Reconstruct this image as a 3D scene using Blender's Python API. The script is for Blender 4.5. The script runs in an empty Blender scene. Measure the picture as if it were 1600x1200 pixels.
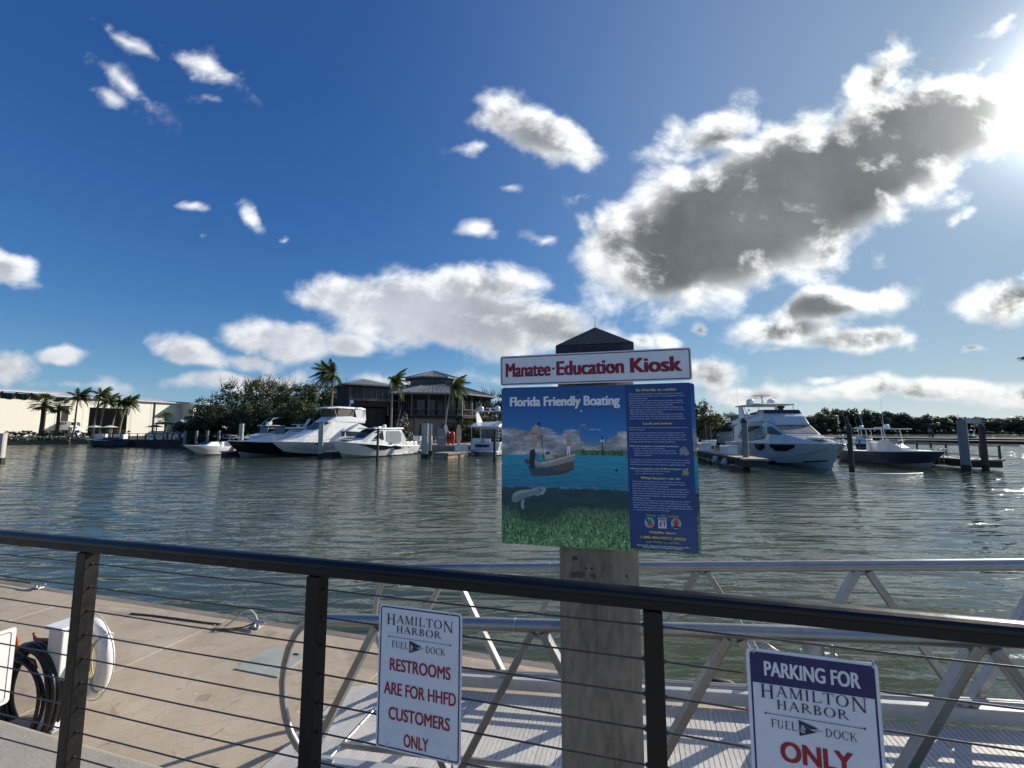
import bpy, bmesh, math, random
import numpy as np
from mathutils import Vector, Matrix
S = bpy.context.scene
C = S.collection
R = math.radians
PI = math.pi
rnd = random.Random(7)

# ------------------------------------------------------------------ camera
CAMH = 3.3                      # eye height above the water
FPX = 670.0                     # focal length in pixels of the 1600 px wide photograph
PITCH = math.atan(68/FPX)
cd = bpy.data.cameras.new('camera'); cam = bpy.data.objects.new('camera', cd); C.objects.link(cam)
cam.location = (0, 0, CAMH); cam.rotation_euler = (PI/2 + PITCH, 0, 0)
cd.sensor_width = 36; cd.lens = 36*FPX/1600; cd.clip_start = 0.05; cd.clip_end = 9000
S.camera = cam
S.cycles.max_bounces = 6; S.cycles.diffuse_bounces = 2; S.cycles.glossy_bounces = 3; S.cycles.transmission_bounces = 2; S.cycles.transparent_max_bounces = 4

def ray(x, y):
    a = (x-800)/FPX; b = (600-y)/FPX
    return Vector((a, math.cos(PITCH)-b*math.sin(PITCH), math.sin(PITCH)+b*math.cos(PITCH)))
def gnd(x, y, z=0.0):           # point of the horizontal plane z that is seen at a place in the photograph
    r = ray(x, y); return r*((z-CAMH)/r.z)+Vector((0, 0, CAMH))

# ------------------------------------------------------------------ sun, sky, exposure
SUN_AZ = R(57.5)                # from +Y towards +X
SUN_EL = R(26.0)
sd = Vector((math.sin(SUN_AZ)*math.cos(SUN_EL), math.cos(SUN_AZ)*math.cos(SUN_EL), math.sin(SUN_EL)))
sl = bpy.data.lights.new('sun', 'SUN'); sl.energy = 3.6; sl.angle = R(0.53); sl.color = (1.0, .93, .82)
so = bpy.data.objects.new('sun', sl); C.objects.link(so); so.rotation_euler = (-sd).to_track_quat('-Z', 'Y').to_euler()
S.view_settings.view_transform = 'Standard'; S.view_settings.look = 'None'
S.view_settings.exposure = 0.64; S.view_settings.gamma = 1.0
try: S.view_settings.use_curve_mapping = False
except Exception: pass

class NT:
    """small helper for writing node trees"""
    def __init__(s, t): s.t = t; s.n = t.nodes; s.l = t.links
    def new(s, k, **kw):
        n = s.n.new(k)
        for a, v in kw.items(): setattr(n, a, v)
        return n
    def put(s, sock, v):
        if isinstance(v, bpy.types.NodeSocket): s.l.new(v, sock)
        elif v is not None:
            if sock.type in ('RGBA',) and len(v) == 3: v = (*v, 1)
            sock.default_value = v
    def m(s, op, a, b=None, c=None, clamp=False):
        n = s.new('ShaderNodeMath', operation=op, use_clamp=clamp)
        for i, v in enumerate((a, b, c)):
            if v is not None: s.put(n.inputs[i], v)
        return n.outputs[0]
    def vm(s, op, a, b=None, sc=None):
        n = s.new('ShaderNodeVectorMath', operation=op); s.put(n.inputs[0], a)
        if b is not None: s.put(n.inputs[1], b)
        if sc is not None: s.put(n.inputs['Scale'], sc)
        return n.outputs['Value'] if op in ('LENGTH', 'DOT_PRODUCT', 'DISTANCE') else n.outputs[0]
    def mix(s, f, a, b, blend='MIX'):
        n = s.new('ShaderNodeMix', data_type='RGBA', blend_type=blend)
        s.put(n.inputs[0], f); s.put(n.inputs[6], a); s.put(n.inputs[7], b); return n.outputs[2]
    def noise(s, vec, scale, detail=3, rough=.55, dist=0, dim='3D'):
        n = s.new('ShaderNodeTexNoise', noise_dimensions=dim)
        if vec is not None: s.put(n.inputs['Vector'], vec)
        s.put(n.inputs['Scale'], scale); s.put(n.inputs['Detail'], detail); s.put(n.inputs['Roughness'], rough); s.put(n.inputs['Distortion'], dist)
        return n.outputs['Fac']
    def ramp(s, f, stops, interp='LINEAR'):
        n = s.new('ShaderNodeValToRGB'); cr = n.color_ramp; cr.interpolation = interp
        while len(cr.elements) > 1: cr.elements.remove(cr.elements[-1])
        cr.elements[0].position = stops[0][0]; cr.elements[0].color = (*stops[0][1], 1)
        for p_, c_ in stops[1:]:
            e = cr.elements.new(p_); e.color = (*c_, 1)
        s.put(n.inputs[0], f); return n.outputs[0]
    def rng(s, v, a, b, c=0, d=1, smooth=False):
        n = s.new('ShaderNodeMapRange', interpolation_type='SMOOTHSTEP' if smooth else 'LINEAR')
        s.put(n.inputs[0], v); n.inputs[1].default_value = a; n.inputs[2].default_value = b
        n.inputs[3].default_value = c; n.inputs[4].default_value = d; return n.outputs[0]
    def mapping(s, v, loc=(0, 0, 0), rot=(0, 0, 0), sc=(1, 1, 1), kind='POINT'):
        n = s.new('ShaderNodeMapping', vector_type=kind); s.put(n.inputs[0], v)
        n.inputs['Location'].default_value = loc; n.inputs['Rotation'].default_value = rot; n.inputs['Scale'].default_value = sc
        return n.outputs[0]

# clouds of the real sky, as directions: centre and half-axes measured as angles' tangents (x right of +Y, height above the horizon)
CL = [  # px, py, half-length, half-height, tilt (deg, ccw), strength
 (1180, 330, 270, 118, 24, 1.35), (1330, 270, 240, 95, 22, 1.25), (1060, 400, 130, 75, 10, 1.2), (1470, 195, 140, 78, 20, 1.15), (1400, 210, 170, 85, 22, 1.1), (1010, 375, 110, 85, 15, 1.0), (1110, 205, 120, 45, 28, .75), (1370, 120, 75, 42, 48, .75), (1290, 395, 80, 55, 10, .7), (1530, 170, 75, 60, 10, .9),
 (840, 215, 92, 42, -16, .95), (785, 185, 45, 42, 40, .75), (900, 235, 55, 32, -14, .8), (750, 228, 50, 14, 4, .55),
 (745, 365, 34, 20, -10, .55), (850, 370, 42, 18, 10, .5), (795, 285, 26, 10, -10, .35), (920, 350, 40, 26, 20, .5), (900, 300, 36, 16, 10, .35),
 (700, 495, 215, 62, -9, 1.15), (560, 470, 110, 42, -4, .9), (830, 505, 110, 52, -14, 1.0), (740, 445, 120, 36, 0, .9), (900, 530, 90, 26, -10, .8),
 (430, 530, 95, 32, -8, .95), (300, 548, 72, 26, -10, .85), (545, 540, 48, 20, 0, .8), (385, 560, 60, 18, -10, .7),
 (95, 555, 52, 17, 3, .8), (15, 575, 50, 30, 0, .85), (10, 420, 62, 32, -20, .9),
 (195, 128, 85, 15, -33, .42), (205, 68, 100, 13, -30, .40), (320, 105, 85, 24, -24, .60), (170, 150, 70, 13, -26, .36),
 (298, 320, 40, 12, -8, .50), (392, 336, 34, 14, -38, .60), (447, 367, 13, 9, 0, .45), (314, 368, 12, 8, 0, .35), (320, 150, 24, 7, -12, .28),
 (1290, 480, 130, 34, 14, .95), (1230, 520, 110, 26, 6, .85), (1340, 535, 110, 24, 2, .9), (1210, 550, 30, 12, 0, .5), (1580, 465, 90, 38, 22, .85), (1525, 545, 34, 11, 0, .7), (1500, 335, 44, 14, 25, .5), (1570, 30, 55, 15, 35, .35), (1540, 100, 42, 12, 32, .35),
 (1094, 516, 22, 18, 0, .65), (1045, 532, 34, 18, 0, .6), (1000, 535, 30, 14, 0, .6), (1100, 580, 60, 30, 0, .8),
 (1180, 612, 110, 18, 0, .7), (1290, 590, 40, 10, 0, .6), (1440, 610, 260, 20, 0, .85), (1620, 618, 160, 24, 0, .8), (900, 590, 300, 16, 0, .55),
 (130, 598, 150, 15, 0, .45), (380, 592, 160, 18, 4, .65), (600, 590, 150, 14, 0, .5), (-120, 500, 120, 40, 0, .8), (1800, 420, 150, 60, 10, .9),
]
w = bpy.data.worlds.new('World'); S.world = w; w.use_nodes = True
T = NT(w.node_tree); T.n.clear()
g = bpy.data.node_groups.new('cloud_field', 'ShaderNodeTree')
g.interface.new_socket('uv', in_out='INPUT', socket_type='NodeSocketVector')
g.interface.new_socket('d', in_out='OUTPUT', socket_type='NodeSocketFloat'); g.interface.new_socket('lit', in_out='OUTPUT', socket_type='NodeSocketFloat'); g.interface.new_socket('m', in_out='OUTPUT', socket_type='NodeSocketFloat')
G = NT(g); gi = G.new('NodeGroupInput'); go = G.new('NodeGroupOutput')
uv = gi.outputs[0]
wn = G.new('ShaderNodeTexNoise'); G.put(wn.inputs['Vector'], uv); wn.inputs['Scale'].default_value = 5; wn.inputs['Detail'].default_value = 3
off = G.vm('SCALE', G.vm('SUBTRACT', wn.outputs['Color'], (.5, .5, .5)), sc=.09)
uw = G.vm('ADD', uv, off)
acc = None; base = uw; uo = G.vm('ADD', uw, (.030, .048, 0)); bas2 = uo; ac2 = None
for i_, (px, py, a, b, tilt, st) in enumerate(CL):
    r0 = ray(px, py); u0, v0 = r0.x/r0.y, r0.z/r0.y
    k = 1.0/(r0.y*FPX)                                   # pixels -> tangent units
    if i_ % 8 == 7: base = G.vm('MULTIPLY_ADD', uw, (1, 1, 0), None) ; G.put(base.node.inputs[2], G.m('MULTIPLY', acc, 1e-7))
    if i_ % 8 == 7: bas2 = G.vm('MULTIPLY_ADD', uo, (1, 1, 0), None); G.put(bas2.node.inputs[2], G.m('MULTIPLY', ac2, 1e-7))
    mp = G.mapping(base, (u0, v0, 0), (0, 0, R(tilt)), (a*k*1.42, b*k*1.42, 1000), 'TEXTURE')
    f_ = G.m('MULTIPLY_ADD', G.vm('LENGTH', mp), -st, st)
    acc = f_ if acc is None else G.m('SMOOTH_MAX', acc, f_, .08)
    if a > 30:
        m2 = G.mapping(bas2, (u0, v0, 0), (0, 0, R(tilt)), (a*k*1.42, b*k*1.42, 1000), 'TEXTURE'); f2 = G.m('MULTIPLY_ADD', G.vm('LENGTH', m2), -st, st); ac2 = f2 if ac2 is None else G.m('MAXIMUM', ac2, f2)
n1 = G.noise(G.mapping(uv, sc=(1, 1.25, 1)), 6.5, 9, .55, .25)
n2 = G.noise(uv, 24.0, 6, .62, .1)
nn_ = G.m('ADD', G.m('MULTIPLY', G.m('SUBTRACT', n1, .5), 1.75), G.m('MULTIPLY', G.m('SUBTRACT', n2, .5), .26))
G.l.new(G.m('ADD', G.m('SUBTRACT', G.m('MINIMUM', acc, .95), .23), G.m('MULTIPLY', nn_, G.rng(acc, .15, .8, 1.0, .42))), go.inputs[0]); G.l.new(ac2, go.inputs[1]); G.l.new(acc, go.inputs[2])

tc = T.new('ShaderNodeTexCoord'); D = T.vm('NORMALIZE', tc.outputs['Generated'])
sx = T.new('ShaderNodeSeparateXYZ'); T.put(sx.inputs[0], D)
ysafe = T.m('MAXIMUM', sx.outputs[1], .05)
cu = T.m('DIVIDE', sx.outputs[0], ysafe); cv = T.m('DIVIDE', sx.outputs[2], ysafe)
cxyz = T.new('ShaderNodeCombineXYZ'); T.put(cxyz.inputs[0], cu); T.put(cxyz.inputs[1], cv)
UV = cxyz.outputs[0]
front = T.rng(sx.outputs[1], .12, .30)
su, sv = sd.x/sd.y, sd.z/sd.y
tos = T.vm('SUBTRACT', (su, sv+.35, 0), UV)
tosn = T.vm('SCALE', T.vm('NORMALIZE', tos), sc=.045)
def dens(vec):
    q = T.new('ShaderNodeGroup'); q.node_tree = g; T.put(q.inputs[0], vec); return q.outputs
d0, lit, msk = dens(UV)
nlo = T.noise(T.mapping(UV, sc=(1, 1.25, 1)), 6.5, 5, .60, .25); nlo1 = T.noise(T.mapping(T.vm('ADD', UV, tosn), sc=(1, 1.25, 1)), 6.5, 5, .60, .25)
d1 = T.m('ADD', d0, T.m('MULTIPLY', T.m('SUBTRACT', nlo1, nlo), 1.9))
# behind the camera the sky carries on with scattered cumulus of the same kind
bk = T.new('ShaderNodeCombineXYZ'); zz = T.m('ADD', T.m('MAXIMUM', sx.outputs[2], 0), .18)
T.put(bk.inputs[0], T.m('DIVIDE', sx.outputs[0], zz)); T.put(bk.inputs[1], T.m('DIVIDE', sx.outputs[1], zz))
db = T.m('MULTIPLY', T.m('SUBTRACT', T.noise(bk.outputs[0], 1.1, 8, .6), .56), 3.0)
d0 = T.m('ADD', T.m('MULTIPLY', d0, front), T.m('MULTIPLY', db, T.m('SUBTRACT', 1.0, front)))
d1 = T.m('ADD', T.m('MULTIPLY', d1, front), T.m('MULTIPLY', db, T.m('SUBTRACT', 1.0, front)))
alpha = T.m('MULTIPLY', T.rng(d0, -.05, .36, 0, 1, True), T.m('MAXIMUM', T.rng(msk, .08, .42, .25, 1), T.m('SUBTRACT', 1.0, front)))
sunfac = T.m('MAXIMUM', T.vm('DOT_PRODUCT', D, tuple(sd)), 0.0)
near = T.m('POWER', sunfac, 3.0)
bill = T.m('ADD', T.m('MULTIPLY', T.m('SUBTRACT', nlo1, nlo), 2.0), T.m('MULTIPLY', T.m('SUBTRACT', nlo1, .5), .55))
thick = T.rng(T.m('ADD', T.m('ADD', T.m('MULTIPLY', T.m('MINIMUM', lit, .9), .55), T.m('MULTIPLY', T.m('MINIMUM', msk, .9), .50)), T.m('ADD', T.m('MULTIPLY', d0, .10), bill)), .0, .84, 0, 1, True)
thick = T.m('MULTIPLY', thick, T.rng(msk, .12, .62, .15, 1))
thick = T.m('ADD', T.m('MULTIPLY', thick, front), T.m('MULTIPLY', T.rng(d1, .1, .8), T.m('SUBTRACT', 1.0, front)))
white = T.mix(near, (6.6, 6.8, 7.1), (9.5, 9.7, 9.5))
grey = T.mix(T.rng(sunfac, .45, .82), (3.3, 3.5, 3.95), (1.0, 1.12, 1.20))
white = T.vm('SCALE', white, sc=T.rng(sx.outputs[2], .02, .28, .66, 1.0))
grey = T.vm('SCALE', grey, sc=T.rng(T.noise(UV, 3.2, 6, .6), .3, .7, .72, 1.38))
grey = T.mix(T.rng(msk, .34, .80, 0, 1, True), T.mix(sunfac, (3.6, 3.8, 4.2), (4.1, 4.25, 4.25)), grey)
ccol = T.mix(thick, white, grey)
sky = T.new('ShaderNodeTexSky', sky_type='NISHITA', sun_disc=False)
sky.sun_elevation = SUN_EL; sky.sun_rotation = SUN_AZ; sky.air_density = 1.0; sky.dust_density = .35; sky.ozone_density = 2.2; sky.altitude = 0
skyc = sky.outputs[0]
gm = T.new('ShaderNodeGamma'); T.put(gm.inputs[0], skyc); gm.inputs[1].default_value = 1.15
skyc = T.mix(1.0, gm.outputs[0], (.22, .47, .93), 'MULTIPLY')
skyc = T.vm('DIVIDE', skyc, T.vm('ADD', T.vm('SCALE', skyc, sc=.13), (1, 1, 1)))          # camera film shoulder of the sky near the sun
glow = T.m('ADD', T.m('MULTIPLY', T.m('POWER', sunfac, 150), 6.5), T.m('ADD', T.m('MULTIPLY', T.m('POWER', sunfac, 10), .34), T.m('MULTIPLY', T.m('POWER', sunfac, 700), 90.0)))
skyc = T.mix(T.m('MULTIPLY', T.m('POWER', sunfac, 4), .70), skyc, (1.9, 2.45, 3.2))
gcol = T.vm('SCALE', (1.0, 1.0, .95), sc=glow)
haz = T.m('POWER', T.m('SUBTRACT', 1.0, T.m('ABSOLUTE', sx.outputs[2])), 14.0)
skyc = T.mix(T.m('MULTIPLY', haz, T.rng(sunfac, 0, .9, .38, .80)), skyc, T.mix(sunfac, (4.6, 5.7, 6.6), (4.6, 5.1, 4.8)))
tot = T.mix(T.m('MULTIPLY', alpha, T.rng(sx.outputs[2], -.01, .03)), skyc, ccol)
tot = T.vm('ADD', tot, gcol)
bg = T.new('ShaderNodeBackground'); T.put(bg.inputs[0], tot); bg.inputs[1].default_value = .1
wo = T.new('ShaderNodeOutputWorld'); T.l.new(bg.outputs[0], wo.inputs[0])
w.cycles.sampling_method = 'MANUAL'; w.cycles.sample_map_resolution = 256

# ------------------------------------------------------------------ materials
def principled(name):
    m = bpy.data.materials.new(name); m.use_nodes = True; t = NT(m.node_tree); b = t.n['Principled BSDF']; return m, t, b
def M(name, col, rough=.6, metal=0, var=.12, scale=3.0, bump=0.0, bscale=None, spec=.5, streak=None, coat=0, dirt=None):
    """colour with slow mottling, finer speckle and optional bump"""
    m, t, b = principled(name)
    o = t.new('ShaderNodeTexCoord').outputs['Object']
    v = o if streak is None else t.mapping(o, sc=streak)
    n1 = t.noise(v, scale, 5, .6); n2 = t.noise(v, scale*9, 3, .6)
    f = t.m('ADD', t.m('MULTIPLY', n1, .65), t.m('MULTIPLY', n2, .35))
    lo = tuple(max(0, c*(1-var*1.6)) for c in col); hi = tuple(min(1, c*(1+var*1.3)) for c in col)
    c = t.ramp(f, [(.32, lo), (.5, col), (.70, hi)])
    if dirt is not None:
        dm = t.rng(t.noise(v, scale*.6, 6, .65), .52, .68, 0, dirt[1], True); c = t.mix(dm, c, dirt[0])
    t.put(b.inputs['Base Color'], c); b.inputs['Roughness'].default_value = rough; b.inputs['Metallic'].default_value = metal
    t.put(b.inputs['Roughness'], t.rng(n1, .3, .7, max(.02, rough-.09), min(1, rough+.09)))
    b.inputs['Specular IOR Level'].default_value = spec
    if coat: b.inputs['Coat Weight'].default_value = coat; b.inputs['Coat Roughness'].default_value = .06
    if bump:
        bn = t.new('ShaderNodeBump'); bn.inputs['Strength'].default_value = bump; bn.inputs['Distance'].default_value = .01
        t.put(bn.inputs['Height'], t.noise(v, bscale or scale*14, 4, .65)); t.l.new(bn.outputs[0], b.inputs['Normal'])
    return m
def glass(name, col=(.02, .03, .035), rough=.06):
    return M(name, col, rough, 0, .2, .8, spec=.7)

# ------------------------------------------------------------------ mesh builder
class MB:
    def __init__(s): s.v = []; s.f = []; s.sm = []
    def add(s, vs, fs, smooth=False):
        k = len(s.v); s.v += [tuple(v) for v in vs]; s.f += [tuple(i+k for i in f) for f in fs]; s.sm += [smooth]*len(fs); return s
    def box(s, c, d, rz=0, rot=None):
        x, y, z = [q/2 for q in d]
        P = [Vector((a*x, b*y, e*z)) for e in (-1, 1) for b in (-1, 1) for a in (-1, 1)]
        mt = rot if rot is not None else Matrix.Rotation(rz, 3, 'Z')
        P = [mt @ p + Vector(c) for p in P]
        return s.add(P, [(0, 2, 3, 1), (4, 5, 7, 6), (0, 1, 5, 4), (2, 6, 7, 3), (0, 4, 6, 2), (1, 3, 7, 5)])
    def bar(s, a, b, wd, hg, up=(0, 0, 1)):
        a = Vector(a); b = Vector(b); t = (b-a).normalized(); sd_ = t.cross(Vector(up))
        if sd_.length < 1e-4: sd_ = t.cross(Vector((0, 1, 0)))
        sd_.normalize(); u_ = sd_.cross(t).normalized()
        P = [p + sd_*(i*wd/2)+u_*(j*hg/2) for p in (a, b) for j in (-1, 1) for i in (-1, 1)]
        return s.add(P, [(0, 2, 3, 1), (4, 5, 7, 6), (0, 1, 5, 4), (2, 6, 7, 3), (0, 4, 6, 2), (1, 3, 7, 5)])
    def tube(s, pts, r, n=10, cap=True, closed=False, smooth=True):
        pts = [Vector(p) for p in pts]; m = len(pts)
        rr = r if isinstance(r, (list, tuple)) else [r]*m
        ref = None; rings = []
        for i, p in enumerate(pts):
            a = pts[(i-1) % m] if (i > 0 or closed) else p; b = pts[(i+1) % m] if (i < m-1 or closed) else p
            t = (b-a).normalized()
            if ref is None: ref = Vector((0, 0, 1)) if abs(t.z) < .9 else Vector((1, 0, 0))
            x_ = t.cross(ref); 
            if x_.length < 1e-5: x_ = t.orthogonal()
            x_.normalize(); y_ = t.cross(x_).normalized(); ref = -y_ if False else x_.cross(t)
            rings.append([p+(x_*math.cos(2*PI*k/n)+y_*math.sin(2*PI*k/n))*rr[i] for k in range(n)])
        vs = [v for q in rings for v in q]; fs = []
        for i in range(m if closed else m-1):
            j = (i+1) % m
            for k in range(n): fs.append((i*n+k, i*n+(k+1) % n, j*n+(k+1) % n, j*n+k))
        s.add(vs, fs, smooth)
        if cap and not closed:
            s.add(rings[0], [tuple(range(n))]); s.add(rings[-1], [tuple(range(n))[::-1]])
        return s
    def prism(s, poly, h, M4=None):
        """polygon in local xy extruded h along local z"""
        n = len(poly); A = [Vector((p[0], p[1], p[2] if len(p) > 2 else 0)) for p in poly]; B = [a+Vector((0, 0, h)) for a in A]
        P = A+B
        if M4 is not None: P = [M4 @ p for p in P]
        return s.add(P, [tuple(range(n))[::-1], tuple(range(n, 2*n))]+[(i, (i+1) % n, n+(i+1) % n, n+i) for i in range(n)])
    def poly(s, pts): return s.add(pts, [tuple(range(len(pts)))])
    def lathe(s, prof, n=20, c=(0, 0, 0), smooth=True):
        c = Vector(c); vs = [c+Vector((r*math.cos(2*PI*k/n), r*math.sin(2*PI*k/n), z)) for r, z in prof for k in range(n)]
        fs = [(i*n+k, i*n+(k+1) % n, (i+1)*n+(k+1) % n, (i+1)*n+k) for i in range(len(prof)-1) for k in range(n)]
        s.add(vs, fs, smooth)
        if prof[0][0] > 1e-4: s.add(vs[:n], [tuple(range(n))[::-1]])
        if prof[-1][0] > 1e-4: s.add(vs[-n:], [tuple(range(n))])
        return s
    def mesh(s, name, mat):
        me = bpy.data.meshes.new(name); me.from_pydata(s.v, [], s.f)
        if mat is not None: me.materials.append(mat)
        me.polygons.foreach_set('use_smooth', s.sm); me.update(); return me
    def build(s, name, mat, parent=None, bevel=0, loc=None, rz=None):
        o = bpy.data.objects.new(name, s.mesh(name, mat)); C.objects.link(o)
        if parent is not None: o.parent = parent
        if loc is not None: o.location = loc
        if rz is not None: o.rotation_euler = (0, 0, rz)
        if bevel:
            b = o.modifiers.new('bevel', 'BEVEL'); b.width = bevel; b.segments = 2; b.limit_method = 'ANGLE'; b.angle_limit = R(40)
        return o
def tag(o, label=None, cat=None, group=None, kind=None):
    if label: o['label'] = label
    if cat: o['category'] = cat
    if group: o['group'] = group
    if kind: o['kind'] = kind
    return o
def thing(name, label, cat, loc=(0, 0, 0), rz=0, group=None):
    o = bpy.data.objects.new(name, None); C.objects.link(o); o.location = loc; o.rotation_euler = (0, 0, rz); o.empty_display_size = .2
    return tag(o, label, cat, group)
def dup(root, loc, rz, label, group=None, sc=None, cat=None):
    def cp(o, par):
        c = o.copy(); C.objects.link(c); c.parent = par
        for ch in o.children: cp(ch, c)
        return c
    r = cp(root, None); r.location = loc; r.rotation_euler = (root.rotation_euler[0], root.rotation_euler[1], rz); r['label'] = label
    if group: r['group'] = group
    if cat: r['category'] = cat
    if sc: r.scale = (sc, sc, sc) if not isinstance(sc, tuple) else sc
    return r
def inst(me_obj, name, parent, mat4=None, loc=None):
    o = bpy.data.objects.new(name, me_obj.data if hasattr(me_obj, 'data') else me_obj); C.objects.link(o); o.parent = parent
    if mat4 is not None: o.matrix_local = mat4
    if loc is not None: o.location = loc
    return o

# directions of the quay: u along it (to the right), n out over the water
TH = R(15.9)
U = Vector((math.cos(TH), -math.sin(TH), 0)); N = Vector((math.sin(TH), math.cos(TH), 0))
QM = Matrix(((U.x, N.x, 0, 0), (U.y, N.y, 0, 0), (0, 0, 1, 0), (0, 0, 0, 1)))
def Q(s, n, z): return U*s+N*n+Vector((0, 0, z))
def qroot(name, label, cat, s=0, n=0, z=0, group=None): return thing(name, label, cat, Q(s, n, z), -TH, group)   # local x = along quay, y = out over the water

# ------------------------------------------------------------------ water
def make_water():
    m, t, b = principled('harbour_water')
    o = t.new('ShaderNodeTexCoord').outputs['Object']
    geo = t.new('ShaderNodeNewGeometry')
    dist = t.vm('LENGTH', geo.outputs['Position'])
    c = t.ramp(t.noise(o, .05, 3), [(.35, (.046, .062, .040)), (.65, (.060, .076, .048))])
    t.put(b.inputs['Base Color'], c); b.inputs['IOR'].default_value = 1.333; b.inputs['Specular IOR Level'].default_value = .5
    t.put(b.inputs['Roughness'], t.rng(dist, 5, 120, .03, .11))
    r1 = t.mapping(o, rot=(0, 0, R(-20)), sc=(.30, 1.35, 1))
    r2 = t.mapping(o, rot=(0, 0, R(12)), sc=(.6, 1.1, 1))
    r3 = t.mapping(o, rot=(0, 0, R(-50)), sc=(.8, 1.2, 1))
    h = t.m('MULTIPLY', t.noise(r1, 1.25, 1.5, .45, .8), .135)
    h = t.m('ADD', h, t.m('MULTIPLY', t.noise(t.mapping(o, rot=(0, 0, R(-10)), sc=(.3, 1, 1)), .75, 2, .5, .5), t.rng(dist, 15, 60, .03, .17)))
    h = t.m('ADD', h, t.m('MULTIPLY', t.noise(r2, 3.6, 2, .5, .5), .024))
    h = t.m('ADD', h, t.m('MULTIPLY', t.noise(r3, 16, 2, .5, .3), t.rng(dist, 4, 60, .0035, .002)))
    calm = t.rng(t.noise(o, .035, 2, .5), .35, .65, .55, 1.1, True)
    h = t.m('MULTIPLY', h, calm)
    bn = t.new('ShaderNodeBump'); bn.inputs['Distance'].default_value = 1.0
    t.put(bn.inputs['Strength'], t.rng(dist, 10, 160, 1.0, .75)); t.put(bn.inputs['Height'], h)
    t.l.new(bn.outputs[0], b.inputs['Normal'])
    mb = MB(); Z = 3500
    xs = [-Z, -400, -120, -40, -10, 10, 40, 120, 400, Z]; ys = [-60, -10, 10, 40, 120, 400, Z]
    vs = [(x, y, 0) for y in ys for x in xs]; nx = len(xs)
    mb.add(vs, [(j*nx+i, j*nx+i+1, (j+1)*nx+i+1, (j+1)*nx+i) for j in range(len(ys)-1) for i in range(nx-1)])
    tag(mb.build('water', m), kind='structure')
    md, t2, b2 = principled('harbour_bed_mud'); b2.inputs['Base Color'].default_value = (.03, .03, .02, 1)
make_water()

# ------------------------------------------------------------------ shared materials
m_conc_walk = M('walkway_concrete', (.38, .345, .28), .85, var=.10, scale=1.6, bump=.3, bscale=70)
def dock_material():
    m, t, b = principled('dock_concrete_sand'); o = t.new('ShaderNodeTexCoord').outputs['Object']
    n1 = t.noise(o, 1.1, 6, .62); n2 = t.noise(o, 9, 5, .65); n3 = t.noise(o, 140, 2, .6)
    c = t.ramp(t.m('ADD', t.m('MULTIPLY', n1, .55), t.m('ADD', t.m('MULTIPLY', n2, .25), t.m('MULTIPLY', n3, .20))), [(.36, (.33, .27, .19)), (.50, (.43, .355, .26)), (.64, (.50, .42, .32))])
    c = t.mix(t.rng(t.noise(t.mapping(o, sc=(.5, 1.6, 1)), .9, 7, .7, .6), .54, .66, 0, .78, True), c, (.27, .22, .165))          # damp drag marks
    c = t.mix(t.rng(t.noise(t.mapping(o, loc=(7, 3, 0)), 3.2, 4, .5, 1.5), .66, .71, 0, .5, True), c, (.20, .165, .125))             # old spills
    c = t.mix(t.rng(t.noise(t.mapping(o, loc=(2, 9, 0)), 17, 2, .5), .735, .76, 0, .8), c, (.66, .62, .55))                       # droppings
    c = t.mix(t.rng(t.noise(t.mapping(o, loc=(5, 1, 0)), 26, 2, .5), .74, .76, 0, .8), c, (.09, .07, .055))                      # small dark spots
    v = t.new('ShaderNodeTexVoronoi', feature='DISTANCE_TO_EDGE'); t.put(v.inputs['Vector'], t.vm('ADD', o, t.vm('SCALE', t.vm('SUBTRACT', t.new('ShaderNodeTexNoise').outputs['Color'], (.5, .5, .5)), sc=.25))); v.inputs['Scale'].default_value = .45
    crack = t.m('MULTIPLY', t.rng(v.outputs[0], .0, .0035, 1, 0), t.rng(n1, .45, .6, 0, .32)); c = t.mix(crack, c, (.13, .105, .08))
    t.put(b.inputs['Base Color'], c); t.put(b.inputs['Roughness'], t.rng(n1, .3, .7, .72, .92))
    bn = t.new('ShaderNodeBump'); bn.inputs['Strength'].default_value = .35; bn.inputs['Distance'].default_value = .01; t.put(bn.inputs['Height'], t.m('SUBTRACT', t.noise(o, 70, 4, .7), crack)); t.l.new(bn.outputs[0], b.inputs['Normal'])
    return m
m_conc_dock = dock_material()
m_waler = M('weathered_timber_waler', (.21, .18, .155), .85, var=.3, scale=1.2, streak=(1, 8, 8), bump=.4)
m_bronze = M('dark_bronze_rail_paint', (.0045, .0045, .007), .34, var=.3, scale=8, coat=.1, bump=.04, spec=.4)
m_bronze2 = M('dark_bronze_post_paint', (.008, .0065, .006), .48, var=.4, scale=18, bump=.10, bscale=220, spec=.35)
m_cable = M('stainless_cable', (.10, .09, .095), .38, metal=.85, var=.3, scale=40)
m_alu = M('brushed_aluminium', (.40, .40, .39), .42, metal=.75, var=.14, scale=3, streak=(1, 1, 1), bump=.05, bscale=120)
m_alu_deck = M('ribbed_aluminium_decking', (.62, .595, .545), .6, metal=.12, var=.12, scale=2.5)
m_alu_white = M('mill_finish_curb', (.55, .56, .56), .45, metal=.35, var=.1, scale=2)
m_gelcoat = M('white_gelcoat', (.80, .80, .78), .22, var=.03, scale=.7, coat=.4)
m_white = M('white_paint', (.78, .78, .76), .4, var=.05, scale=2)
m_pilecon = M('old_pile_concrete', (.25, .215, .17), .92, var=.40, scale=3.5, bump=.8, bscale=75, streak=(1, 1, .30), dirt=((.38, .35, .30), .7))
m_capmat = M('black_pile_cap_plastic', (.018, .018, .022), .62, var=.7, scale=7, bump=.3, streak=(1, 1, .35), dirt=((.075, .08, .09), .3))
m_steel = M('stainless_steel', (.55, .55, .53), .42, metal=1, var=.12, scale=9)
m_black = M('black_rubber', (.012, .012, .013), .55, var=.2, scale=9)
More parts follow.
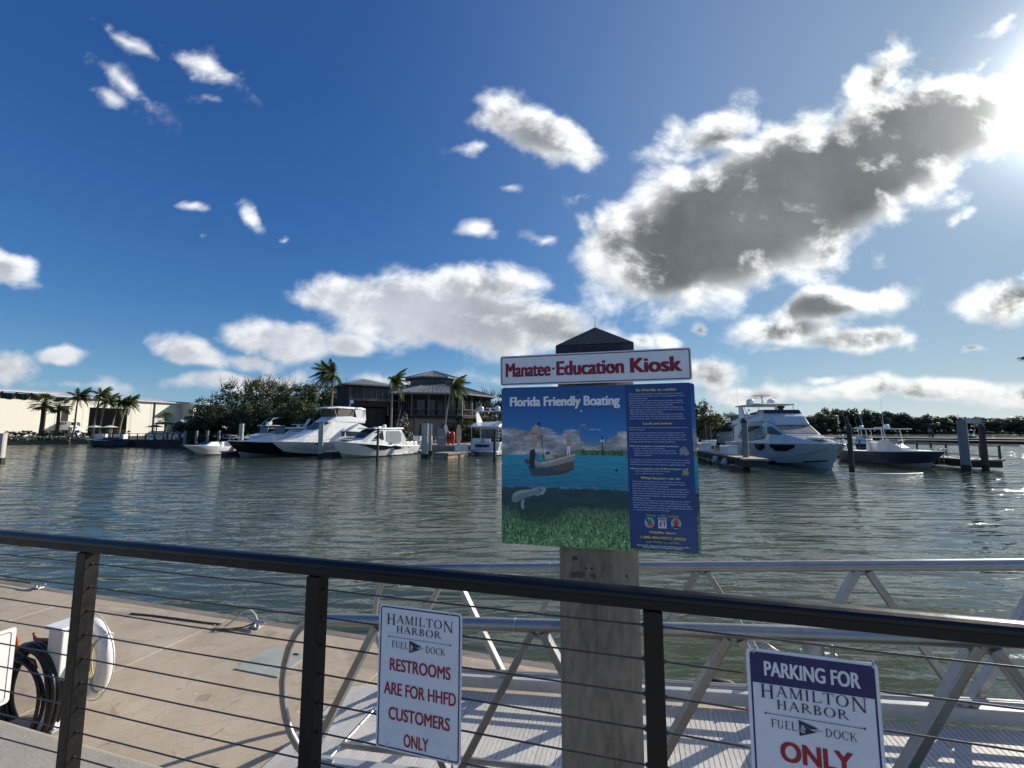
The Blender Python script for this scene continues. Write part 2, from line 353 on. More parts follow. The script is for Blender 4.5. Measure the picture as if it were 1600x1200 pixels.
m_hosebl = M('black_fuel_hose', (.009, .009, .011), .38, var=.2, scale=9)
m_copper = M('orange_hose_end', (.35, .10, .03), .5, var=.2, scale=20)
m_rope = M('rope_fibre', (.10, .085, .07), .9, var=.4, scale=60)
m_ropew = M('white_rope_fibre', (.55, .52, .45), .9, var=.3, scale=60)

# ------------------------------------------------------------------ raised walkway and floating dock
def paving():
    o = MB(); pts = [(-14, -6), (14, -6), (14, 1.64), (-14, 1.64)]
    o.prism(pts, .22)
    w_ = o.build('walkway', m_conc_walk, loc=Q(0, 0, CAMH-1.57-.22), rz=-TH, bevel=.012); tag(w_, kind='structure')
    for k in range(-4, 5):          # saw-cut paving joints are real gaps between laid slabs
        sl_ = MB().box((k*2.4, -.6, .012), (2.388, 4.4, .024)).build('paving_slab', m_conc_walk, w_, bevel=.004, loc=(0, 0, .22))
        sl_.location = (0, 0, .221)
paving()

DZ = CAMH-2.8                      # top of the floating dock
def floating_dock():
    r = qroot('floating_dock', 'sand coloured concrete floating fuel dock directly below the cable railing', 'dock', 0, 0, 0)
    x1 = 1.0; w0 = .4; w1 = 5.22; jn = [-14.8, -11.85, -8.85, -5.85, -2.9, x1]
    for a, b in zip(jn, jn[1:]):
        MB().box(((a+b)/2, (w0+w1)/2, DZ-.3), (b-a-.014, w1-w0, .6)).build('deck_panel', m_conc_dock, r, bevel=.008)
    for a, b in ((-14.8, -9.2), (-9.18, -4.6), (-4.58, x1)):       # timber walers on the outer edge
        MB().box(((a+b)/2, w1+.07, DZ-.14), (b-a-.01, .135, .27)).build('waler', m_waler, r, bevel=.01)
        MB().box(((a+b)/2, w1+.175, DZ-.20), (b-a-.03, .07, .16)).build('rub_rail', m_waler, r, bevel=.01)
    MB().box((x1+.05, (w0+w1)/2, DZ-.14), (.09, w1-w0, .27)).build('end_waler', m_waler, r, bevel=.01)
    hp = MB().box((-4.25, 4.46, DZ+.006), (.62, .50, .012)).build('hatch_plate', M('hatch_plate_grey_green', (.34, .37, .33), .7, var=.12, scale=3, bump=.3, bscale=90), r, bevel=.003)
    MB().box((-4.10, 4.66, DZ+.016), (.07, .022, .008)).build('hatch_handle', m_black, hp)
    return r
floating_dock()

def cleat(s, n, lab, rz):
    r = thing('dock_cleat', lab, 'cleat', Q(s, n, DZ), -TH+rz, 'galvanised horn cleats on the dock edge')
    b = MB()
    b.box((0, 0, .012), (.17, .085, .024)); b.tube([(-.045, 0, .01), (-.045, 0, .075)], .021, 10); b.tube([(.045, 0, .01), (.045, 0, .075)], .021, 10)
    b.build('base', m_steel, r, bevel=.004)
    MB().tube([(-.17, 0, .088), (-.12, 0, .083), (-.05, 0, .080), (.05, 0, .080), (.12, 0, .083), (.17, 0, .088)], [.010, .017, .023, .023, .017, .010], 12).build('horn', m_steel, r)
    return r
cleat(-10.12, 5.25, 'horn cleat on the dock edge at the far left, with a taut line', R(4))
cleat(-5.20, 5.12, 'horn cleat beside the hatch plate with a loose white rope loop', R(-6))
def sag(a, b, s_, n=10): 
    a = Vector(a); b = Vector(b); return [a.lerp(b, i/n)+Vector((0, 0, -s_*4*(i/n)*(1-i/n))) for i in range(n+1)]
p = [Q(-7.39, 4.95, DZ+.012), Q(-7.0, 4.99, DZ+.010), Q(-6.5, 5.01, DZ+.012), Q(-6.0, 5.03, DZ+.010), Q(-5.74, 5.05, DZ+.012), Q(-5.72, 4.9, DZ+.012), Q(-5.52, 4.95, DZ+.012), Q(-5.32, 5.02, DZ+.03), Q(-5.2, 5.12, DZ+.07)]
tag(MB().tube(p, .011, 8).build('mooring_rope', m_rope), 'dark mooring rope lying along the dock edge to the right cleat', 'rope')
p = [Q(-5.62, 5.0, DZ+.012), Q(-5.55, 5.06, DZ+.08), Q(-5.45, 5.12, DZ+.18), Q(-5.36, 5.16, DZ+.20), Q(-5.27, 5.16, DZ+.15), Q(-5.2, 5.13, DZ+.09), Q(-5.13, 5.09, DZ+.08)]
tag(MB().tube(p, .012, 8).build('mooring_rope', m_ropew), 'white rope bight arching over the right dock cleat', 'rope')
tag(MB().tube(sag(Q(-13.5, 5.2, DZ+.15), Q(-10.2, 5.25, DZ+.08), .04), .011, 8).build('mooring_rope', m_rope), 'taut line leading off to the left from the far cleat', 'rope')

# ------------------------------------------------------------------ cable railing
RN = 1.40                          # the railing's distance out from the viewer
RT = CAMH-.478                      # top of its handrail
WZ = CAMH-1.57
def railing():
    a_ = R(14.65); r = thing('cable_railing', 'dark bronze cable railing running across the whole foreground', 'railing', (RN*math.sin(a_), RN*math.cos(a_), 0), -a_)
    x0, x1 = -6.2, 3.9
    b = MB()                                         # rounded cap with a shallow top
    prof = [(-.026, -.018), (-.028, -.008), (-.023, .001), (-.013, .006), (0, .008), (.013, .006), (.023, .001), (.028, -.008), (.026, -.018)]
    n = len(prof); vs = [(x, y_, RT-.008+z_) for x in (x0, x1) for y_, z_ in prof]
    b.add(vs, [(i, i+1, n+i+1, n+i) for i in range(n-1)]+[tuple(range(n)), tuple(range(n, 2*n))[::-1], (0, n, 2*n-1, n-1)], False)
    b.build('top_rail', m_bronze, r, bevel=.002)
    MB().box(((x0+x1)/2, 0, RT-.0415), (x1-x0, .044, .030)).build('sub_rail', m_bronze2, r, bevel=.003)
    for k in range(-5, 5):
        xs = .066+1.167*k
        if xs < x0 or xs > x1: continue
        p_ = MB().box((xs, 0, (RT-.058+WZ)/2), (.054, .056, RT-.058-WZ)).build('post', m_bronze2, r, bevel=.003)
        f_ = MB()
        for c in range(9):
            z_ = RT-.107-.0965*c
            MB().tube([(xs-.0325, 0, z_), (xs+.0325, 0, z_)], .0062, 8).build('cable_ferrule', m_cable, p_)
        MB().box((xs, 0, WZ+.03), (.13, .13, .012)).build('base_plate', m_bronze2, p_, bevel=.003)
    rr = random.Random(3)
    for c in range(9):
        z_ = RT-.107-.0965*c
        pts = []
        for k in range(-5, 4):
            a_ = .066+1.167*k
            for q in range(4):
                t_ = q/4; pts.append((a_+1.167*t_, 0, z_-.003*math.sin(PI*t_)*rr.uniform(.3, 1.3)))
        MB().tube(pts, .0028, 6).build('cable', m_cable, r)
railing()

# ------------------------------------------------------------------ lettering
def txt(body, size, mat, parent, x, y, z, name='lettering', sx=1.0, bold=0.0, align='CENTER', sp=1.0, shear=0.0):
    """one line of flat sans lettering as a mesh in the parent's local xy plane; size = cap height"""
    c = bpy.data.curves.new('t', 'FONT'); c.body = body; c.size = 1; c.align_x = 'LEFT'; c.space_character = sp; c.fill_mode = 'FRONT'; c.resolution_u = 5; c.shear = shear
    o = bpy.data.objects.new('t', c); C.objects.link(o)
    dg = bpy.context.evaluated_depsgraph_get(); dg.update()
    me = bpy.data.meshes.new_from_object(o.evaluated_get(dg)); bpy.data.objects.remove(o); bpy.data.curves.remove(c)
    if bold:                                             # weight: the strokes printed again a hair to each side
        bm = bmesh.new(); 
        for i_, (dx, dy) in enumerate(((-1, -.6), (1, -.6), (-1, .6), (1, .6), (0, 0))):
            m2 = me.copy(); m2.transform(Matrix.Translation((dx*bold, dy*bold*.55, i_*.00012/max(size, .005)*.02*5))); bm.from_mesh(m2); bpy.data.meshes.remove(m2)
        bm.to_mesh(me); bm.free()
    k = size/CAPH
    co = np.empty(len(me.vertices)*3, 'f'); me.vertices.foreach_get('co', co); co = co.reshape(-1, 3)
    co[:, 0] *= k*sx; co[:, 1] *= k; co[:, 2] *= .4
    if len(co):
        lo, hi = co[:, 0].min(), co[:, 0].max()
        co[:, 0] += -(lo+hi)/2 if align == 'CENTER' else -lo
    me.vertices.foreach_set('co', co.ravel()); me.materials.clear(); me.materials.append(mat); me.name = name; me.update()
    q = bpy.data.objects.new(name, me); C.objects.link(q); q.parent = parent; q.location = (x, y, z); return q
CAPH = .70
_h = txt('H', .7, m_steel, None, 0, 0, 0); CAPH = max(v.co.y for v in _h.data.vertices)-min(v.co.y for v in _h.data.vertices); bpy.data.objects.remove(_h)
def fit(body, width, size, mat, parent, x, y, z, bold=0.0, name='lettering', align='CENTER', sp=1.0):
    q = txt(body, size, mat, parent, x, y, z, name, 1.0, bold, align, sp)
    w_ = q.dimensions.x if q.dimensions.x > 0 else 1
    co = [v.co.x for v in q.data.vertices]; w_ = max(co)-min(co); q.scale = (width/w_, 1, 1); return q

def serif_glyph(ch):
    """roman capitals drawn as polygons on a cap height of 1: (width, [polygons])"""
    th, tn, sf, sw = .135, .052, .035, .10
    P = []
    def stem(x, y0=0, y1=1, w_=th, top=True, bot=True):
        P.append([(x, y0), (x+w_, y0), (x+w_, y1), (x, y1)])
        if bot: P.append([(x-sw, y0), (x+w_+sw, y0), (x+w_+sw*.6, y0+sf), (x-sw*.6, y0+sf)])
        if top: P.append([(x-sw*.6, y1-sf), (x+w_+sw*.6, y1-sf), (x+w_+sw, y1), (x-sw, y1)])
    def bar(x0, x1, y, w_=tn): P.append([(x0, y-w_/2), (x1, y-w_/2), (x1, y+w_/2), (x0, y+w_/2)])
    def diag(x0, y0, x1, y1, w_): P.append([(x0-w_/2, y0), (x0+w_/2, y0), (x1+w_/2, y1), (x1-w_/2, y1)])
    def arc(cx, cy, rx, ry, a0, a1, tk=th, te=tn, n=22):
        irx, iry = rx-tk, ry-te
        for i in range(n):
            a, b = R(a0+(a1-a0)*i/n), R(a0+(a1-a0)*(i+1)/n)
            P.append([(cx+irx*math.cos(a), cy+iry*math.sin(a)), (cx+rx*math.cos(a), cy+ry*math.sin(a)), (cx+rx*math.cos(b), cy+ry*math.sin(b)), (cx+irx*math.cos(b), cy+iry*math.sin(b))])
    def foot(x, y=0, w_=.28):
        P.append([(x-w_/2, y), (x+w_/2, y), (x+w_/2*.8, y+sf), (x-w_/2*.8, y+sf)] if y < .5 else [(x-w_/2*.8, y-sf), (x+w_/2*.8, y-sf), (x+w_/2, y), (x-w_/2, y)])
    if ch == 'H': stem(.12); stem(.66); bar(.2, .7, .52); W_ = .92
    elif ch == 'A': diag(.12, 0, .45, 1, .055); diag(.80, 0, .45, 1, .14); bar(.24, .68, .36); foot(.12, 0, .24); foot(.80, 0, .3); W_ = .92
    elif ch == 'M': stem(.14, w_=.055); stem(.86, w_=th); diag(.20, 1, .54, .02, .13); diag(.92, 1, .56, .02, .05); W_ = 1.12
    elif ch == 'I': stem(.12); W_ = .40
    elif ch == 'L': stem(.12); bar(.2, .72, tn/2); P.append([(.66, 0), (.74, 0), (.76, .26), (.73, .26)]); W_ = .78
    elif ch == 'T': stem(.34, top=False); bar(.02, .80, 1-tn/2); P.append([(.02, 1), (.07, 1), (.04, .74), (.01, .74)]); P.append([(.75, 1), (.80, 1), (.82, .74), (.79, .74)]); W_ = .84
    elif ch == 'O': arc(.5, .5, .47, .52, 0, 360, .145, .045, 40); W_ = 1.0
    elif ch == 'N': stem(.14, w_=.055); stem(.78, w_=.055, bot=False); diag(.16, 1, .80, 0, .14); W_ = .98
    elif ch == 'R': stem(.12); arc(.28, .74, .38, .26, -90, 90, .13, tn); bar(.2, .30, 1-tn/2); bar(.2, .30, .48+tn/2); diag(.84, 0, .40, .5, .14); foot(.86, 0, .2); W_ = .90
    elif ch == 'B': stem(.12); arc(.28, .76, .34, .24, -90, 90, .125, tn); arc(.28, .27, .40, .27, -90, 90, .135, tn); bar(.2, .30, 1-tn/2); bar(.2, .30, .53); bar(.2, .30, tn/2); W_ = .76
    elif ch == 'F': stem(.12); bar(.2, .68, 1-tn/2); bar(.2, .52, .52); P.append([(.64, 1), (.68, 1), (.70, .76), (.67, .76)]); W_ = .70
    elif ch == 'U': stem(.12, .32, 1, bot=False); stem(.70, .32, 1, w_=.055, bot=False); arc(.44, .34, .32, .36, 180, 360, .10, .06); W_ = .90
    elif ch == 'E': stem(.12); bar(.2, .68, 1-tn/2); bar(.2, .54, .52); bar(.2, .70, tn/2); P.append([(.64, 1), (.68, 1), (.70, .78), (.67, .78)]); P.append([(.66, 0), (.70, 0), (.73, .24), (.70, .24)]); W_ = .76
    elif ch == 'D': stem(.12); arc(.30, .5, .58, .5, -90, 90, .14, tn, 28); bar(.2, .32, 1-tn/2); bar(.2, .32, tn/2); W_ = .94
    elif ch == 'C': arc(.5, .5, .47, .52, 42, 318, .145, .045, 34); P.append([(.82, .66), (.86, .66), (.87, .98), (.83, .90)]); W_ = .92
    elif ch == 'K': stem(.12); diag(.24, .42, .76, 1, .055); diag(.84, 0, .40, .58, .14); foot(.78, 1, .22); foot(.86, 0, .2); W_ = .92
    else: W_ = .4
    return W_, P
def serif(word, size, mat, parent, x, y, z, width, heights=None, name='lettering'):
    """size: cap height; heights: per-letter multiplier (first entry for letter 0 ...), letters hang on the line as given in drops"""
    ws = []; tot_ = 0
    for i, ch in enumerate(word):
        hh, dy = (heights[i] if heights else (1, 0)); W_, P = serif_glyph(ch); ws.append((tot_, W_, P, hh, dy)); tot_ += W_*hh+.10
    tot_ -= .10; k = width/(tot_*size)
    mb = MB(); q = 0
    for x0, W_, P, hh, dy in ws:
        for pl in P:
            q += 1; mb.poly([((x0+px_*hh)*size*k-width/2, (py_*hh+dy)*size, q*1.2e-6) for px_, py_ in pl])
    o = mb.build(name, mat, parent); o.location = (x, y, z); return o
def rrect(w_, h_, r_, n=6):
    pts = []
    for cx, cy, a in ((w_/2-r_, h_/2-r_, 0), (-w_/2+r_, h_/2-r_, 90), (-w_/2+r_, -h_/2+r_, 180), (w_/2-r_, -h_/2+r_, 270)):
        for i in range(n+1): a_ = R(a+90*i/n); pts.append((cx+r_*math.cos(a_), cy+r_*math.sin(a_)))
    return pts
def frame_line(w_, h_, r_, t_, z_):
    A = rrect(w_, h_, r_); B = rrect(w_-2*t_, h_-2*t_, max(.001, r_-t_)); n = len(A)
    return MB().add([(x, y, z_) for x, y in A]+[(x, y, z_) for x, y in B], [(i, (i+1) % n, n+(i+1) % n, n+i) for i in range(n)])
def sign_root(name, label, s, n, z, ang=TH, cat='sign'):
    """local x right, y up, z towards the viewer"""
    o = thing(name, label, cat, Q(s, n, z)); o.rotation_euler = (PI/2, 0, -ang); return o

m_signw = M('sign_white_enamel', (.78, .79, .83), .38, var=.05, scale=3, dirt=((.48, .48, .50), .3))
m_navy = M('sign_navy_print', (.012, .017, .11), .4, var=.08, scale=10)
m_navytx = M('sign_dark_navy_print', (.014, .018, .055), .45, var=.08, scale=10)
m_red = M('sign_red_print', (.36, .012, .035), .4, var=.08, scale=10)
m_zip = M('zip_tie', (.6, .6, .6), .5)

def harbour_logo(r, y, k=1.0):
    """HAMILTON HARBOR / rule / FUEL > DOCK"""
    serif('HAMILTON', .0270*k, m_navytx, r, 0, y, .0016, .247*k, [(1.27, 0)]+[(1, .26)]*6+[(1.27, 0)])
    serif('HARBOR', .0225*k, m_navytx, r, -.003*k, y-.0235*k, .0019, .165*k)
    MB().box((0, y-.0385*k, .0018), (.226*k, .0011, .0004)).build('rule', m_navytx, r)
    for sx_ in (-1, 1): MB().lathe([(.0024*k, 0), (.0024*k, .0004)], 12, (sx_*.113*k, y-.0385*k, .0016)).build('rule_end', m_navytx, r)
    serif('FUEL', .0205*k, m_navytx, r, -.070*k, y-.0715*k, .0016, .062*k)
    serif('DOCK', .0205*k, m_navytx, r, .0595*k, y-.0735*k, .0016, .070*k)
    fl = MB()                                            # swallow-tailed pennant
    x0, x1, yc = -.035*k, .030*k, y-.0625*k
    fl.poly([(x0, yc+.0195*k, 0), (x0, yc-.0195*k, 0), (x0+.0245*k, yc, 0)])
    fl.poly([(x0, yc+.0195*k, 1e-5), (x0+.0245*k, yc+.0015*k, 1e-5), (x0+.030*k, yc+.0015*k, 1e-5), (x0+.044*k, yc+.0055*k, 1e-5)])
    fl.poly([(x0, yc-.0195*k, 2e-5), (x0+.040*k, yc-.004*k, 2e-5), (x0+.030*k, yc-.002*k, 2e-5), (x0+.0245*k, yc, 2e-5)])
    o = fl.build('pennant', m_navytx, r); o.location = (0, 0, .0016)
    e = MB(); yc0 = yc                                    # pale crest on the pennant's hoist
    for dx, dy, a, bb in ((.008, .003, .0042, .0065), (.0115, .000, .0035, .004), (.0085, -.008, .0065, .0028), (.0055, -.003, .003, .004)):
        e.poly([(x0+(dx+a*math.cos(2*PI*i/9)*rnd.uniform(.75, 1.1))*k, yc0+(dy+bb*math.sin(2*PI*i/9))*k, 4e-5+dx*1e-3) for i in range(9)])
    o = e.build('pennant_crest', M('crest_grey', (.42, .43, .48), .5), r); o.location = (0, 0, .0018)
    g_ = MB(); g_.poly([(x0+.034*k, yc+.003*k, 0), (x0+.058*k, yc, 0), (x0+.034*k, yc-.003*k, 0), (x0+.036*k, yc, 0)])
    o = g_.build('pennant_tail', M('pennant_tail_grey', (.40, .41, .44), .5), r); o.location = (0, 0, .0016)

def panel(r, w_, h_, mat, rad=.012, th=.0022, name='panel'):
    b = MB(); pl = rrect(w_, h_, rad); b.prism([(x, y, -th) for x, y in pl], th); return b.build(name, mat, r)
def restroom_sign():
    r = sign_root('restroom_sign', 'white sign reading RESTROOMS ARE FOR HHFD CUSTOMERS ONLY tied to the cable railing', -.709, 1.362, CAMH-.831)
    panel(r, .305, .457, m_signw)
    frame_line(.293, .445, .009, .0042, .0006).build('border', m_navy, r)
    harbour_logo(r, .165, 1.0)
    for s_, w_, y in (('RESTROOMS', .222, .020), ('ARE FOR HHFD', .262, -.056), ('CUSTOMERS', .222, -.133), ('ONLY', .090, -.208)):
        fit(s_, w_, .0375, m_red, r, .004 if s_ != 'ONLY' else -.004, y, .0008, bold=.028)
    for x, y in ((-.11, .221), (.11, .221), (-.11, -.221), (.11, -.221)):
        MB().tube([(x, y-.004, .001), (x, y+.012, .004), (x+.003, y+.016, -.008)], .0018, 6).build('zip_tie', m_zip, r)
restroom_sign()
def parking_sign():
    r = sign_root('parking_sign', 'white sign with navy band reading PARKING FOR, cut off by the bottom of the view', .431, RN-.018, CAMH-.604-.2285)
    panel(r, .305, .457, m_signw)
    frame_line(.289, .441, .009, .0045, .0006).build('border', m_navy, r)
    b = MB(); A = rrect(.289, .441, .009); top = [(x, y) for x, y in A if y > .14]; 
    b.poly([(x, y, .0010) for x, y in [(.1445, .1415)]+[q for q in A if q[1] > .1415]+[(-.1445, .1415)]]); b.build('header_band', m_navy, r)
    fit('PARKING FOR', .222, .036, m_signw, r, .0, .163, .0016, bold=.040)
    harbour_logo(r, .105, 1.0)
    fit('ONLY', .165, .047, m_red, r, 0, -.046, .0010, bold=.04)
    fit('CUSTOMERS', .220, .036, m_red, r, 0, -.125, .0010, bold=.03)
    for x, y in ((-.135, .217), (.140, .217)):
        MB().tube([(x, y, .001), (x+.004, y+.012, .003), (x+.006, y+.014, -.01)], .002, 6).build('zip_tie', m_zip, r)
parking_sign()
def side_sign():
    r = thing('dock_sign', 'sunlit white rounded sign with thin border at the left edge above the hose', 'sign', Q(-4.05, 1.85, CAMH-1.575))
    r.rotation_euler = (PI/2, 0, PI/2-TH)
    panel(r, .33, .48, m_white, .02, .004)
    frame_line(.285, .435, .018, .004, .0008).build('border', m_navy, r)
    MB().box((0, -.32, -.02), (.04, 1.3, .03)).build('post', m_alu, r)
side_sign()

# ------------------------------------------------------------------ concrete pile with signs
PA = R(13.5)
def pile_and_signs():
    sc, nc, w_ = -.193, 2.145+.185, .372
    r = qroot('guide_pile', 'square weathered concrete guide pile in the centre carrying the manatee signs', 'piling', sc, nc, 0)
    r.rotation_euler = (0, 0, -PA)
    ztop = CAMH+.36; b = MB()
    ch = .022; h = w_/2
    pl = [(-h+ch, -h), (h-ch, -h), (h, -h+ch), (h, h-ch), (h-ch, h), (-h+ch, h), (-h, h-ch), (-h, -h+ch)]
    b.prism([(x, y, -3) for x, y in pl], ztop+3)
    b.build('shaft', m_pilecon, r)
    cpm = MB(); hh = h+.006
    pl2 = [(-hh, -hh), (hh, -hh), (hh, hh), (-hh, hh)]
    cpm.prism([(x, y, ztop-.01) for x, y in pl2], .065)
    ap = (0, 0, CAMH+.545); z1 = ztop+.055
    cpm.add([(x, y, z1+.0005) for x, y in pl2]+[ap], [(0, 1, 4), (1, 2, 4), (2, 3, 4), (3, 0, 4)])
    cpm.build('pile_cap', m_capmat, r, bevel=.004)
    MB().tube([(0, 0, CAMH+.54), (.002, 0, CAMH+.61)], .0022, 6).build('bird_spike', m_steel, r)
    hm = MB()
    for x, z in ((-.062, -.665), (-.034, -.662), (.128, -.685), (-.13, -.69)): hm.lathe([(.006, 0), (.006, .002)], 10, (0, 0, 0))
    bh = MB()
    for x, z in ((-.058, -.668), (-.030, -.668), (.130, -.690)): bh.tube([(x, -h-.0005, CAMH+z), (x, -h-.003, CAMH+z)], .0055, 10)
    bh.build('bolt_hole', m_black, r)
    st = MB()
    for x, z, a, bb in ((-.11, -.625, .016, .013), (-.085, -.700, .030, .018), (-.025, -.700, .017, .013), (-.115, -.705, .02, .015)):
        pts = [(x+a*math.cos(2*PI*i/14)*rnd.uniform(.7, 1.15), -h-.0012-.0001*len(st.f), CAMH+z+bb*math.sin(2*PI*i/14)*rnd.uniform(.7, 1.15)) for i in range(14)]
        st.poly(pts)
    st.build('sealant_patch', M('old_sealant', (.085, .075, .065), .8, var=.3, scale=30), r)
pile_and_signs()
SN = 2.10
def face(x, y, nd):     # point of the signs' plane (its own angle) seen at a place in the photograph
    nv = Vector((math.sin(PA), math.cos(PA), 0)); q = ray(x, y); return q*(nd/q.dot(nv))+Vector((0, 0, CAMH))
def kiosk_sign():
    c = (face(782, 559, SN)+face(1078, 541, SN)+face(1080, 592, SN)+face(784, 604, SN))/4
    r = thing('kiosk_sign', 'long white sign with red border reading Manatee Education Kiosk', 'sign', c); r.rotation_euler = (PI/2, R(-.5), -PA)
    W_, H_ = .914, .152
    panel(r, W_, H_, m_signw, .011, .003)
    frame_line(W_-.011, H_-.011, .008, .0048, .0006).build('border', M('sign_maroon_print', (.20, .008, .03), .4), r)
    mr = M('sign_maroon_lettering', (.25, .006, .03), .45, var=.15, scale=8)
    for s_, x0, x1 in (('Manatee', -.429, -.198), ('Education', -.170, .155), ('Kiosk', .182, .415)):
        fit(s_, x1-x0, .067, mr, r, (x0+x1)/2, -.031, .0010, bold=.050)
    for x in (-.184, .098): MB().lathe([(.0058, 0), (.0050, .003), (.0001, .0042)], 12, (x, .002 if x < 0 else -.004, .001)).build('bolt', m_black, r)
kiosk_sign()
def poster_sign():
    W_, H_ = .914, .765
    c = (face(783, 607, SN)+face(1084, 598, SN)+face(1097, 867, SN)+face(785, 849, SN))/4
    r = thing('boating_poster', 'large blue and green Florida Friendly Boating information panel bolted to the pile', 'poster', c); r.rotation_euler = (PI/2, R(-.15), -PA)
    # printed picture: sky, cumulus, teal sea, dark water line, seagrass meadow
    m, t, b = principled('poster_print'); o = t.new('ShaderNodeTexCoord').outputs['Object']
    s_ = t.new('ShaderNodeSeparateXYZ'); t.put(s_.inputs[0], o); X, Y = s_.outputs[0], s_.outputs[1]
    v = t.m('ADD', t.m('DIVIDE', Y, H_), .5)                     # 0 bottom .. 1 top
    sky_ = t.ramp(v, [(.55, (.10, .16, .25)), (.70, (.015, .10, .27)), (.88, (.005, .050, .17)), (1.0, (.004, .038, .135))])
    cn = t.noise(t.mapping(o, loc=(.3, .1, 0), sc=(1, 1.9, 1)), 6.5, 8, .58, .2)
    cl_b = t.m('ADD', t.rng(v, .60, .79, .34, -.30), t.m('MULTIPLY', t.rng(X, -.45, .1, .10, 0), 1))
    hole = t.vm('LENGTH', t.vm('DIVIDE', t.vm('SUBTRACT', o, (-.0, .125, 0)), (.075, .035, 1)))
    cl_a = t.rng(t.m('ADD', t.m('ADD', cn, cl_b), t.rng(hole, .3, 1.3, -.5, 0)), .48, .56, 0, 1, True)
    ctone = t.ramp(t.noise(t.mapping(o, loc=(0, .02, 0), sc=(1, 2.4, 1)), 9, 7, .6, .2), [(.34, (.07, .075, .09)), (.50, (.19, .185, .20)), (.64, (.40, .385, .39))])
    c0 = t.mix(cl_a, sky_, ctone)
    sean = t.noise(t.mapping(o, sc=(1, 7, 1)), 14, 5, .6)
    sea = t.mix(t.rng(v, .54, .36, 0, 1), t.ramp(sean, [(.35, (.010, .125, .21)), (.65, (.018, .19, .27))]), t.ramp(sean, [(.35, (.004, .075, .15)), (.65, (.010, .13, .21))]))
    c1 = t.mix(t.rng(v, .560, .563), sea, c0)
    uw_ = t.ramp(t.noise(t.mapping(o, sc=(1, 3, 1)), 7, 4), [(.35, (.004, .022, .032)), (.65, (.010, .038, .042))])
    wav = t.m('ADD', v, t.m('MULTIPLY', t.m('SUBTRACT', t.noise(t.mapping(o, sc=(1, .0, 1)), 9, 4), .5), .03))
    edge = t.rng(wav, .352, .362); c1 = t.mix(edge, uw_, c1)
    foam = t.m('MULTIPLY', t.m('MULTIPLY', t.rng(wav, .348, .356), t.rng(wav, .372, .358)), t.rng(t.noise(o, 16, 4), .45, .65, 0, .55)); c1 = t.mix(foam, c1, (.14, .26, .42))
    g1 = t.noise(t.mapping(o, rot=(0, 0, R(12)), sc=(1.3, .75, 1)), 85, 4, .72, 1.4); g2 = t.noise(t.mapping(o, rot=(0, 0, R(-40)), sc=(1.6, .6, 1)), 64, 3, .6, 1.2)
    gr = t.ramp(t.m('ADD', t.m('MULTIPLY', g1, .6), t.m('MULTIPLY', g2, .4)), [(.37, (.003, .016, .013)), (.46, (.026, .085, .038)), (.54, (.10, .22, .085)), (.63, (.30, .44, .21))])
    gd = t.mix(t.rng(v, .22, .04), t.mix(.55, gr, (.006, .035, .034)), gr)
    sh = t.vm('LENGTH', t.vm('DIVIDE', t.vm('SUBTRACT', o, (-.27, -.205, 0)), (.15, .085, 1))); gd = t.mix(t.rng(sh, 1.15, .6, 0, .72, True), gd, (.004, .020, .018))
    c1 = t.mix(t.rng(t.m('ADD', v, t.m('MULTIPLY', t.noise(o, 30, 3), .05)), .285, .235, 0, 1, True), c1, gd)
    tre = t.m('ADD', .572, t.m('MULTIPLY', t.noise(t.mapping(o, sc=(1, 0, 1)), 45, 4), .045))
    c1 = t.mix(t.m('MULTIPLY', t.m('MULTIPLY', t.rng(v, .560, .564), t.m('LESS_THAN', v, tre)), t.rng(X, -.12, -.06)), c1, t.ramp(t.noise(o, 60, 3), [(.4, (.012, .035, .016)), (.62, (.06, .12, .035))]))
    t.put(b.inputs['Base Color'], t.mix(1.0, c1, (2.2, 2.15, 2.0), 'MULTIPLY')); b.inputs['Roughness'].default_value = .32
    panel(r, W_, H_, m, .012, .003)
    def P(x, y): # photograph pixels -> panel coordinates (bilinear inverse of the four corners, good to a pixel)
        q = ray(x, y); nv = Vector((math.sin(PA), math.cos(PA), 0)); d = q*(SN/q.dot(nv))+Vector((0, 0, CAMH))-c
        return d.x*math.cos(PA)-d.y*math.sin(PA), d.z
    mats = {}
    def mt(name, col):
        if name not in mats: mats[name] = M(name, tuple(min(.9, q*1.35) for q in col), .4, var=.12, scale=30)
        return mats[name]
    def shape(name, pts, mat, z, parent=r):
        q = MB().poly([(*P(*p), 0) for p in pts]).build(name, mat, parent); q.location = (0, 0, z); return q
    blu = M('poster_column_navy', (.008, .052, .20), .42, var=.10, scale=5)
    shape('text_panel', [(977, 601), (1078, 598), (1092, 866), (985, 857)], blu, .0008)
    wt = mt('poster_white', (.80, .80, .82)); yl = mt('poster_yellow', (.60, .52, .12)); lb = mt('poster_pale_blue', (.36, .42, .62)); gy = mt('poster_green_yellow', (.28, .31, .10))
    def line(s, px0, px1, py, h, mat, bold=.0, z=.0016):
        x0, y0 = P(px0, py); x1, _ = P(px1, py); fit(s, x1-x0, h, mat, r, (x0+x1)/2, y0, z, bold=bold)
    line('Florida Friendly Boating', 797, 969, 634.5, .0445, wt, .05)
    L_ = lambda s, a, b_, y: line(s, a, b_, y, .0056, lb, .03)
    line('Be friendly to wildlife', 994, 1057, 611.5, .0105, yl, .03)
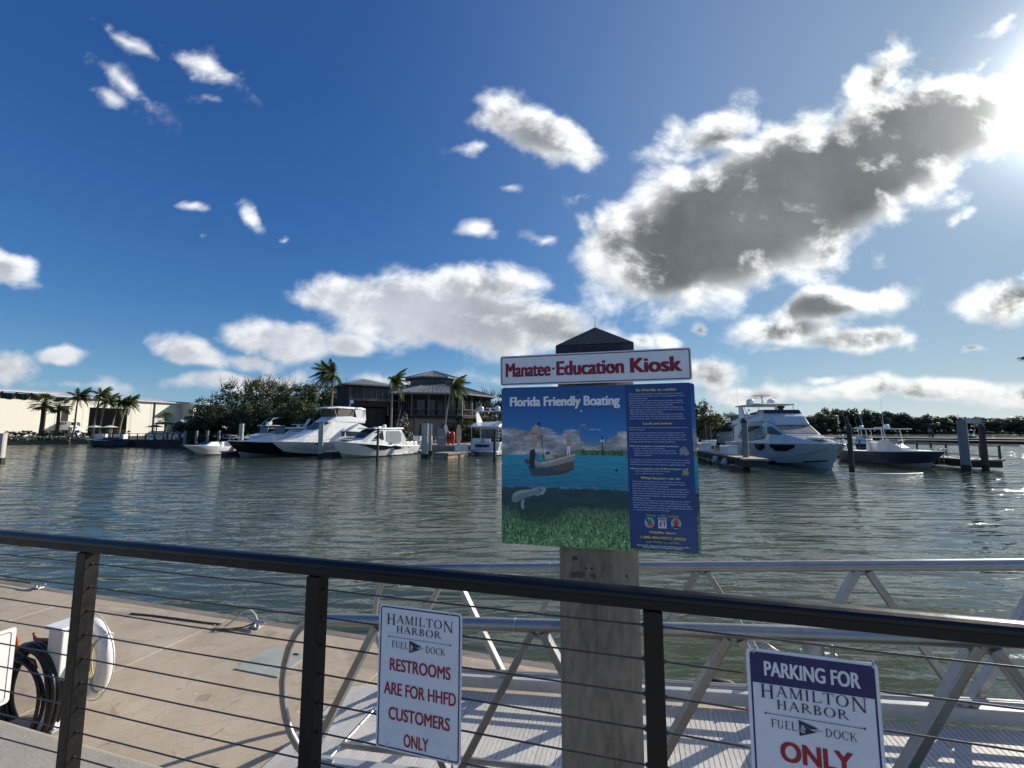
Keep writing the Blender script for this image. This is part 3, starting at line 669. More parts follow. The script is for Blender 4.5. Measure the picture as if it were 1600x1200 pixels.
    body1 = ['Never chase wild animals. It is illegal to harass or disturb', 'protected species in Florida waters. Give them plenty of space', 'and avoid wildlife whenever possible.', 'Reduce disturbance. Stay in the marked channels in seagrass', 'beds and shallow waters, and obey posted speed zones for', 'protection of manatees and other animals.', 'Avoid islands. Do not go ashore where birds are nesting. The', 'sight of people or dogs causes birds to leave the nest and the', 'eggs and chicks can overheat.', 'Avoid night lights near beaches. Hatchlings use natural light', 'to find the ocean from the beach. Keep lights low along the', 'beach in nesting season to avoid disorienting turtle hatchlings.']
    y = 617.0
    for i, s in enumerate(body1):
        short = i in (2, 5, 8); x1 = {2: 1012, 5: 1052, 8: 1036}.get(i, 1067+(i % 3)*2); L_(s, 983+i*.12, x1, y+i*3.48)
    for s, a, y_ in (('Never chase wild animals.', 1010, 617.0), ('Reduce disturbance.', 1016, 627.4), ('Avoid islands.', 1006, 637.9), ('Avoid night lights.', 1020, 648.3)): pass
    line('Look out below', 1005, 1051, 663.5, .0105, yl, .03)
    for i, (s, x1) in enumerate((('Manatees and sea turtles are slow moving animals and must be given room.', 1074), ('Avoid collisions.', 1008))): L_(s, 982.5, x1, 669+i*3.5)
    for i, (s, x1) in enumerate((('Manatees are protected mammals found in the bays and rivers of', 1068), ('Florida. They live in seagrass meadows and shallow waters. They', 1072), ('surface to breathe every few minutes and are gentle grazers of', 1069), ('plants. Because they rest near the surface, they are often at risk', 1073), ('of being struck by boats and by their propellers.', 1056))): L_(s, 983+i*.2, x1, 677.2+i*3.45)
    line("How to recognize a manatee's presence:", 984, 1061, 698.0, .0070, wt, .02)
    for i, (s, x0, x1) in enumerate((('Look for a swirl on the water surface.', 990, 1039), ('Look for a circular footprint pattern left by the tail of', 990.5, 1056), ('the manatee, and look for a nose near the surface of water', 991, 1058), ('while it breathes.', 991, 1019))): L_(s, x0, x1, 701.5+i*3.55)
    for i, (s, x1) in enumerate((('Five species of sea turtles are found in Florida waters, all are either', 1078), ('endangered or threatened. Sea turtles rest at or just under the surface', 1078), ('of the water and may come to the surface for a quick breath of air.', 1072))): L_(s, 984.5, x1, 718.8+i*3.7)
    line("How to recognize a sea turtle's presence:", 985, 1064.5, 732.8, .0070, wt, .02)
    for i, (s, x0, x1) in enumerate((('Look for a turtle shell or head at the surface', 992, 1046), ('or a splash as it dives.', 993, 1036))): L_(s, x0, x1, 736.5+i*3.8)
    line('What boaters can do', 1001, 1063, 748.5, .0110, yl, .03)
    for i, (s, x1) in enumerate((('Wear polarized sunglasses. They reduce glare and help you', 1069), ('see animals, seagrass and shallow places just below the surface.', 1072), ('Watch for the swirls and snouts of manatees.', 1045), ('Know the zones. Watch for posted speed zone signs and obey', 1073), ('them. Slow down where manatees are seen and stay in the', 1077), ('deep water marked channels. They are there to protect.', 1074), ('Use marked channels. Shallow water damages boats and', 1071), ('seagrass beds.', 1016), ('Pack a lookout. Everyone on board should help spot the animals', 1077), ('swimming ahead of the boat and at the surface of the water.', 1076), ('Stow it. Properly dispose of litter and fishing line and gear', 1080), ('which can entangle birds, turtles and manatees. Bring it back', 1081), ('to shore and recycle it or throw it away.', 1046))): L_(s, 988+i*.1, x1, 752.8+i*3.65)
    line('Wear a life jacket', 1009, 1060, 806.5, .0105, gy, .03)
    line('Wildlife Alert:', 1014, 1056, 833.0, .0098, yl, .03); line('1-888-404-FWCC (3922)', 1001, 1071, 840.7, .0108, yl, .035); line('cell *FWC or #FWC', 1009, 1063, 848.0, .0100, gy, .03)
    line('Report sick, dead, or injured manatees or sea turtles,', 995, 1077, 852.0, .0062, wt, .01); line('and any wildlife or boating law violations.', 1004, 1067, 855.2, .0062, wt, .01); line('For more information go to MyFWC.com', 1006, 1067, 859.8, .0062, gy)
    def blob(px, py, a, b_, mat, z, name, n=14, jit=0, rot=0):
        x0, y0 = P(px, py); k = .00305; pts = []
        for i in range(n):
            t_ = 2*PI*i/n; q = 1+rnd.uniform(-jit, jit); xx, yy = a*k*q*math.cos(t_), b_*k*q*math.sin(t_); pts.append((x0+xx*math.cos(rot)-yy*math.sin(rot), y0+xx*math.sin(rot)+yy*math.cos(rot), 0))
        q = MB().poly(pts).build(name, mat, r); q.location = (0, 0, z); return q
    # small emblems beside the text
    g_ = mt('poster_manatee_grey', (.20, .22, .25)); tn = mt('poster_turtle_tan', (.28, .22, .15)); rd = mt('poster_red', (.45, .04, .04)); dk = mt('poster_black', (.01, .012, .02)); aq = mt('poster_aqua', (.16, .34, .36))
    shape('manatee_icon', [(1062, 709), (1062, 702), (1066, 698), (1071, 698), (1074, 703), (1077, 707), (1076, 711), (1071, 712), (1067, 709), (1064, 712)], g_, .0016)
    blob(1071, 738, 4.2, 4.6, tn, .0016, 'turtle_icon', jit=.1)
    for a, b_, c_, d_ in ((1073, 735, 1075, 730), (1069, 735, 1066, 732), (1068, 740, 1066, 744), (1073, 742, 1075, 744), (1075, 739, 1078, 741)): shape('turtle_flipper', [(a-1.2, b_), (a+1.2, b_), (c_+.7, d_), (c_-.7, d_)], tn, .0018)
    blob(1014.5, 816.5, 7.2, 7.8, aq, .0016, 'badge'); blob(1016, 819, 4, 3.6, rd, .0019, 'badge_print', jit=.15); shape('badge_print', [(1009, 811), (1012, 810), (1014, 816), (1012, 817)], dk, .0021); shape('badge_print', [(1015, 810), (1017, 811), (1017, 817), (1015, 816)], dk, .0022)
    shape('badge', [(1028, 809), (1041, 809.5), (1041.5, 826), (1028.5, 825.5)], mt('poster_card', (.45, .50, .56)), .0016)
    line('WEAR', 1029.5, 1040, 813.5, .010, mt('poster_badge_blue', (.02, .12, .35)), .03, .0019); shape('badge_print', [(1030, 815.5), (1033.5, 815.5), (1033.8, 823), (1030.3, 822.5)], rd, .0019)
    shape('badge_print', [(1035, 815.5), (1040.5, 815.7), (1040.5, 817.3), (1038.8, 817.3), (1039, 823), (1036.7, 823), (1036.7, 817.2), (1035, 817.2)], mt('poster_badge_blue', (0, 0, 0)), .0019)
    blob(1056, 818.5, 7.4, 8.0, aq, .0016, 'badge'); blob(1056.5, 817, 4, 5.6, rd, .0019, 'badge_print', jit=.15); blob(1056, 819, 1.5, 2, dk, .0021, 'badge_print'); shape('badge_print', [(1050, 822), (1063, 823), (1060, 826), (1052, 825)], dk, .0020)
    # anglers on the flats boat
    hull = mt('poster_boat_hull', (.30, .25, .19)); hull2 = mt('poster_boat_shade', (.055, .05, .055)); skn = mt('poster_skin', (.42, .28, .19)); shirt = mt('poster_khaki', (.34, .28, .19)); wh = mt('poster_boat_white', (.42, .38, .30)); refl = mt('poster_reflection', (.05, .055, .065)); brn = mt('poster_brown_reflection', (.10, .075, .065))
    shape('boat_reflection', [(824, 727), (838, 731), (856, 730), (896, 722), (897, 733), (880, 741), (850, 744), (832, 743)], refl, .0008)
    shape('boat_reflection', [(862, 729), (896, 721), (897, 731), (870, 736)], brn, .0010)
    shape('boat_hull', [(818, 718), (828, 717), (846, 722), (858, 720), (898, 709), (900, 711), (896, 719), (880, 724), (856, 729), (834, 727), (822, 724)], hull, .0012)
    shape('boat_stripe', [(846, 722), (858, 720), (898, 709), (899, 711), (858, 723), (846, 725)], mt('poster_boat_light', (.50, .45, .36)), .0014)
    shape('boat_stern', [(818, 718), (828, 717), (833, 727), (822, 724)], hull2, .0015)
    shape('boat_deck', [(850, 714), (868, 711), (898, 709), (880, 714), (858, 718), (848, 718)], mt('poster_boat_deck', (.20, .17, .13)), .0016)
    shape('console', [(850, 709), (862, 708), (866, 716), (853, 718)], wh, .0018); shape('windscreen', [(853, 706), (858, 705), (860, 709), (853, 710)], refl, .0019)
    shape('outboard_engine', [(829, 703), (835, 701), (837, 709), (835, 722), (837, 733), (829, 731), (827, 714)], dk, .0018)
    shape('poling_platform', [(823, 699), (846, 698), (846, 700), (823, 701)], wh, .0019)
    for a in (826, 843): shape('platform_leg', [(a, 700), (a+.9, 700), (a+2, 718), (a+1, 718)], wh, .0017)
    shape('angler_trousers', [(831, 677), (839, 677), (840, 684), (838, 698), (835, 698), (835, 686), (833, 698), (830, 698), (830, 686)], mt('poster_trousers', (.36, .27, .22)), .0022)
    shape('angler_shirt', [(832, 667), (837, 663), (842, 665), (842, 671), (839, 678), (831, 678), (831, 672)], shirt, .0023)
    blob(842.5, 662, 2.4, 2.6, dk, .0025, 'angler_head'); shape('angler_arm', [(841, 667), (843, 671), (846, 676), (844, 679), (841, 675), (838, 670)], skn, .0026); shape('angler_belt', [(831, 676.5), (839, 676.5), (839, 678), (831, 678)], rd, .0027)
    shape('fishing_pole', [(845, 679), (846, 679), (850, 716), (849.4, 716)], dk, .0020)
    shape('angler_trousers', [(886, 696), (892, 696), (891, 704), (891, 711), (889, 711), (888.5, 703), (887.5, 711), (885.5, 711)], wt, .0022)
    shape('angler_shirt', [(885, 686), (889, 683), (892, 685), (893, 690), (892, 697), (886, 697)], shirt, .0023); blob(889.5, 682, 1.8, 1.8, skn, .0025, 'angler_head'); shape('angler_arm', [(887, 692), (896, 694), (896, 695.5), (887, 695)], skn, .0026)
    for a, b_ in ((941, 681),): shape('channel_marker', [(a-.4, b_-1), (a+.5, b_-1), (a+.9, b_+24), (a-.4, b_+24)], dk, .0018); shape('marker_house', [(a-3, b_+6), (a+3, b_+6), (a+3, b_+10), (a-3, b_+10)], wt, .0016); shape('marker_roof', [(a-1, b_+3), (a+1, b_+3), (a+1, b_+5.6), (a-1, b_+5.6)], dk, .0020)
    shape('gull', [(906, 642), (910, 641), (909, 644)], wt, .0016)
    shape('underwater_fish', [(921, 761), (925, 760), (933, 760), (932, 762), (924, 763)], mt('poster_fish_pink', (.25, .12, .11)), .0012)
    # manatee with flipper: layered pieces for its lit back and shaded belly
    mg = M('poster_manatee_skin', (.24, .30, .30), .4, var=.5, scale=14); ml = mt('poster_manatee_light', (.27, .33, .33)); mdk = mt('poster_manatee_dark', (.035, .06, .055))
    shape('manatee', [(800, 783), (799, 777), (802, 771), (808, 767), (817, 765), (828, 764), (836, 762), (842, 760), (848, 759), (852, 762), (853, 766), (851, 770), (848, 773), (844, 773), (840, 775), (834, 773), (826, 776), (818, 780), (810, 783), (804, 785)], mg, .0012)
    shape('manatee_back', [(802, 771), (808, 767), (817, 765), (828, 764), (836, 762), (842, 760), (838, 765), (826, 768), (815, 770), (806, 775), (801, 778)], ml, .0014)
    shape('manatee_muzzle', [(843, 766), (846, 761), (850, 760), (853, 763), (852, 768), (848, 772), (844, 772)], ml, .0015); shape('manatee_mouth', [(842, 769), (846, 763), (847, 764), (844, 770)], mdk, .0016)
    shape('manatee_flipper', [(816, 781), (820, 781), (818, 787), (819, 793), (817, 796), (814, 791), (814, 785)], ml, .0014)
    for x, y in ((-.075, .352), (.10, -.02)): MB().lathe([(.0055, 0), (.0048, .003), (.0001, .004)], 12, (x, y, .002)).build('bolt', m_black, r)
poster_sign()

# ------------------------------------------------------------------ gangway
def gangway():
    SL = .092; x0 = -2.40                                   # slope along the quay; s of the lower end
    zt = lambda s: CAMH-1.472+SL*(s+2.31)                   # centre line of the handrail chord
    r = qroot('gangway', 'aluminium truss gangway with tubular handrails sloping down to the floating dock', 'gangway', 0, 0, 0)
    xe = 7.4; hk = 1.02; ang = math.atan(SL)
    for nn, lab in ((2.95, 'near'), (4.20, 'far')):
        zb = lambda s: zt(s)-hk
        MB().tube([(x0+.05, nn, zt(x0+.05)), (xe, nn, zt(xe))], .043, 18).build('handrail_chord', m_alu, r)
        MB().bar((x0, nn, zb(x0)-.03), (xe, nn, zb(xe)-.03), .10, .10).build('bottom_chord', m_alu_white, r, bevel=.005)
        for k in range(0, 8):
            st = -1.85+1.19*k
            for d_ in (-1, 1):
                sb = st+d_*.575
                MB().bar((st+d_*.035, nn, zt(st)-.035), (sb, nn, zb(sb)+.02), .050, .076, up=(0, 1, 0)).build('truss_diagonal', m_alu, r, bevel=.006)
        for k in range(0, 8):
            st = -1.85+1.19*k; MB().box((st, nn, zt(st)-.052), (.15, .012, .045)).build('gusset_plate', m_alu, r, bevel=.003)
            MB().tube([(st-.16, nn, zt(st-.16)), (st-.153, nn, zt(st-.153))], .0455, 16).build('weld_bead', m_alu_white, r) if k % 3 == 1 else None
        # rounded end hoop
        h = []
        top = zt(x0+.1); 
        for a in range(0, 13):
            t_ = a/12; an = R(90+180*t_)
            h.append((x0+.02+.33*math.cos(an), nn, (top-.505)+.505*math.sin(an)-.0*t_))
        MB().tube([(x0+.12, nn, top)]+h+[(x0+.18, nn, top-1.01)], .0265, 14).build('end_hoop', m_alu, r)
    # mid height grab rail seen over the deck, on both trusses' inner faces
    for nn in (3.02, 4.13):
        MB().bar((x0+.2, nn, zt(x0+.2)-.93), (xe, nn, zt(xe)-.93), .02, .035).build('toe_rail', m_alu, r, bevel=.003)
    MB().tube([(x0+.1, 4.06, zt(x0)-.90), (xe, 4.06, zt(xe)-.90)], .016, 10).build('utility_pipe', m_alu, r)
    # deck planks: each plank is a board with four raised ribs running across the gangway
    pw = .1472; b = MB(); wy = 1.10
    b.box((0, 0, -.012), (pw-.003, wy, .022))
    for q in range(4): b.box((-pw/2+.0184+q*.0368, 0, .0015), (.0315, wy, .004))
    pm = b.mesh('deck_plank', m_alu_deck)
    n = int((xe-x0)/pw)
    for i in range(n):
        s = x0+pw*(i+.5); o = bpy.data.objects.new('deck_plank', pm); C.objects.link(o); o.parent = r
        o.location = (s, 3.575, zt(s)-1.115); o.rotation_euler = (0, -ang, 0)
    for i in range(0, 7):
        s = x0+.3+1.19*i; MB().bar((s, 3.0, zt(s)-1.19), (s, 4.15, zt(s)-1.19), .06, .08).build('cross_beam', m_alu, r)
    # hinged transition plate down to the dock
    tp = MB(); a = Vector((x0+.02, 0, zt(x0)-1.11)); b_ = Vector((x0-.62, 0, DZ+.018)); mid = (a+b_)/2; L = (a-b_).length; an = math.atan2(a.z-b_.z, a.x-b_.x)
    tp.box((0, 0, 0), (L, 1.20, .010))
    k = int(L/.030)
    for q in range(k): tp.box((-L/2+.015+q*.030, 0, .006), (.022, 1.20, .004))
    o = tp.build('transition_plate', m_alu_deck, r); o.location = (mid.x, 3.64, mid.z); o.rotation_euler = (0, -an, 0)
    hg = MB().tube([(x0+.02, 3.03, zt(x0)-1.105), (x0+.02, 4.24, zt(x0)-1.105)], .012, 10).build('hinge_pin', m_steel, r)
    for s_, y_ in ((x0+.3, 3.1), (x0+.3, 4.05), (x0+.03, 3.5)): MB().lathe([(.009, 0), (.007, .004), (.0001, .005)], 10, (s_, y_, zt(s_)-1.100)).build('bolt', m_steel, r)
gangway()

# ------------------------------------------------------------------ fuel hose pedestal, hoses, life ring
def pedestal():
    r = qroot('dock_pedestal', 'square white dock pedestal with capped top behind the left railing post', 'pedestal', -5.25, 3.02, DZ)
    MB().box((-.06, 0, .45), (.20, .20, .90)).build('housing', m_white, r, bevel=.01)
    MB().box((-.06, 0, .915), (.25, .25, .03)).build('cap', m_white, r, bevel=.008)
    MB().box((-.06, 0, .02), (.26, .26, .04)).build('base', m_alu, r, bevel=.006)
    MB().box((-.145, -.02, .62), (.012, .15, .22)).build('outlet_door', m_alu, r, bevel=.004)
    h = MB(); h.tube([(-.14, -.06, .78), (-.34, -.10, .78), (-.36, -.10, .84)], .014, 8); h.tube([(-.14, .06, .78), (-.34, .04, .78), (-.36, .04, .84)], .014, 8)
    h.build('hose_hanger', m_copper, r)
pedestal()
def hoses():
    for k, (rad, w_, dy, lab) in enumerate(((.42, 8, .0, 'thick bundle of coiled black fuel hose hanging on the pedestal'), (.33, 2, .13, 'thin inner loop of black hose hanging beside the thick coil'))):
        r = qroot('fuel_hose', lab, 'hose', -5.60, 2.93-dy*.5, DZ+.27, 'black hoses hung on the dock pedestal')
        for q in range(w_):
            rr = rad-.009*q+rnd.uniform(-.01, .01); pts = []
            for a in range(40):
                t_ = 2*PI*a/40; pts.append((rr*math.cos(t_)*1.0, (q % 4-1.5)*.032+.01*math.sin(3*t_+q), rr*math.sin(t_)*1.12))
            MB().tube(pts, .020 if k == 0 else .0145, 8, closed=True).build('hose_loop', m_hosebl, r)
    r = qroot('fuel_nozzle', 'hose fitting with orange ends hooked over the hose hanger', 'nozzle', -5.70, 2.86, DZ+.70)
    MB().tube([(0, 0, 0), (.10, .0, -.06), (.22, 0, -.07)], .016, 8).build('nozzle_pipe', m_rope, r)
    MB().tube([(-.04, 0, .11), (0, 0, 0)], .020, 8).build('nozzle_tip', m_copper, r); MB().tube([(.22, 0, -.07), (.27, 0, -.14)], .022, 8).build('nozzle_grip', m_copper, r)
hoses()
def life_ring():
    r = qroot('life_ring', 'white life ring hung on the outer side of the dock pedestal', 'life ring', -5.34, 3.24, DZ+.50); r.rotation_euler = (0, 0, -TH-R(8))
    b = MB(); n1_, n2_ = 36, 12; R0, r1, r2 = .29, .085, .062
    vs = [((R0+r1*math.cos(b_*2*PI/n2_))*math.cos(a*2*PI/n1_), r2*math.sin(b_*2*PI/n2_), (R0+r1*math.cos(b_*2*PI/n2_))*math.sin(a*2*PI/n1_)) for a in range(n1_) for b_ in range(n2_)]
    b.add(vs, [(a*n2_+b_, ((a+1) % n1_)*n2_+b_, ((a+1) % n1_)*n2_+(b_+1) % n2_, a*n2_+(b_+1) % n2_) for a in range(n1_) for b_ in range(n2_)], True)
    b.build('ring', m_gelcoat, r)
    for k in range(4):
        a = R(45+90*k); pts = [((R0+.092*math.cos(t_))*math.cos(a), .070*math.sin(t_), (R0+.092*math.cos(t_))*math.sin(a)) for t_ in [2*PI*i/16 for i in range(16)]]
        MB().tube(pts, .008, 6, closed=True).build('band', m_ropew, r)
    pts = []
    for i in range(48):
        t_ = 2*PI*i/48; rr = R0+.098+.02*abs(math.sin(2*(t_-R(45)))); pts.append((rr*math.cos(t_), .01, rr*math.sin(t_)))
    MB().tube(pts, .006, 6, closed=True).build('grab_line', m_ropew, r)
    MB().tube([(.0, -.12, .30), (.0, .02, .32), (.0, .08, .24)], .01, 6).build('hook', m_steel, r)
    for q in range(5):
        MB().tube([(.13*math.cos(2*PI*i/18)*(1-.08*q), .0+.012*q, -.04+.17*math.sin(2*PI*i/18)) for i in range(18)], .007, 6, closed=True).build('throw_line', M('throw_line_yellow', (.50, .44, .22), .8, var=.2, scale=50) if q == 0 else bpy.data.materials['throw_line_yellow'], r)
life_ring()
def dock_end_fittings():
    r = qroot('dock_ladder', 'aluminium swim ladder on the end of the floating dock under the gangway', 'ladder', 1.20, 4.75, 0)
    for y in (-.2, .2):
        MB().tube([(-.20, y, DZ+.02), (-.20, y, DZ+.78), (-.12, y, DZ+.86), (-.02, y, DZ+.80), (.0, y, DZ+.5), (0, y, -.9)], .019, 10).build('rail', m_alu, r)
    for k in range(6): MB().bar((0, -.2, DZ+.2-.27*k), (0, .2, DZ+.2-.27*k), .05, .025).build('rung', m_alu, r)
    p = qroot('ladder_pile', 'slim pair of aluminium guide posts standing past the dock end beneath the gangway', 'post', 1.52, 4.95, 0)
    for x, w_ in ((0, .07), (.13, .05), (.22, .03)): MB().box((x, 0, .15), (w_*.7, .05, 2.2)).build('guide_post', m_alu, p, bevel=.006)
    MB().box((.1, 0, 1.15), (.30, .05, .05)).build('cross_piece', m_alu_white, p, bevel=.004)
    q = qroot('bumper_roller', 'black rubber bumper roller on the outer corner of the floating dock', 'bumper', .80, 5.36, DZ+.05)
    MB().tube([(-.16, 0, 0), (-.12, 0, 0), (.12, 0, 0), (.16, 0, 0)], [.02, .045, .045, .02], 14).build('roller', m_black, q)
    MB().box((0, -.02, -.07), (.34, .05, .03)).build('bracket', m_black, q)
    c_ = cleat(.62, 4.55, 'small horn cleat near the dock end seen between the gangway diagonals', R(30)); c_.scale = (.6, .6, .6)
dock_end_fittings()

# ================================================================== the marina
m_glassb = glass('tinted_boat_glass', (.012, .015, .02), .08)
m_glassc = M('clear_curtain_vinyl', (.30, .33, .34), .12, var=.1, scale=1)
m_hullw = M('white_hull_gelcoat', (.74, .745, .74), .22, var=.035, scale=.4, coat=.5, dirt=((.60, .60, .57), .3))
m_hullblk = M('black_hull_gelcoat', (.008, .009, .012), .12, var=.1, scale=.5, coat=.7)
m_hullgrey = M('slate_blue_hull', (.045, .052, .078), .16, var=.1, scale=.5, coat=.7)
m_hullblue = M('pale_blue_hull_gelcoat', (.50, .54, .57), .18, var=.04, scale=.4, coat=.6)
m_bottom = M('antifouling_paint', (.015, .014, .016), .6, var=.3, scale=2)
m_bottomt = M('tan_antifouling', (.30, .28, .25), .5, var=.15, scale=2)
m_deckw = M('white_nonskid_deck', (.72, .72, .70), .55, var=.05, scale=2)
m_canvas = M('dark_canvas', (.05, .055, .07), .85, var=.2, scale=3)
m_canvasb = M('blue_canvas', (.03, .06, .16), .85, var=.2, scale=3)
m_timber = M('timber_pile_wood', (.075, .060, .048), .85, var=.4, scale=3, streak=(1, 1, .15), bump=.5)
m_pilel = M('pale_concrete_pile', (.44, .42, .37), .85, var=.12, scale=1.5, dirt=((.30, .28, .24), .5))
m_pileg = M('grey_concrete_pile', (.20, .21, .215), .85, var=.18, scale=1.5, dirt=((.13, .13, .13), .5))
m_growth = M('tidal_growth', (.035, .035, .028), .9, var=.4, scale=6, bump=.6)
m_fdeck = M('tan_dock_decking', (.40, .33, .25), .85, var=.14, scale=1.2)
m_fside = M('dock_float_side', (.045, .042, .038), .8, var=.3, scale=1.5)
m_fsidel = M('dock_float_side_tan', (.34, .27, .20), .85, var=.2, scale=1.2, dirt=((.12, .10, .08), .7))
m_fender = M('grey_fender', (.40, .44, .45), .4, var=.1, scale=3)

class Hull:
    """planing hull: stern at x = 0, bow towards +x, waterline z = 0"""
    def __init__(s, L, B, fb, fs, rake=1.1, full=.38, flare=.80, draft=.45):
        s.L, s.B, s.fb, s.fs, s.rake, s.full, s.flare, s.draft = L, B, fb, fs, rake, full, flare, draft
    def hb(s, t):
        return s.B/2*((.93+.07*t/s.full) if t < s.full else (1-((t-s.full)/(1-s.full))**2.5)**.80 if t < 1 else 0)
    def zs(s, t): return s.fs+(s.fb-s.fs)*t**1.6
    def sec(s, t):
        b = s.hb(t); z = s.zs(t); q = t**3
        xk = t*s.L-s.rake*1.25*q; xc = t*s.L-s.rake*.85*q; xm = t*s.L-s.rake*.35*q; xs = t*s.L
        bc = b*(s.flare-.50*max(0, (t-.45)/.55)**1.3); zc = .10+.30*z*max(0, (t-.4)/.6)**2.2
        zk = -s.draft*(1-max(0, (t-.8)/.2)**2*.75); zm = zc+(z-zc)*.5; bm = bc+(b-bc)*(.55-.10*t)
        return [(xk, 0, zk), (xc, bc, zc), (xm, bm, zm), (xs-.02*s.rake, b*.985, z-.10), (xs, b, z)]
    def build(s, par, mh, mb_, md, n=22, rail=None, name='hull'):
        T_ = [i/n for i in range(n)]+[.985, 1.0]; sc = [s.sec(t) for t in T_]; m_ = len(sc)
        top = MB(); bot = MB()
        for sg in (1, -1):
            vs = [(p[0], p[1]*sg, p[2]) for q in sc for p in q[1:]]
            f = [(i*4+k, (i+1)*4+k, (i+1)*4+k+1, i*4+k+1)[::sg] for i in range(m_-1) for k in range(3)]; top.add(vs, f, True)
            vs = [(p[0], p[1]*sg, p[2]) for q in sc for p in q[:2]]
            bot.add(vs, [(i*2, (i+1)*2, (i+1)*2+1, i*2+1)[::sg] for i in range(m_-1)], True)
        q = sc[0]; ring = [(p[0], p[1], p[2]) for p in q]+[(p[0], -p[1], p[2]) for p in q[::-1][:-1]]
        top.add(ring, [tuple(range(len(ring)))])
        h = top.build(name, mh, par); bot.build('hull_bottom', mb_, par)
        d = MB(); vs = [v for q_ in sc for v in ((q_[4][0], q_[4][1]-.01, q_[4][2]-.04), (q_[4][0], 0, q_[4][2]+.03), (q_[4][0], -q_[4][1]+.01, q_[4][2]-.04))]
        d.add(vs, [(i*3+k, (i+1)*3+k, (i+1)*3+k+1, i*3+k+1) for i in range(m_-1) for k in range(2)], True); d.build('deck', md, par)
        for sg in (1, -1): MB().tube([(q_[4][0], q_[4][1]*sg, q_[4][2]-.01) for q_ in sc], .032, 6).build('rub_rail', rail or m_black, par)
        return h
    def side(s, t, f):                 # a point of the topsides at station t, f from chine (0) to sheer (1)
        q = s.sec(t)[1:]; k = min(2, int(f*3)); g_ = f*3-k; a, b = q[k], q[k+1]
        return tuple(a[i]+(b[i]-a[i])*g_ for i in range(3))
    def band(s, pts_lo, pts_hi, par, name, mat, off=.045, sides=(1, -1)):
        """a strip on the topsides: lists of (t, f) along its lower and its upper edge"""
        for sg in sides:
            lo = [s.side(*p) for p in pts_lo]; hi = [s.side(*p) for p in pts_hi]; n = len(lo)
            vs = [(p[0], (p[1]+off)*sg, p[2]) for p in lo+hi]
            MB().add(vs, [(i, i+1, n+i+1, n+i)[::sg] for i in range(n-1)], True).build(name, mat, par)
    def bow_rail(s, par, t0, t1, h=.6, n=7, r_=.016, mid=True):
        for sg in (1, -1):
            P = [s.sec(t0+(t1-t0)*i/n)[4] for i in range(n+1)]
            P = [(p[0], max(0, p[1]-.10)*sg, p[2]) for p in P]
            MB().tube([(p[0], p[1], p[2]+h) for p in P], r_, 6).build('bow_rail', m_steel, par)
            if mid: MB().tube([(p[0], p[1], p[2]+h*.5) for p in P], r_*.6, 6).build('bow_rail_wire', m_steel, par)
            for p in P: MB().tube([p, (p[0], p[1], p[2]+h)], r_*.8, 6).build('stanchion', m_steel, par)
class House:
    """superstructure lofted along x: stations (x, z low, z high, half width low, half width high)"""
    def __init__(s, st): s.st = st
    def at(s, x):
        st = s.st
        for a, b in zip(st, st[1:]):
            if a[0] <= x <= b[0]:
                k = (x-a[0])/(b[0]-a[0]) if b[0] > a[0] else 0; return [a[i]+(b[i]-a[i])*k for i in range(5)]
        return list(st[0] if x < st[0][0] else st[-1])
    def build(s, par, name, mat, bevel=.05):
        b = MB(); st = s.st; n = len(st)
        vs = [v for x, z0, z1, w0, w1 in st for v in ((x, -w0, z0), (x, -w1, z1), (x, w1, z1), (x, w0, z0))]
        f = []
        for i in range(n-1):
            for k in range(4): f.append((i*4+k, i*4+(k+1) % 4, (i+1)*4+(k+1) % 4, (i+1)*4+k))
        f += [(0, 3, 2, 1), (n*4-4, n*4-3, n*4-2, n*4-1)]
        return b.add(vs, f).build(name, mat, par, bevel=bevel)
    def sidept(s, x, z, off=.015):
        _, z0, z1, w0, w1 = s.at(x); k = (z-z0)/max(.01, z1-z0); return w0+(w1-w0)*k+off
    def pane(s, pts, par, name='window', mat=None, off=.035, sides=(1, -1)):
        for sg in sides: MB().poly([(x, s.sidept(x, z, off)*sg, z) for x, z in pts][::sg]).build(name, mat or m_glassb, par)
    def top(s, x0, x1, par, f0=-.9, f1=.9, name='windscreen', mat=None, off=.03):
        a, b = s.at(x0), s.at(x1); nrm = Vector((-(b[2]-a[2]), 0, (b[0]-a[0]))).normalized()*off
        return MB().poly([Vector((x0, a[4]*f0, a[2]))+nrm, Vector((x1, b[4]*f0, b[2]))+nrm, Vector((x1, b[4]*f1, b[2]))+nrm, Vector((x0, a[4]*f1, a[2]))+nrm]).build(name, mat or m_glassb, par)
def dome(par, c, r_=.32, name='radar_dome'):
    MB().lathe([(r_*.75, 0), (r_*.98, r_*.25), (r_, r_*.8), (r_*.92, r_*1.25), (r_*.62, r_*1.6), (.001, r_*1.72)], 18, c).build(name, m_gelcoat, par)
def radar_arm(par, c, L=1.1):
    a = MB().tube([c, (c[0], c[1], c[2]+.25)], .07, 8).build('radar_pedestal', m_gelcoat, par)
    MB().box((c[0], c[1], c[2]+.31), (.12, L, .10)).build('radar_arm', m_gelcoat, par, bevel=.02)
def whip(par, a, b, name='antenna', r_=.012): MB().tube([a, b], [r_, r_*.4], 6).build(name, m_white, par)
def outboard(par, x, y, z, k=1.0):
    e = House([(x-.60*k, z+.05, z+.42*k, .16*k, .12*k), (x-.45*k, z-.05, z+.60*k, .23*k, .17*k), (x-.05*k, z, z+.58*k, .22*k, .16*k), (x+.05*k, z+.1, z+.45*k, .18*k, .12*k)])
    o = e.build(par, 'outboard_engine', m_gelcoat, .04); 
    for v in o.data.vertices: v.co.y += y
    MB().box((x-.25*k, y, z-.35*k), (.22*k, .14*k, .75*k)).build('outboard_leg', m_gelcoat, par, bevel=.02)
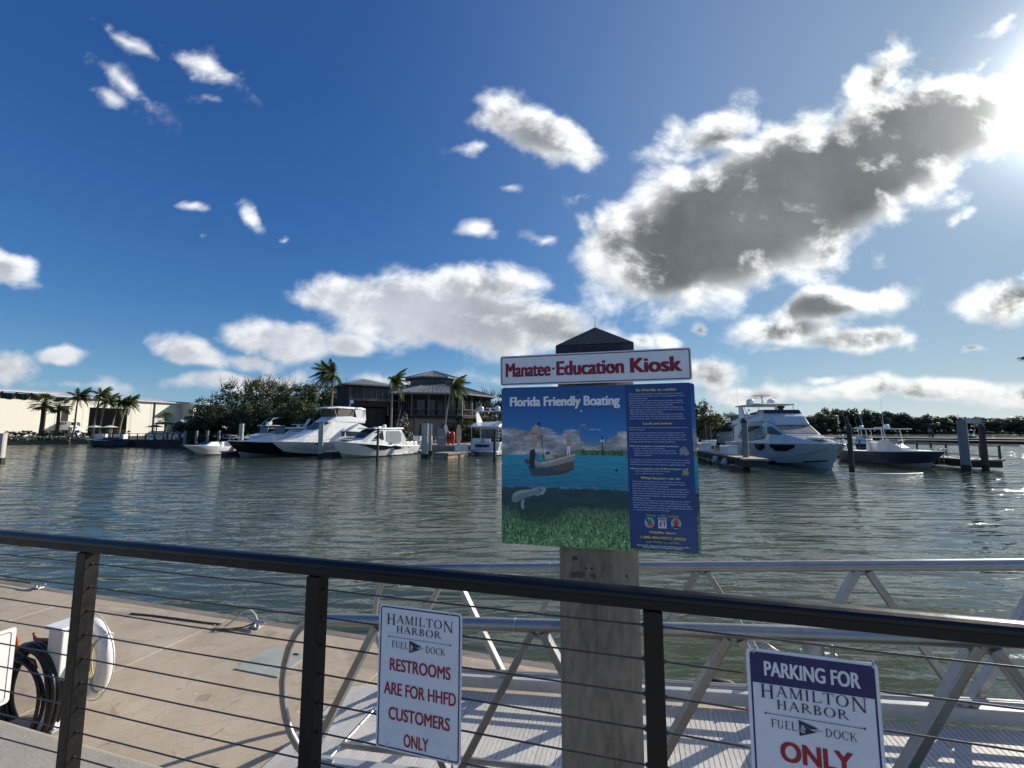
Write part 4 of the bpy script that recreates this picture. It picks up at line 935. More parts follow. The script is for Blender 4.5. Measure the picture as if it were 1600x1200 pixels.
def boat_root(name, label, cat, bow, ang, L, group='boats moored in the marina'):
    """bow: (x, y) of the bow tip; ang: heading in radians"""
    d = Vector((math.cos(ang), math.sin(ang), 0)); p = Vector((bow[0], bow[1], 0))-d*L
    return thing(name, label, cat, p, ang, group)
ADL = math.atan2(-.883, -.47)           # heading of the boats in the left-hand slips

def cruiser():
    L = 11.9; r = boat_root('express_cruiser', 'white hardtop express cruiser with dark hull windows and twin white outboards', 'boat', (-18.75, 45.0), ADL, L)
    h = Hull(L, 3.6, 1.85, 1.02, 1.25, .45); h.build(r, m_hullw, m_bottomt, m_deckw, rail=m_steel)
    h.band([(.40, .56), (.50, .38), (.62, .36), (.72, .54)], [(.40, .62), (.52, .74), (.66, .80), (.82, .86)], r, 'hull_window', m_glassb)
    h.band([(.24, .55), (.29, .46), (.36, .40)], [(.245, .60), (.32, .74), (.42, .74)], r, 'hull_window', m_glassb)
    h.band([(.16, .58), (.172, .58)], [(.16, .68), (.172, .68)], r, 'porthole', m_glassb)
    H = House([(2.3, .95, 2.0, 1.5, 1.45), (2.9, .95, 3.02, 1.5, 1.28), (6.2, 1.1, 3.16, 1.45, 1.22), (6.9, 1.15, 3.05, 1.38, 1.12), (8.6, 1.45, 1.95, 1.15, .85), (10.6, 1.70, 1.82, .5, .3)]); H.build(r, 'cabin', m_hullw, .07)
    H.pane([(3.1, 1.65), (3.05, 2.55), (3.35, 2.88), (5.4, 2.90), (5.6, 1.80), (4.9, 1.45), (3.5, 1.42)], r, 'side_window', m_glassc)
    H.pane([(5.9, 1.9), (6.0, 2.9), (6.85, 2.88), (8.1, 2.12), (8.2, 1.86), (7.5, 1.8)], r, 'side_window')
    H.top(6.95, 8.45, r)
    MB().box((5.0, 0, 3.20), (4.6, 2.75, .10)).build('hardtop', m_hullw, r, bevel=.04)
    h.bow_rail(r, .55, .985, .55, 8)
    MB().box((9.6, 0, 1.90), (1.6, 1.1, .12)).build('sun_pad', m_canvas, r, bevel=.04)
    radar = (4.6, .1, 3.25); dome(r, radar, .25); whip(r, (3.6, 1.1, 3.2), (2.9, 1.2, 6.0)); MB().box((5.6, 0, 3.32), (.5, .9, .14)).build('light_bar', m_steel, r, bevel=.02)
    MB().box((1.3, 0, 1.25), (1.2, 2.6, .5)).build('aft_bench', m_deckw, r, bevel=.06)
    for y in (-.7, 0, .7): outboard(r, .0, y, .95)
    MB().box((-.35, 1.5, .42), (.75, .5, .12)).build('swim_platform', m_deckw, r, bevel=.02); MB().box((-.35, -1.5, .42), (.75, .5, .12)).build('swim_platform', m_deckw, r, bevel=.02)
cruiser()

def sedan_yacht():
    L = 14.8; r = boat_root('motor_yacht', 'tall white sedan motor yacht with raked hardtop, bow towards the left pile', 'yacht', (-26.3, 47.4), ADL, L)
    h = Hull(L, 4.7, 1.78, 1.35, 1.7, .45); h.build(r, m_hullw, m_bottom, m_deckw, rail=m_hullw)
    h.band([(.67, .62), (.70, .52), (.735, .60)], [(.67, .64), (.70, .72), (.735, .66)], r, 'hull_window', m_glassb)
    H = House([(1.8, 1.3, 2.2, 2.0, 1.9), (2.6, 1.3, 3.2, 2.0, 1.75), (4.5, 1.35, 3.9, 2.0, 1.62), (8.3, 1.45, 4.0, 1.95, 1.5), (10.2, 1.5, 3.0, 1.8, 1.2), (12.4, 1.6, 2.1, 1.4, .9), (14.0, 1.7, 1.82, .6, .3)]); H.build(r, 'superstructure', m_hullw, .10)
    H.pane([(2.9, 2.2), (4.2, 2.75), (6.4, 2.85), (6.4, 2.2)], r, 'saloon_window'); H.pane([(6.6, 2.2), (6.6, 2.85), (7.1, 2.82), (7.1, 2.2)], r, 'saloon_window')
    H.pane([(1.9, 1.65), (2.4, 2.0), (8.6, 2.0), (9.6, 1.78)], r, 'coaming_stripe'); H.top(8.5, 10.1, r, -.85, .85)
    F = House([(3.2, 3.85, 4.35, 1.7, 1.6), (5.5, 3.95, 4.75, 1.65, 1.5), (7.6, 3.95, 4.65, 1.55, 1.35), (8.7, 3.9, 4.05, 1.3, 1.1)]); F.build(r, 'flybridge', m_hullw, .08)
    tp = House([(3.0, 5.62, 5.80, 1.55, 1.5), (3.8, 5.66, 5.92, 1.6, 1.5), (7.4, 5.70, 5.92, 1.55, 1.4), (8.8, 5.60, 5.72, 1.2, 1.0)]); tp.build(r, 'hardtop', m_hullw, .06)
    for y in (-1.5, 1.5):
        MB().prism([(2.9, 4.2), (4.4, 4.3), (4.9, 5.68), (3.1, 5.68)], .07, Matrix.Translation((0, y, 0)) @ Matrix.Rotation(PI/2, 4, 'X')).build('arch_leg', m_hullw, r)
        MB().tube([(7.5, y*.9, 4.6), (7.9, y*.85, 5.7)], .03, 6).build('hardtop_strut', m_steel, r); MB().tube([(5.6, y, 4.7), (5.0, y, 5.7)], .03, 6).build('hardtop_strut', m_steel, r)
        MB().poly([(5.0, y*.99, 4.72), (4.9, y*.97, 5.62), (7.3, y*.9, 5.62), (7.4, y*.92, 4.66)]).build('curtain', M('smoked_curtain', (.18, .15, .13), .15) if y < 0 else bpy.data.materials['smoked_curtain'], r)
    MB().tube([(4.6, 0, 5.9), (4.2, 0, 6.5)], [.09, .06], 8).build('mast', m_gelcoat, r); dome(r, (4.1, 0, 6.5), .26); whip(r, (4.3, 0, 6.7), (4.2, 0, 7.8))
    h.bow_rail(r, .60, .985, .62, 9)
    MB().box((-.4, 0, .40), (1.0, 4.0, .14)).build('swim_platform', m_deckw, r, bevel=.03)
    return r
yacht = sedan_yacht()

def black_boat(label, bow, tower):
    L = 12.4; r = boat_root('sport_boat', label, 'boat', bow, ADL, L)
    h = Hull(L, 3.9, 1.85, 1.30, 1.3, .42); h.build(r, m_hullblk, m_bottomt, m_deckw, rail=m_hullw)
    H = House([(3.6, 1.3, 1.9, 1.35, 1.3), (4.4, 1.3, 2.5, 1.35, 1.15), (7.0, 1.4, 2.45, 1.25, 1.0), (9.0, 1.5, 2.0, 1.0, .7), (11.0, 1.65, 1.8, .4, .3)]); H.build(r, 'cabin', m_deckw, .08)
    for x in (4.2, 6.4) if tower else ():
        for y in (-1.0, 1.0): MB().tube([(x, y, 2.3), (x-.15, y*.9, 3.55)], .045, 8).build('tower_leg', m_gelcoat, r)
    if tower: MB().box((5.2, 0, 3.60), (3.1, 2.3, .10)).build('tower_top', m_hullw, r, bevel=.03)
    for y in (-.8, .8) if tower else (): MB().tube([(6.5, y, 3.62), (5.4, y*.8, 4.65), (4.3, y*.8, 4.85)], .04, 6).build('upper_arch', m_gelcoat, r)
    if tower: MB().box((4.7, 0, 4.86), (1.7, 1.5, .07)).build('upper_sunshade', m_canvasb, r, bevel=.02)
    if tower: MB().box((5.6, 0, 3.95), (.5, .9, .55)).build('upper_helm', m_deckw, r, bevel=.05)
    MB().poly([(6.45, -.95, 2.5), (6.45, .95, 2.5), (6.3, .9, 3.45), (6.3, -.9, 3.45)]).build('windscreen', m_glassb, r)
    for y in (-.5, .5): MB().box((4.6, y, 2.3), (.5, .55, .9)).build('helm_chair', m_deckw, r, bevel=.08)
    h.bow_rail(r, .62, .985, .45, 6, mid=False)
    return r
bboat = black_boat('black hulled sportfishing boat with low white cabin, bow overlapping the bowrider', (-31.3, 47.6), False)
black_boat('sportfishing boat with sunshade and tower, lying behind the black hull', (-41.0, 61.0), True)
def bowrider():
    L = 7.0; r = boat_root('bowrider', 'small open white bowrider lying left of the black hull', 'boat', (-37.3, 49.2), ADL+R(14), L)
    h = Hull(L, 2.6, 1.30, .95, 1.5, .40, .72); h.build(r, m_hullw, m_bottomt, m_deckw, rail=m_hullw)
    H = House([(3.2, .95, 1.2, .95, .9), (3.6, 1.0, 1.55, .95, .8), (4.2, 1.05, 1.6, .9, .7), (4.8, 1.1, 1.25, .8, .6)]); H.build(r, 'dash', m_deckw, .04); H.top(4.2, 4.75, r, name='windscreen')
    for x, y in ((2.6, .5), (2.6, -.5), (1.2, 0)): MB().box((x, y, 1.25), (.5, .5 if y else 1.7, .6)).build('seat', m_deckw, r, bevel=.07)
    MB().box((.2, 0, 1.2), (.5, 1.8, .35)).build('engine_cover', m_deckw, r, bevel=.06)
bowrider()

def console_boat(name, label, bow, ang, mh, L=9.8, B=3.0, ttop=True, fb=1.42, fs=1.05):
    r = boat_root(name, label, 'boat', bow, ang, L)
    h = Hull(L, B, fb, fs, 1.15, .42); h.build(r, mh, m_bottomt, m_deckw, rail=m_hullw)
    H = House([(4.0, fs, fs+.75, .62, .55), (4.3, fs, fs+1.15, .62, .48), (5.0, fs+.03, fs+1.2, .6, .44), (5.7, fs+.05, fs+.8, .55, .4), (6.4, fs+.07, fs+.45, .5, .4)]); H.build(r, 'console', m_deckw, .05)
    H.top(5.05, 5.65, r, name='windscreen')
    MB().box((3.2, 0, fs+.45), (.6, 1.3, .9)).build('leaning_post', m_deckw, r, bevel=.05)
    MB().box((7.6, 0, fs+.18), (1.2, 1.2, .35)).build('bow_seat', m_deckw, r, bevel=.06)
    if ttop:
        MB().box((4.3, 0, fs+2.12), (3.4, 2.1, .07)).build('t_top', m_hullw, r, bevel=.03)
        for x, x2 in ((3.4, 3.1), (5.5, 5.1)):
            for y in (-.7, .7): MB().tube([(x, y, fs), (x2, y*1.05, fs+2.1)], .035, 8).build('t_top_leg', m_gelcoat, r)
        for y in (-.72, .72): MB().tube([(3.6, y, fs+1.0), (5.6, y, fs+1.15)], .022, 6).build('t_top_brace', m_gelcoat, r)
        MB().box((4.0, 0, fs+2.22), (.8, .7, .14)).build('electronics_box', m_deckw, r, bevel=.03)
        dome(r, (4.6, 0, fs+2.15), .24); whip(r, (3.2, .9, fs+2.1), (3.0, 1.0, fs+5.4), r_=.016); whip(r, (5.4, -.9, fs+2.1), (5.2, -1.1, fs+3.6)); whip(r, (3.1, -.9, fs+2.1), (2.7, -1.2, fs+4.6), 'outrigger')
    for y in (-.45, .45): outboard(r, 0, y, fs-.1)
    h.bow_rail(r, .70, .985, .28, 4, mid=False)
    return r
navy = console_boat('console_boat', 'slate blue hulled centre console boat with white T-top beside the railed dock', (34.15, 34.2), R(-91), m_hullgrey)

def fly_yacht():
    L = 16.2; r = boat_root('flybridge_yacht', 'large pale flybridge motor yacht with two radar domes, moored bow out on the right', 'yacht', (25.1, 32.9), R(-95), L)
    h = Hull(L, 4.9, 2.02, 1.75, 1.2, .52, .86); h.build(r, m_hullblue, m_hullblue, m_deckw, rail=m_steel)
    h.band([(.0, .0), (.3, .0), (.6, .0), (.85, .0), (.97, .0)], [(.0, .05), (.3, .05), (.6, .05), (.85, .05), (.97, .05)], r, 'boot_stripe', m_bottom)
    for sg in (1, -1):      # darker knuckle line along the topsides
        MB().tube([tuple(a*(1 if i != 1 else sg) for i, a in enumerate(h.side(.12+.86*k/14, .80))) for k in range(15)], .022, 6).build('knuckle_rail', m_steel, r)
    h.band([(.46, .52), (.49, .40), (.53, .40), (.575, .56)], [(.46, .68), (.49, .69), (.53, .70), (.575, .70)], r, 'hull_window', m_glassb)
    h.band([(.63, .56), (.66, .42), (.74, .40), (.80, .54), (.815, .60)], [(.63, .68), (.66, .69), (.74, .70), (.80, .70), (.815, .70)], r, 'hull_window', m_glassb)
    H = House([(2.0, 1.7, 3.3, 2.1, 2.0), (3.0, 1.72, 3.75, 2.1, 1.95), (8.5, 1.8, 3.9, 2.05, 1.7), (9.2, 1.82, 3.72, 2.0, 1.62), (11.1, 1.9, 2.72, 1.8, 1.5), (13.0, 1.95, 2.35, 1.45, 1.1), (15.2, 2.0, 2.1, .6, .4)]); H.build(r, 'superstructure', m_hullblue, .10)
    H.pane([(3.0, 2.25), (3.7, 2.95), (4.8, 3.35), (6.2, 3.48), (8.0, 3.45), (8.7, 2.65), (8.3, 2.2), (5.6, 1.95)], r, 'saloon_window'); H.pane([(8.9, 2.7), (8.75, 3.35), (9.3, 3.42), (10.7, 2.80), (10.8, 2.66)], r, 'side_window')
    ws = H.top(9.28, 10.95, r, -.94, .94, mat=M('windscreen_sunshade_tan', (.20, .17, .145), .35, var=.15, scale=1)); MB().box((9.2, 0, 3.76), (.12, 3.1, .05)).build('windscreen_brow', m_glassb, r)
    for y in (-.5, .55): MB().bar((9.32, y, 3.74), (10.1, y+.35, 3.28), .03, .03).build('wiper', m_black, r)
    F = House([(1.6, 3.6, 3.95, 2.05, 2.05), (3.5, 3.7, 4.35, 2.0, 2.0), (7.9, 3.88, 4.72, 1.85, 1.75), (8.9, 3.85, 4.35, 1.7, 1.5), (9.7, 3.5, 3.62, 1.55, 1.4)]); F.build(r, 'flybridge', m_hullblue, .08)
    cm = MB(); cm.add([(x, y, z) for x, y, z in ((8.15, -1.7, 4.62), (8.15, 1.7, 4.62), (7.85, 1.65, 5.0), (7.85, -1.65, 5.0), (5.6, 1.85, 4.55), (5.6, 1.85, 4.75), (5.6, -1.85, 4.55), (5.6, -1.85, 4.75))], [(0, 1, 2, 3), (1, 4, 5, 2), (0, 3, 7, 6)]); cm.build('flybridge_windscreen', m_glassb, r)
    MB().box((7.0, -.9, 4.75), (1.2, 1.3, .55)).build('flybridge_cover', m_canvas, r, bevel=.1); MB().lathe([(.3, 0), (.42, .15), (.42, .5), (.2, .55), (.22, .85), (.34, .9), (.30, 1.05), (.05, 1.1)], 14, (6.4, .75, 4.35)).build('helm_seat_cover', m_canvas, r)
    HT = House([(2.3, 5.50, 5.60, 1.95, 1.95), (3.0, 5.46, 5.64, 2.05, 1.95), (6.6, 5.52, 5.70, 1.95, 1.8), (7.7, 5.48, 5.56, 1.5, 1.4)]); HT.build(r, 'hardtop', M('hardtop_cream', (.62, .60, .55), .35), .04)
    for y in (-1.85, 1.85):
        MB().prism([(3.0, 3.9), (4.5, 4.0), (3.9, 5.5), (3.05, 5.5)], .09, Matrix.Translation((0, y+.045, 0)) @ Matrix.Rotation(PI/2, 4, 'X')).build('hardtop_pylon', m_hullblue, r)
        MB().tube([(5.0, y*.98, 4.4), (4.1, y*.96, 5.5)], .03, 8).build('hardtop_strut', m_steel, r); MB().tube([(6.9, y*.9, 4.6), (7.0, y*.85, 5.5)], .028, 8).build('hardtop_strut', m_steel, r)
    for y in (-1.05, 1.05): dome(r, (3.9, y*1.0, 5.66), .37)
    MB().tube([(4.4, .0, 5.66), (4.25, 0, 6.4)], [.11, .06], 10).build('mast', m_gelcoat, r); MB().box((4.25, 0, 6.46), (.25, .25, .16)).build('mast_head', m_gelcoat, r, bevel=.03); radar_arm(r, (4.25, 0, 6.3), 1.7); whip(r, (3.0, -1.9, 5.6), (3.0, -1.95, 8.4))
    h.bow_rail(r, .50, .985, .70, 11); h.bow_rail(r, .12, .30, .75, 4)
    MB().box((13.6, 0, 2.45), (1.5, 1.4, .12)).build('sun_pad', m_deckw, r, bevel=.05); MB().box((15.9, 0, 2.02), (.6, .3, .16)).build('anchor_roller', m_steel, r, bevel=.03)
    MB().prism([(15.75, 1.95), (16.15, 1.85), (15.9, 1.35), (15.65, 1.5)], .30, Matrix.Translation((0, .15, 0)) @ Matrix.Rotation(PI/2, 4, 'X')).build('anchor', m_steel, r)
    MB().box((-.5, 0, .42), (1.3, 4.2, .16)).build('swim_platform', m_deckw, r, bevel=.03)
    return r
fly = fly_yacht()
def fender(p, lab, d=.15, l=.6, mat=None, grp='fenders hanging on boats and docks'):
    r = thing('fender', lab, 'fender', p, 0, grp)
    MB().lathe([(.03, -l/2-.05), (d*.7, -l/2), (d, -l/2+.1), (d, l/2-.1), (d*.7, l/2), (.03, l/2+.05)], 14).build('fender_body', mat or m_fender, r); MB().tube([(0, 0, l/2), (0, 0, l/2+.5)], .012, 6).build('line', m_ropew, r)
fender((22.6, 42.2, .75), 'black fender between the large right yacht and its dock', .22, 1.0, m_black)
fender((18.1, 38.6, .50), 'round grey fender on the dock side, nearer the white dock box', .24, .5); fender((17.85, 36.4, .45), 'round grey fender on the dock side, nearer the grey pile', .24, .5)

# the partly hidden yacht behind the kiosk post, seen from astern
def stern_yacht():
    L = 14.0; a_ = R(12); r = thing('stern_yacht', 'white yacht seen from astern with radar arch and cockpit ladder, partly behind the kiosk', 'yacht', (-4.4, 53.2, 0), a_, 'boats moored in the marina')
    r.rotation_euler = (0, 0, R(62)); r.location = (-3.3, 51.8, 0)
    h = Hull(L, 4.5, 1.9, 1.5, 1.4, .45); h.build(r, m_hullw, m_bottom, m_deckw, rail=m_steel)
    h.band([(.05, .30), (.12, .25), (.3, .25), (.5, .3)], [(.05, .55), (.12, .60), (.3, .60), (.5, .5)], r, 'hull_window', m_glassb)
    MB().box((-.02, 0, 1.05), (.06, 3.9, .9)).build('transom', m_hullblue, r, bevel=.02); MB().box((-.06, .3, 1.12), (.02, 2.0, .34)).build('transom_window', m_glassb, r)
    MB().box((-.55, 0, .50), (1.2, 4.1, .12)).build('swim_platform', m_deckw, r, bevel=.03)
    H = House([(2.0, 1.5, 3.3, 1.95, 1.85), (8.0, 1.6, 3.4, 1.9, 1.6), (11.0, 1.7, 2.1, 1.4, 1.0), (13, 1.85, 1.95, .5, .3)]); H.build(r, 'superstructure', m_hullw, .08)
    MB().box((1.96, .2, 2.35), (.05, 3.0, 1.5)).build('saloon_door', m_glassb, r); H.pane([(2.6, 2.2), (2.8, 3.0), (7.6, 3.0), (8.6, 2.4)], r)
    F = House([(-.1, 3.30, 3.48, 2.05, 2.05), (1.2, 3.28, 3.95, 2.05, 1.95), (6.5, 3.4, 4.15, 1.85, 1.6), (8.0, 3.4, 3.6, 1.5, 1.3)]); F.build(r, 'flybridge', m_hullw, .06)
    for y in (-1.9, 1.9):
        MB().prism([(1.2, 3.9), (2.6, 3.9), (1.5, 5.25), (.9, 5.25)], .10, Matrix.Translation((0, y+.05, 0)) @ Matrix.Rotation(PI/2, 4, 'X')).build('arch_leg', m_hullw, r)
        MB().tube([(.1, y, 1.5), (.1, y, 3.3)], .04, 6).build('overhang_post', m_steel, r)
    MB().box((1.2, 0, 5.3), (.75, 3.9, .12)).build('radar_arch', m_hullw, r, bevel=.04); dome(r, (1.2, 1.25, 5.36), .34); dome(r, (1.2, -1.1, 5.36), .34); radar_arm(r, (1.25, 0, 5.36), 1.2)
    for k in range(4): MB().box((.5+.12*k, -1.35, 1.9+.38*k), (.28, .7, .05)).build('ladder_tread', m_gelcoat, r)
    whip(r, (5.5, -1.5, 4.1), (4.9, -1.9, 5.9), 'outrigger'); whip(r, (5.5, 1.5, 4.1), (5.9, 1.2, 5.9)); MB().box((.5, 1.2, 1.75), (.9, 1.2, .5)).build('cockpit_seat', m_deckw, r, bevel=.06)
    MB().box((.3, -.3, 1.75), (.5, .7, .5)).build('cockpit_locker', m_gelcoat, r, bevel=.05)
stern_yacht()
# boats further back
y2 = dup(yacht, (51, 84, 0), R(160), 'white sedan yacht far behind the grey pile on the right dock'); 
y3 = dup(yacht, (45.5, 92, 0), R(150), 'second far yacht, glimpsed between the kiosk panel and the grey pile', sc=.85)
t1 = console_boat('tender', 'small dark runabout tied up behind the white dock boxes', (27.3, 70.5), R(195), m_hullgrey, 6.0, 2.2, False, 1.0, .8)
b2 = dup(navy, (47.0, 61.5, 0), R(-100), 'centre console boat half hidden between the large yacht and the timber pile')
b4 = console_boat('console_boat', 'low white centre console with dark canvas behind the left timber posts', (-36.5, 66.5), R(200), m_hullw, 8.5, 2.8)
def hardtop_boat():
    L = 11; r = boat_root('hardtop_boat', 'white walkaround boat with long hardtop and tilted mast behind the black hull', 'boat', (-34.8, 58.0), ADL, L)
    h = Hull(L, 3.5, 1.6, 1.1, 1.2, .42); h.build(r, m_hullw, m_bottom, m_deckw)
    H = House([(3.5, 1.1, 2.0, 1.3, 1.2), (4.2, 1.1, 3.0, 1.3, 1.1), (6.2, 1.2, 3.05, 1.2, 1.0), (7.8, 1.3, 2.0, 1.0, .8), (10, 1.5, 1.6, .4, .3)]); H.build(r, 'cabin', m_deckw, .06); H.pane([(4.4, 1.9), (4.5, 2.85), (6.1, 2.85), (6.9, 2.3), (6.6, 1.95)], r, mat=m_glassc); H.top(6.3, 7.6, r)
    T2 = House([(1.6, 3.1, 3.2, 1.5, 1.4), (3, 3.12, 3.35, 1.6, 1.4), (7.0, 3.15, 3.35, 1.4, 1.2), (8.4, 3.1, 3.18, 1.0, .9)]); T2.build(r, 'hardtop', m_hullw, .04)
    for y in (-1.2, 1.2): MB().tube([(2.4, y, 1.2), (2.2, y, 3.1)], .04, 6).build('hardtop_leg', m_gelcoat, r)
    MB().bar((3.4, 0, 3.3), (2.5, 0, 4.6), .5, .14).build('mast', m_hullw, r, bevel=.03); MB().box((4.3, 0, 3.75), (1.6, 1.2, .08)).build('radar_shelf', m_hullw, r, bevel=.02); MB().box((4.3, 0, 3.5), (.25, .5, .4)).build('shelf_post', m_gelcoat, r)
hardtop_boat()

def line_(a, b, s_, lab): tag(MB().tube(sag(a, b, s_), .022, 6).build('mooring_line', m_rope), lab, 'rope', 'mooring lines of the boats')
line_((-18.9, 45.6, 1.7), (-20.6, 50.2, .7), .15, 'mooring line from the express cruiser bow to the dark dock end')
line_((-26.3, 48.2, 1.6), (-21.8, 49.6, .7), .2, 'mooring line from the white motor yacht bow to the dark dock end')
line_((25.0, 33.6, 1.9), (19.3, 34.0, 1.0), .35, 'mooring line from the large yacht bow to the grey pile dock')
line_((34.0, 34.8, 1.35), (36.2, 34.8, .9), .1, 'mooring line from the slate blue boat bow to the railed dock')
fender((-15.2, 49.8, .55), 'white fender hanging amidships on the express cruiser', .14, .6, m_gelcoat); fender((-12.9, 54.2, .5), 'white fender hanging near the outboards of the express cruiser', .14, .6, m_gelcoat)
# ------------------------------------------------------------------ finger docks
def finger(label, end, ang, L, w_, top=.6, tan=False, name='finger_dock', seg=2.4, planks=False):
    """end: centre of its outer end; ang: direction in which it runs back to shore"""
    r = thing(name, label, 'dock', (end[0], end[1], 0), ang, 'finger docks of the marina')
    n = int(L/seg)
    for i in range(n):
        x = (i+.5)*seg
        MB().box((x, 0, top-.07), (seg-.04, w_, .14)).build('deck_panel', m_fdeck, r, bevel=.012)
        MB().box((x, 0, top-.14-.25), (seg-.34, w_-.12, .50)).build('float', m_fsidel if tan else m_fside, r, bevel=.03)
    for sg in (-1, 1): MB().box((L/2, sg*(w_/2+.035), top-.13), (n*seg, .06, .20)).build('waler', m_waler if tan else m_fside, r)
    return r
FL = ADL+PI
finger('tan sided finger dock ending beside the tall pale pile in the middle', (-7.6, 46.2), math.atan2(8, 3.7), 17, 1.7, .62, True)
finger('dark finger dock end between the white yacht and the cruiser', (-21.0, 49.0), FL, 14, 1.6, .62)
finger('dark finger dock end between the bowrider and the black hull', (-33.0, 49.4), FL, 14, 1.3, .60)
finger('wide finger dock with white dock boxes left of the large right yacht', (18.45, 32.8), R(82.5), 26, 1.75, .95)
finger('railed finger dock at the right with a timber pile at its end', (37.3, 34.0), R(86), 20, 2.5, .80)
# main walk behind the boats on the left, and the far docks on the right
finger('long cross dock behind the left-hand boats', (-50, 66.5), R(-9), 47, 2.0, .62, name='cross_dock', seg=3.9)
finger('long low dock in the far right background', (77.5, 108), R(-30), 70, 2.6, .95, name='far_dock', seg=7)
finger('short far dock just in front of the long low one at the right edge', (82.0, 92), R(-33), 46, 2.2, .75, name='far_dock', seg=5.8)
def dock_rail():
    r = thing('dock_railing', 'dark purplish brown post and rail fence along the right finger dock', 'railing', (38.45, 34.1, .80), R(86))
    m_ = M('purple_brown_rail', (.055, .032, .055), .6, var=.2, scale=3)
    MB().box((8.5, 0, 1.08), (17.2, .10, .07)).build('top_rail', m_, r); MB().box((8.5, 0, .22), (17.2, .05, .08)).build('bottom_rail', m_, r)
    for k in range(12): MB().box((.1+1.5*k, 0, .55), (.11, .11, 1.04)).build('post', m_, r)
    r2 = thing('dock_railing', 'short end section of the purplish brown rail across the right dock end', 'railing', (37.3, 34.08, .80), 0)
    MB().box((.55, 0, 1.08), (1.2, .10, .07)).build('top_rail', m_, r2); MB().box((.0, 0, .55), (.11, .11, 1.04)).build('post', m_, r2)
    l = thing('dock_ladder', 'small ladder hoop on the left side of the right finger dock', 'ladder', (36.0, 36.4, 0), 0)
    for y in (-.2, .2): MB().tube([(0, y, .3), (0, y, 1.5), (.25, y, 1.55), (.35, y, .8)], .025, 8).build('rail', m_alu, l)
    for k in range(3): MB().bar((0, -.2, .3+.25*k), (0, .2, .3+.25*k), .04, .03).build('rung', m_alu, l)
dock_rail()
def dock_box(x, y, z, rz, label, k=1.0):
    r = thing('dock_box', label, 'dock box', (x, y, z), rz, 'white dock storage boxes')
    House([(-.65*k, 0, .50*k, .32*k, .34*k), (.65*k, 0, .50*k, .32*k, .34*k)]).build(r, 'body', m_gelcoat, .03); House([(-.69*k, .50*k, .60*k, .37*k, .30*k), (.69*k, .50*k, .60*k, .37*k, .30*k)]).build(r, 'lid', m_gelcoat, .04)
dock_box(19.75, 44.5, .95, R(80), 'white dock box nearest the kiosk panel on the right dock', 1.35); dock_box(19.3, 38.6, .95, R(85), 'white dock box in the middle of the right dock', 1.3); dock_box(25.5, 56.0, .95, R(10), 'small white dock box far back beside the tender', 1.2)
dock_box(-5.9, 50.6, .62, R(60), 'white dock box on the tan sided dock beside the yacht stern', 1.2)
def rpile(x, y, top, w_, label, mat, cap=None, square=True, rz=0, grp='piles standing in the marina'):
    r = thing('mooring_pile', label, 'piling', (x, y, 0), rz, grp); b = MB()
    if square:
        h = w_/2; c = .12*w_; b.prism([(-h+c, -h), (h-c, -h), (h, -h+c), (h, h-c), (h-c, h), (-h+c, h), (-h, h-c), (-h, -h+c)], top+2, Matrix.Translation((0, 0, -2)))
        g_ = MB().box((0, 0, .0), (w_*1.04, w_*1.04, .9))
    else:
        b.tube([(0, 0, -2), (0, 0, top*.5), (0.02, 0, top)], [w_/2*1.05, w_/2, w_/2*.94], 12); g_ = MB().tube([(0, 0, -.5), (0, 0, .45)], w_/2*1.1, 12)
    b.build('shaft', mat, r); g_.build('waterline_growth', m_growth, r)
    if cap == 'cone': MB().lathe([(w_*.56, -.02), (w_*.56, .10), (w_*.30, .30), (.001, .36)], 14, (0, 0, top)).build('cap', m_canvas if mat is not m_pilel else m_white, r)
    elif cap == 'pyr': h = w_*.54; MB().add([(-h, -h, top-.02), (h, -h, top-.02), (h, h, top-.02), (-h, h, top-.02), (-h, -h, top+.1), (h, -h, top+.1), (h, h, top+.1), (-h, h, top+.1), (0, 0, top+.34)], [(0, 1, 5, 4), (1, 2, 6, 5), (2, 3, 7, 6), (3, 0, 4, 7), (4, 5, 8), (5, 6, 8), (6, 7, 8), (7, 4, 8), (3, 2, 1, 0)]).build('cap', m_gelcoat, r)
    return r
def pile_px(px, ptop, Y, w_, label, mat, **kw):
    x = ray(px, 668); X = x.x/x.y*Y; t_ = ray(px, ptop); top = CAMH+t_.z/t_.y*Y; return rpile(X, Y, top, w_, label, mat, **kw)
pile_px(4, 677, 41, .62, 'pale concrete pile cut by the left edge of the view', m_pilel, rz=R(25))
pile_px(377.5, 662, 54.5, .46, 'pale square pile rising behind the black hull', m_pilel, rz=R(20))
pile_px(502, 661, 47.5, .50, 'grey and white square pile in front of the white yacht', m_pilel, rz=R(28))
pile_px(591, 669, 43, .24, 'thin dark timber pile in front of the express cruiser', m_timber, square=False)
pile_px(664, 661, 47.5, .60, 'tall pale square pile at the end of the tan sided dock', m_pilel, rz=R(30))
pile_px(672, 662, 53, .40, 'second pale pile just behind the one at the dock end', m_pilel, rz=R(30))
pile_px(773, 671, 41.5, .27, 'thin dark timber pile beside the kiosk panel', m_timber, square=False)
pile_px(1163, 660, 34.6, .44, 'grey round-capped pile on the end of the dock left of the large yacht', m_pileg, square=False, cap='cone')
pile_px(1148, 664, 52, .42, 'grey pile behind the round-capped one', m_pileg)
pile_px(1326, 669, 32.5, .33, 'timber pile with white cap between the large yacht and the slate blue boat', m_timber, square=False, cap='cone')
pile_px(1503, 656, 33.4, .56, 'tall square grey pile at the end of the railed dock', m_pileg, rz=R(42))
pile_px(1533, 669, 33.6, .40, 'shorter dark timber pile right of the tall square one', m_timber, square=False, cap='cone')
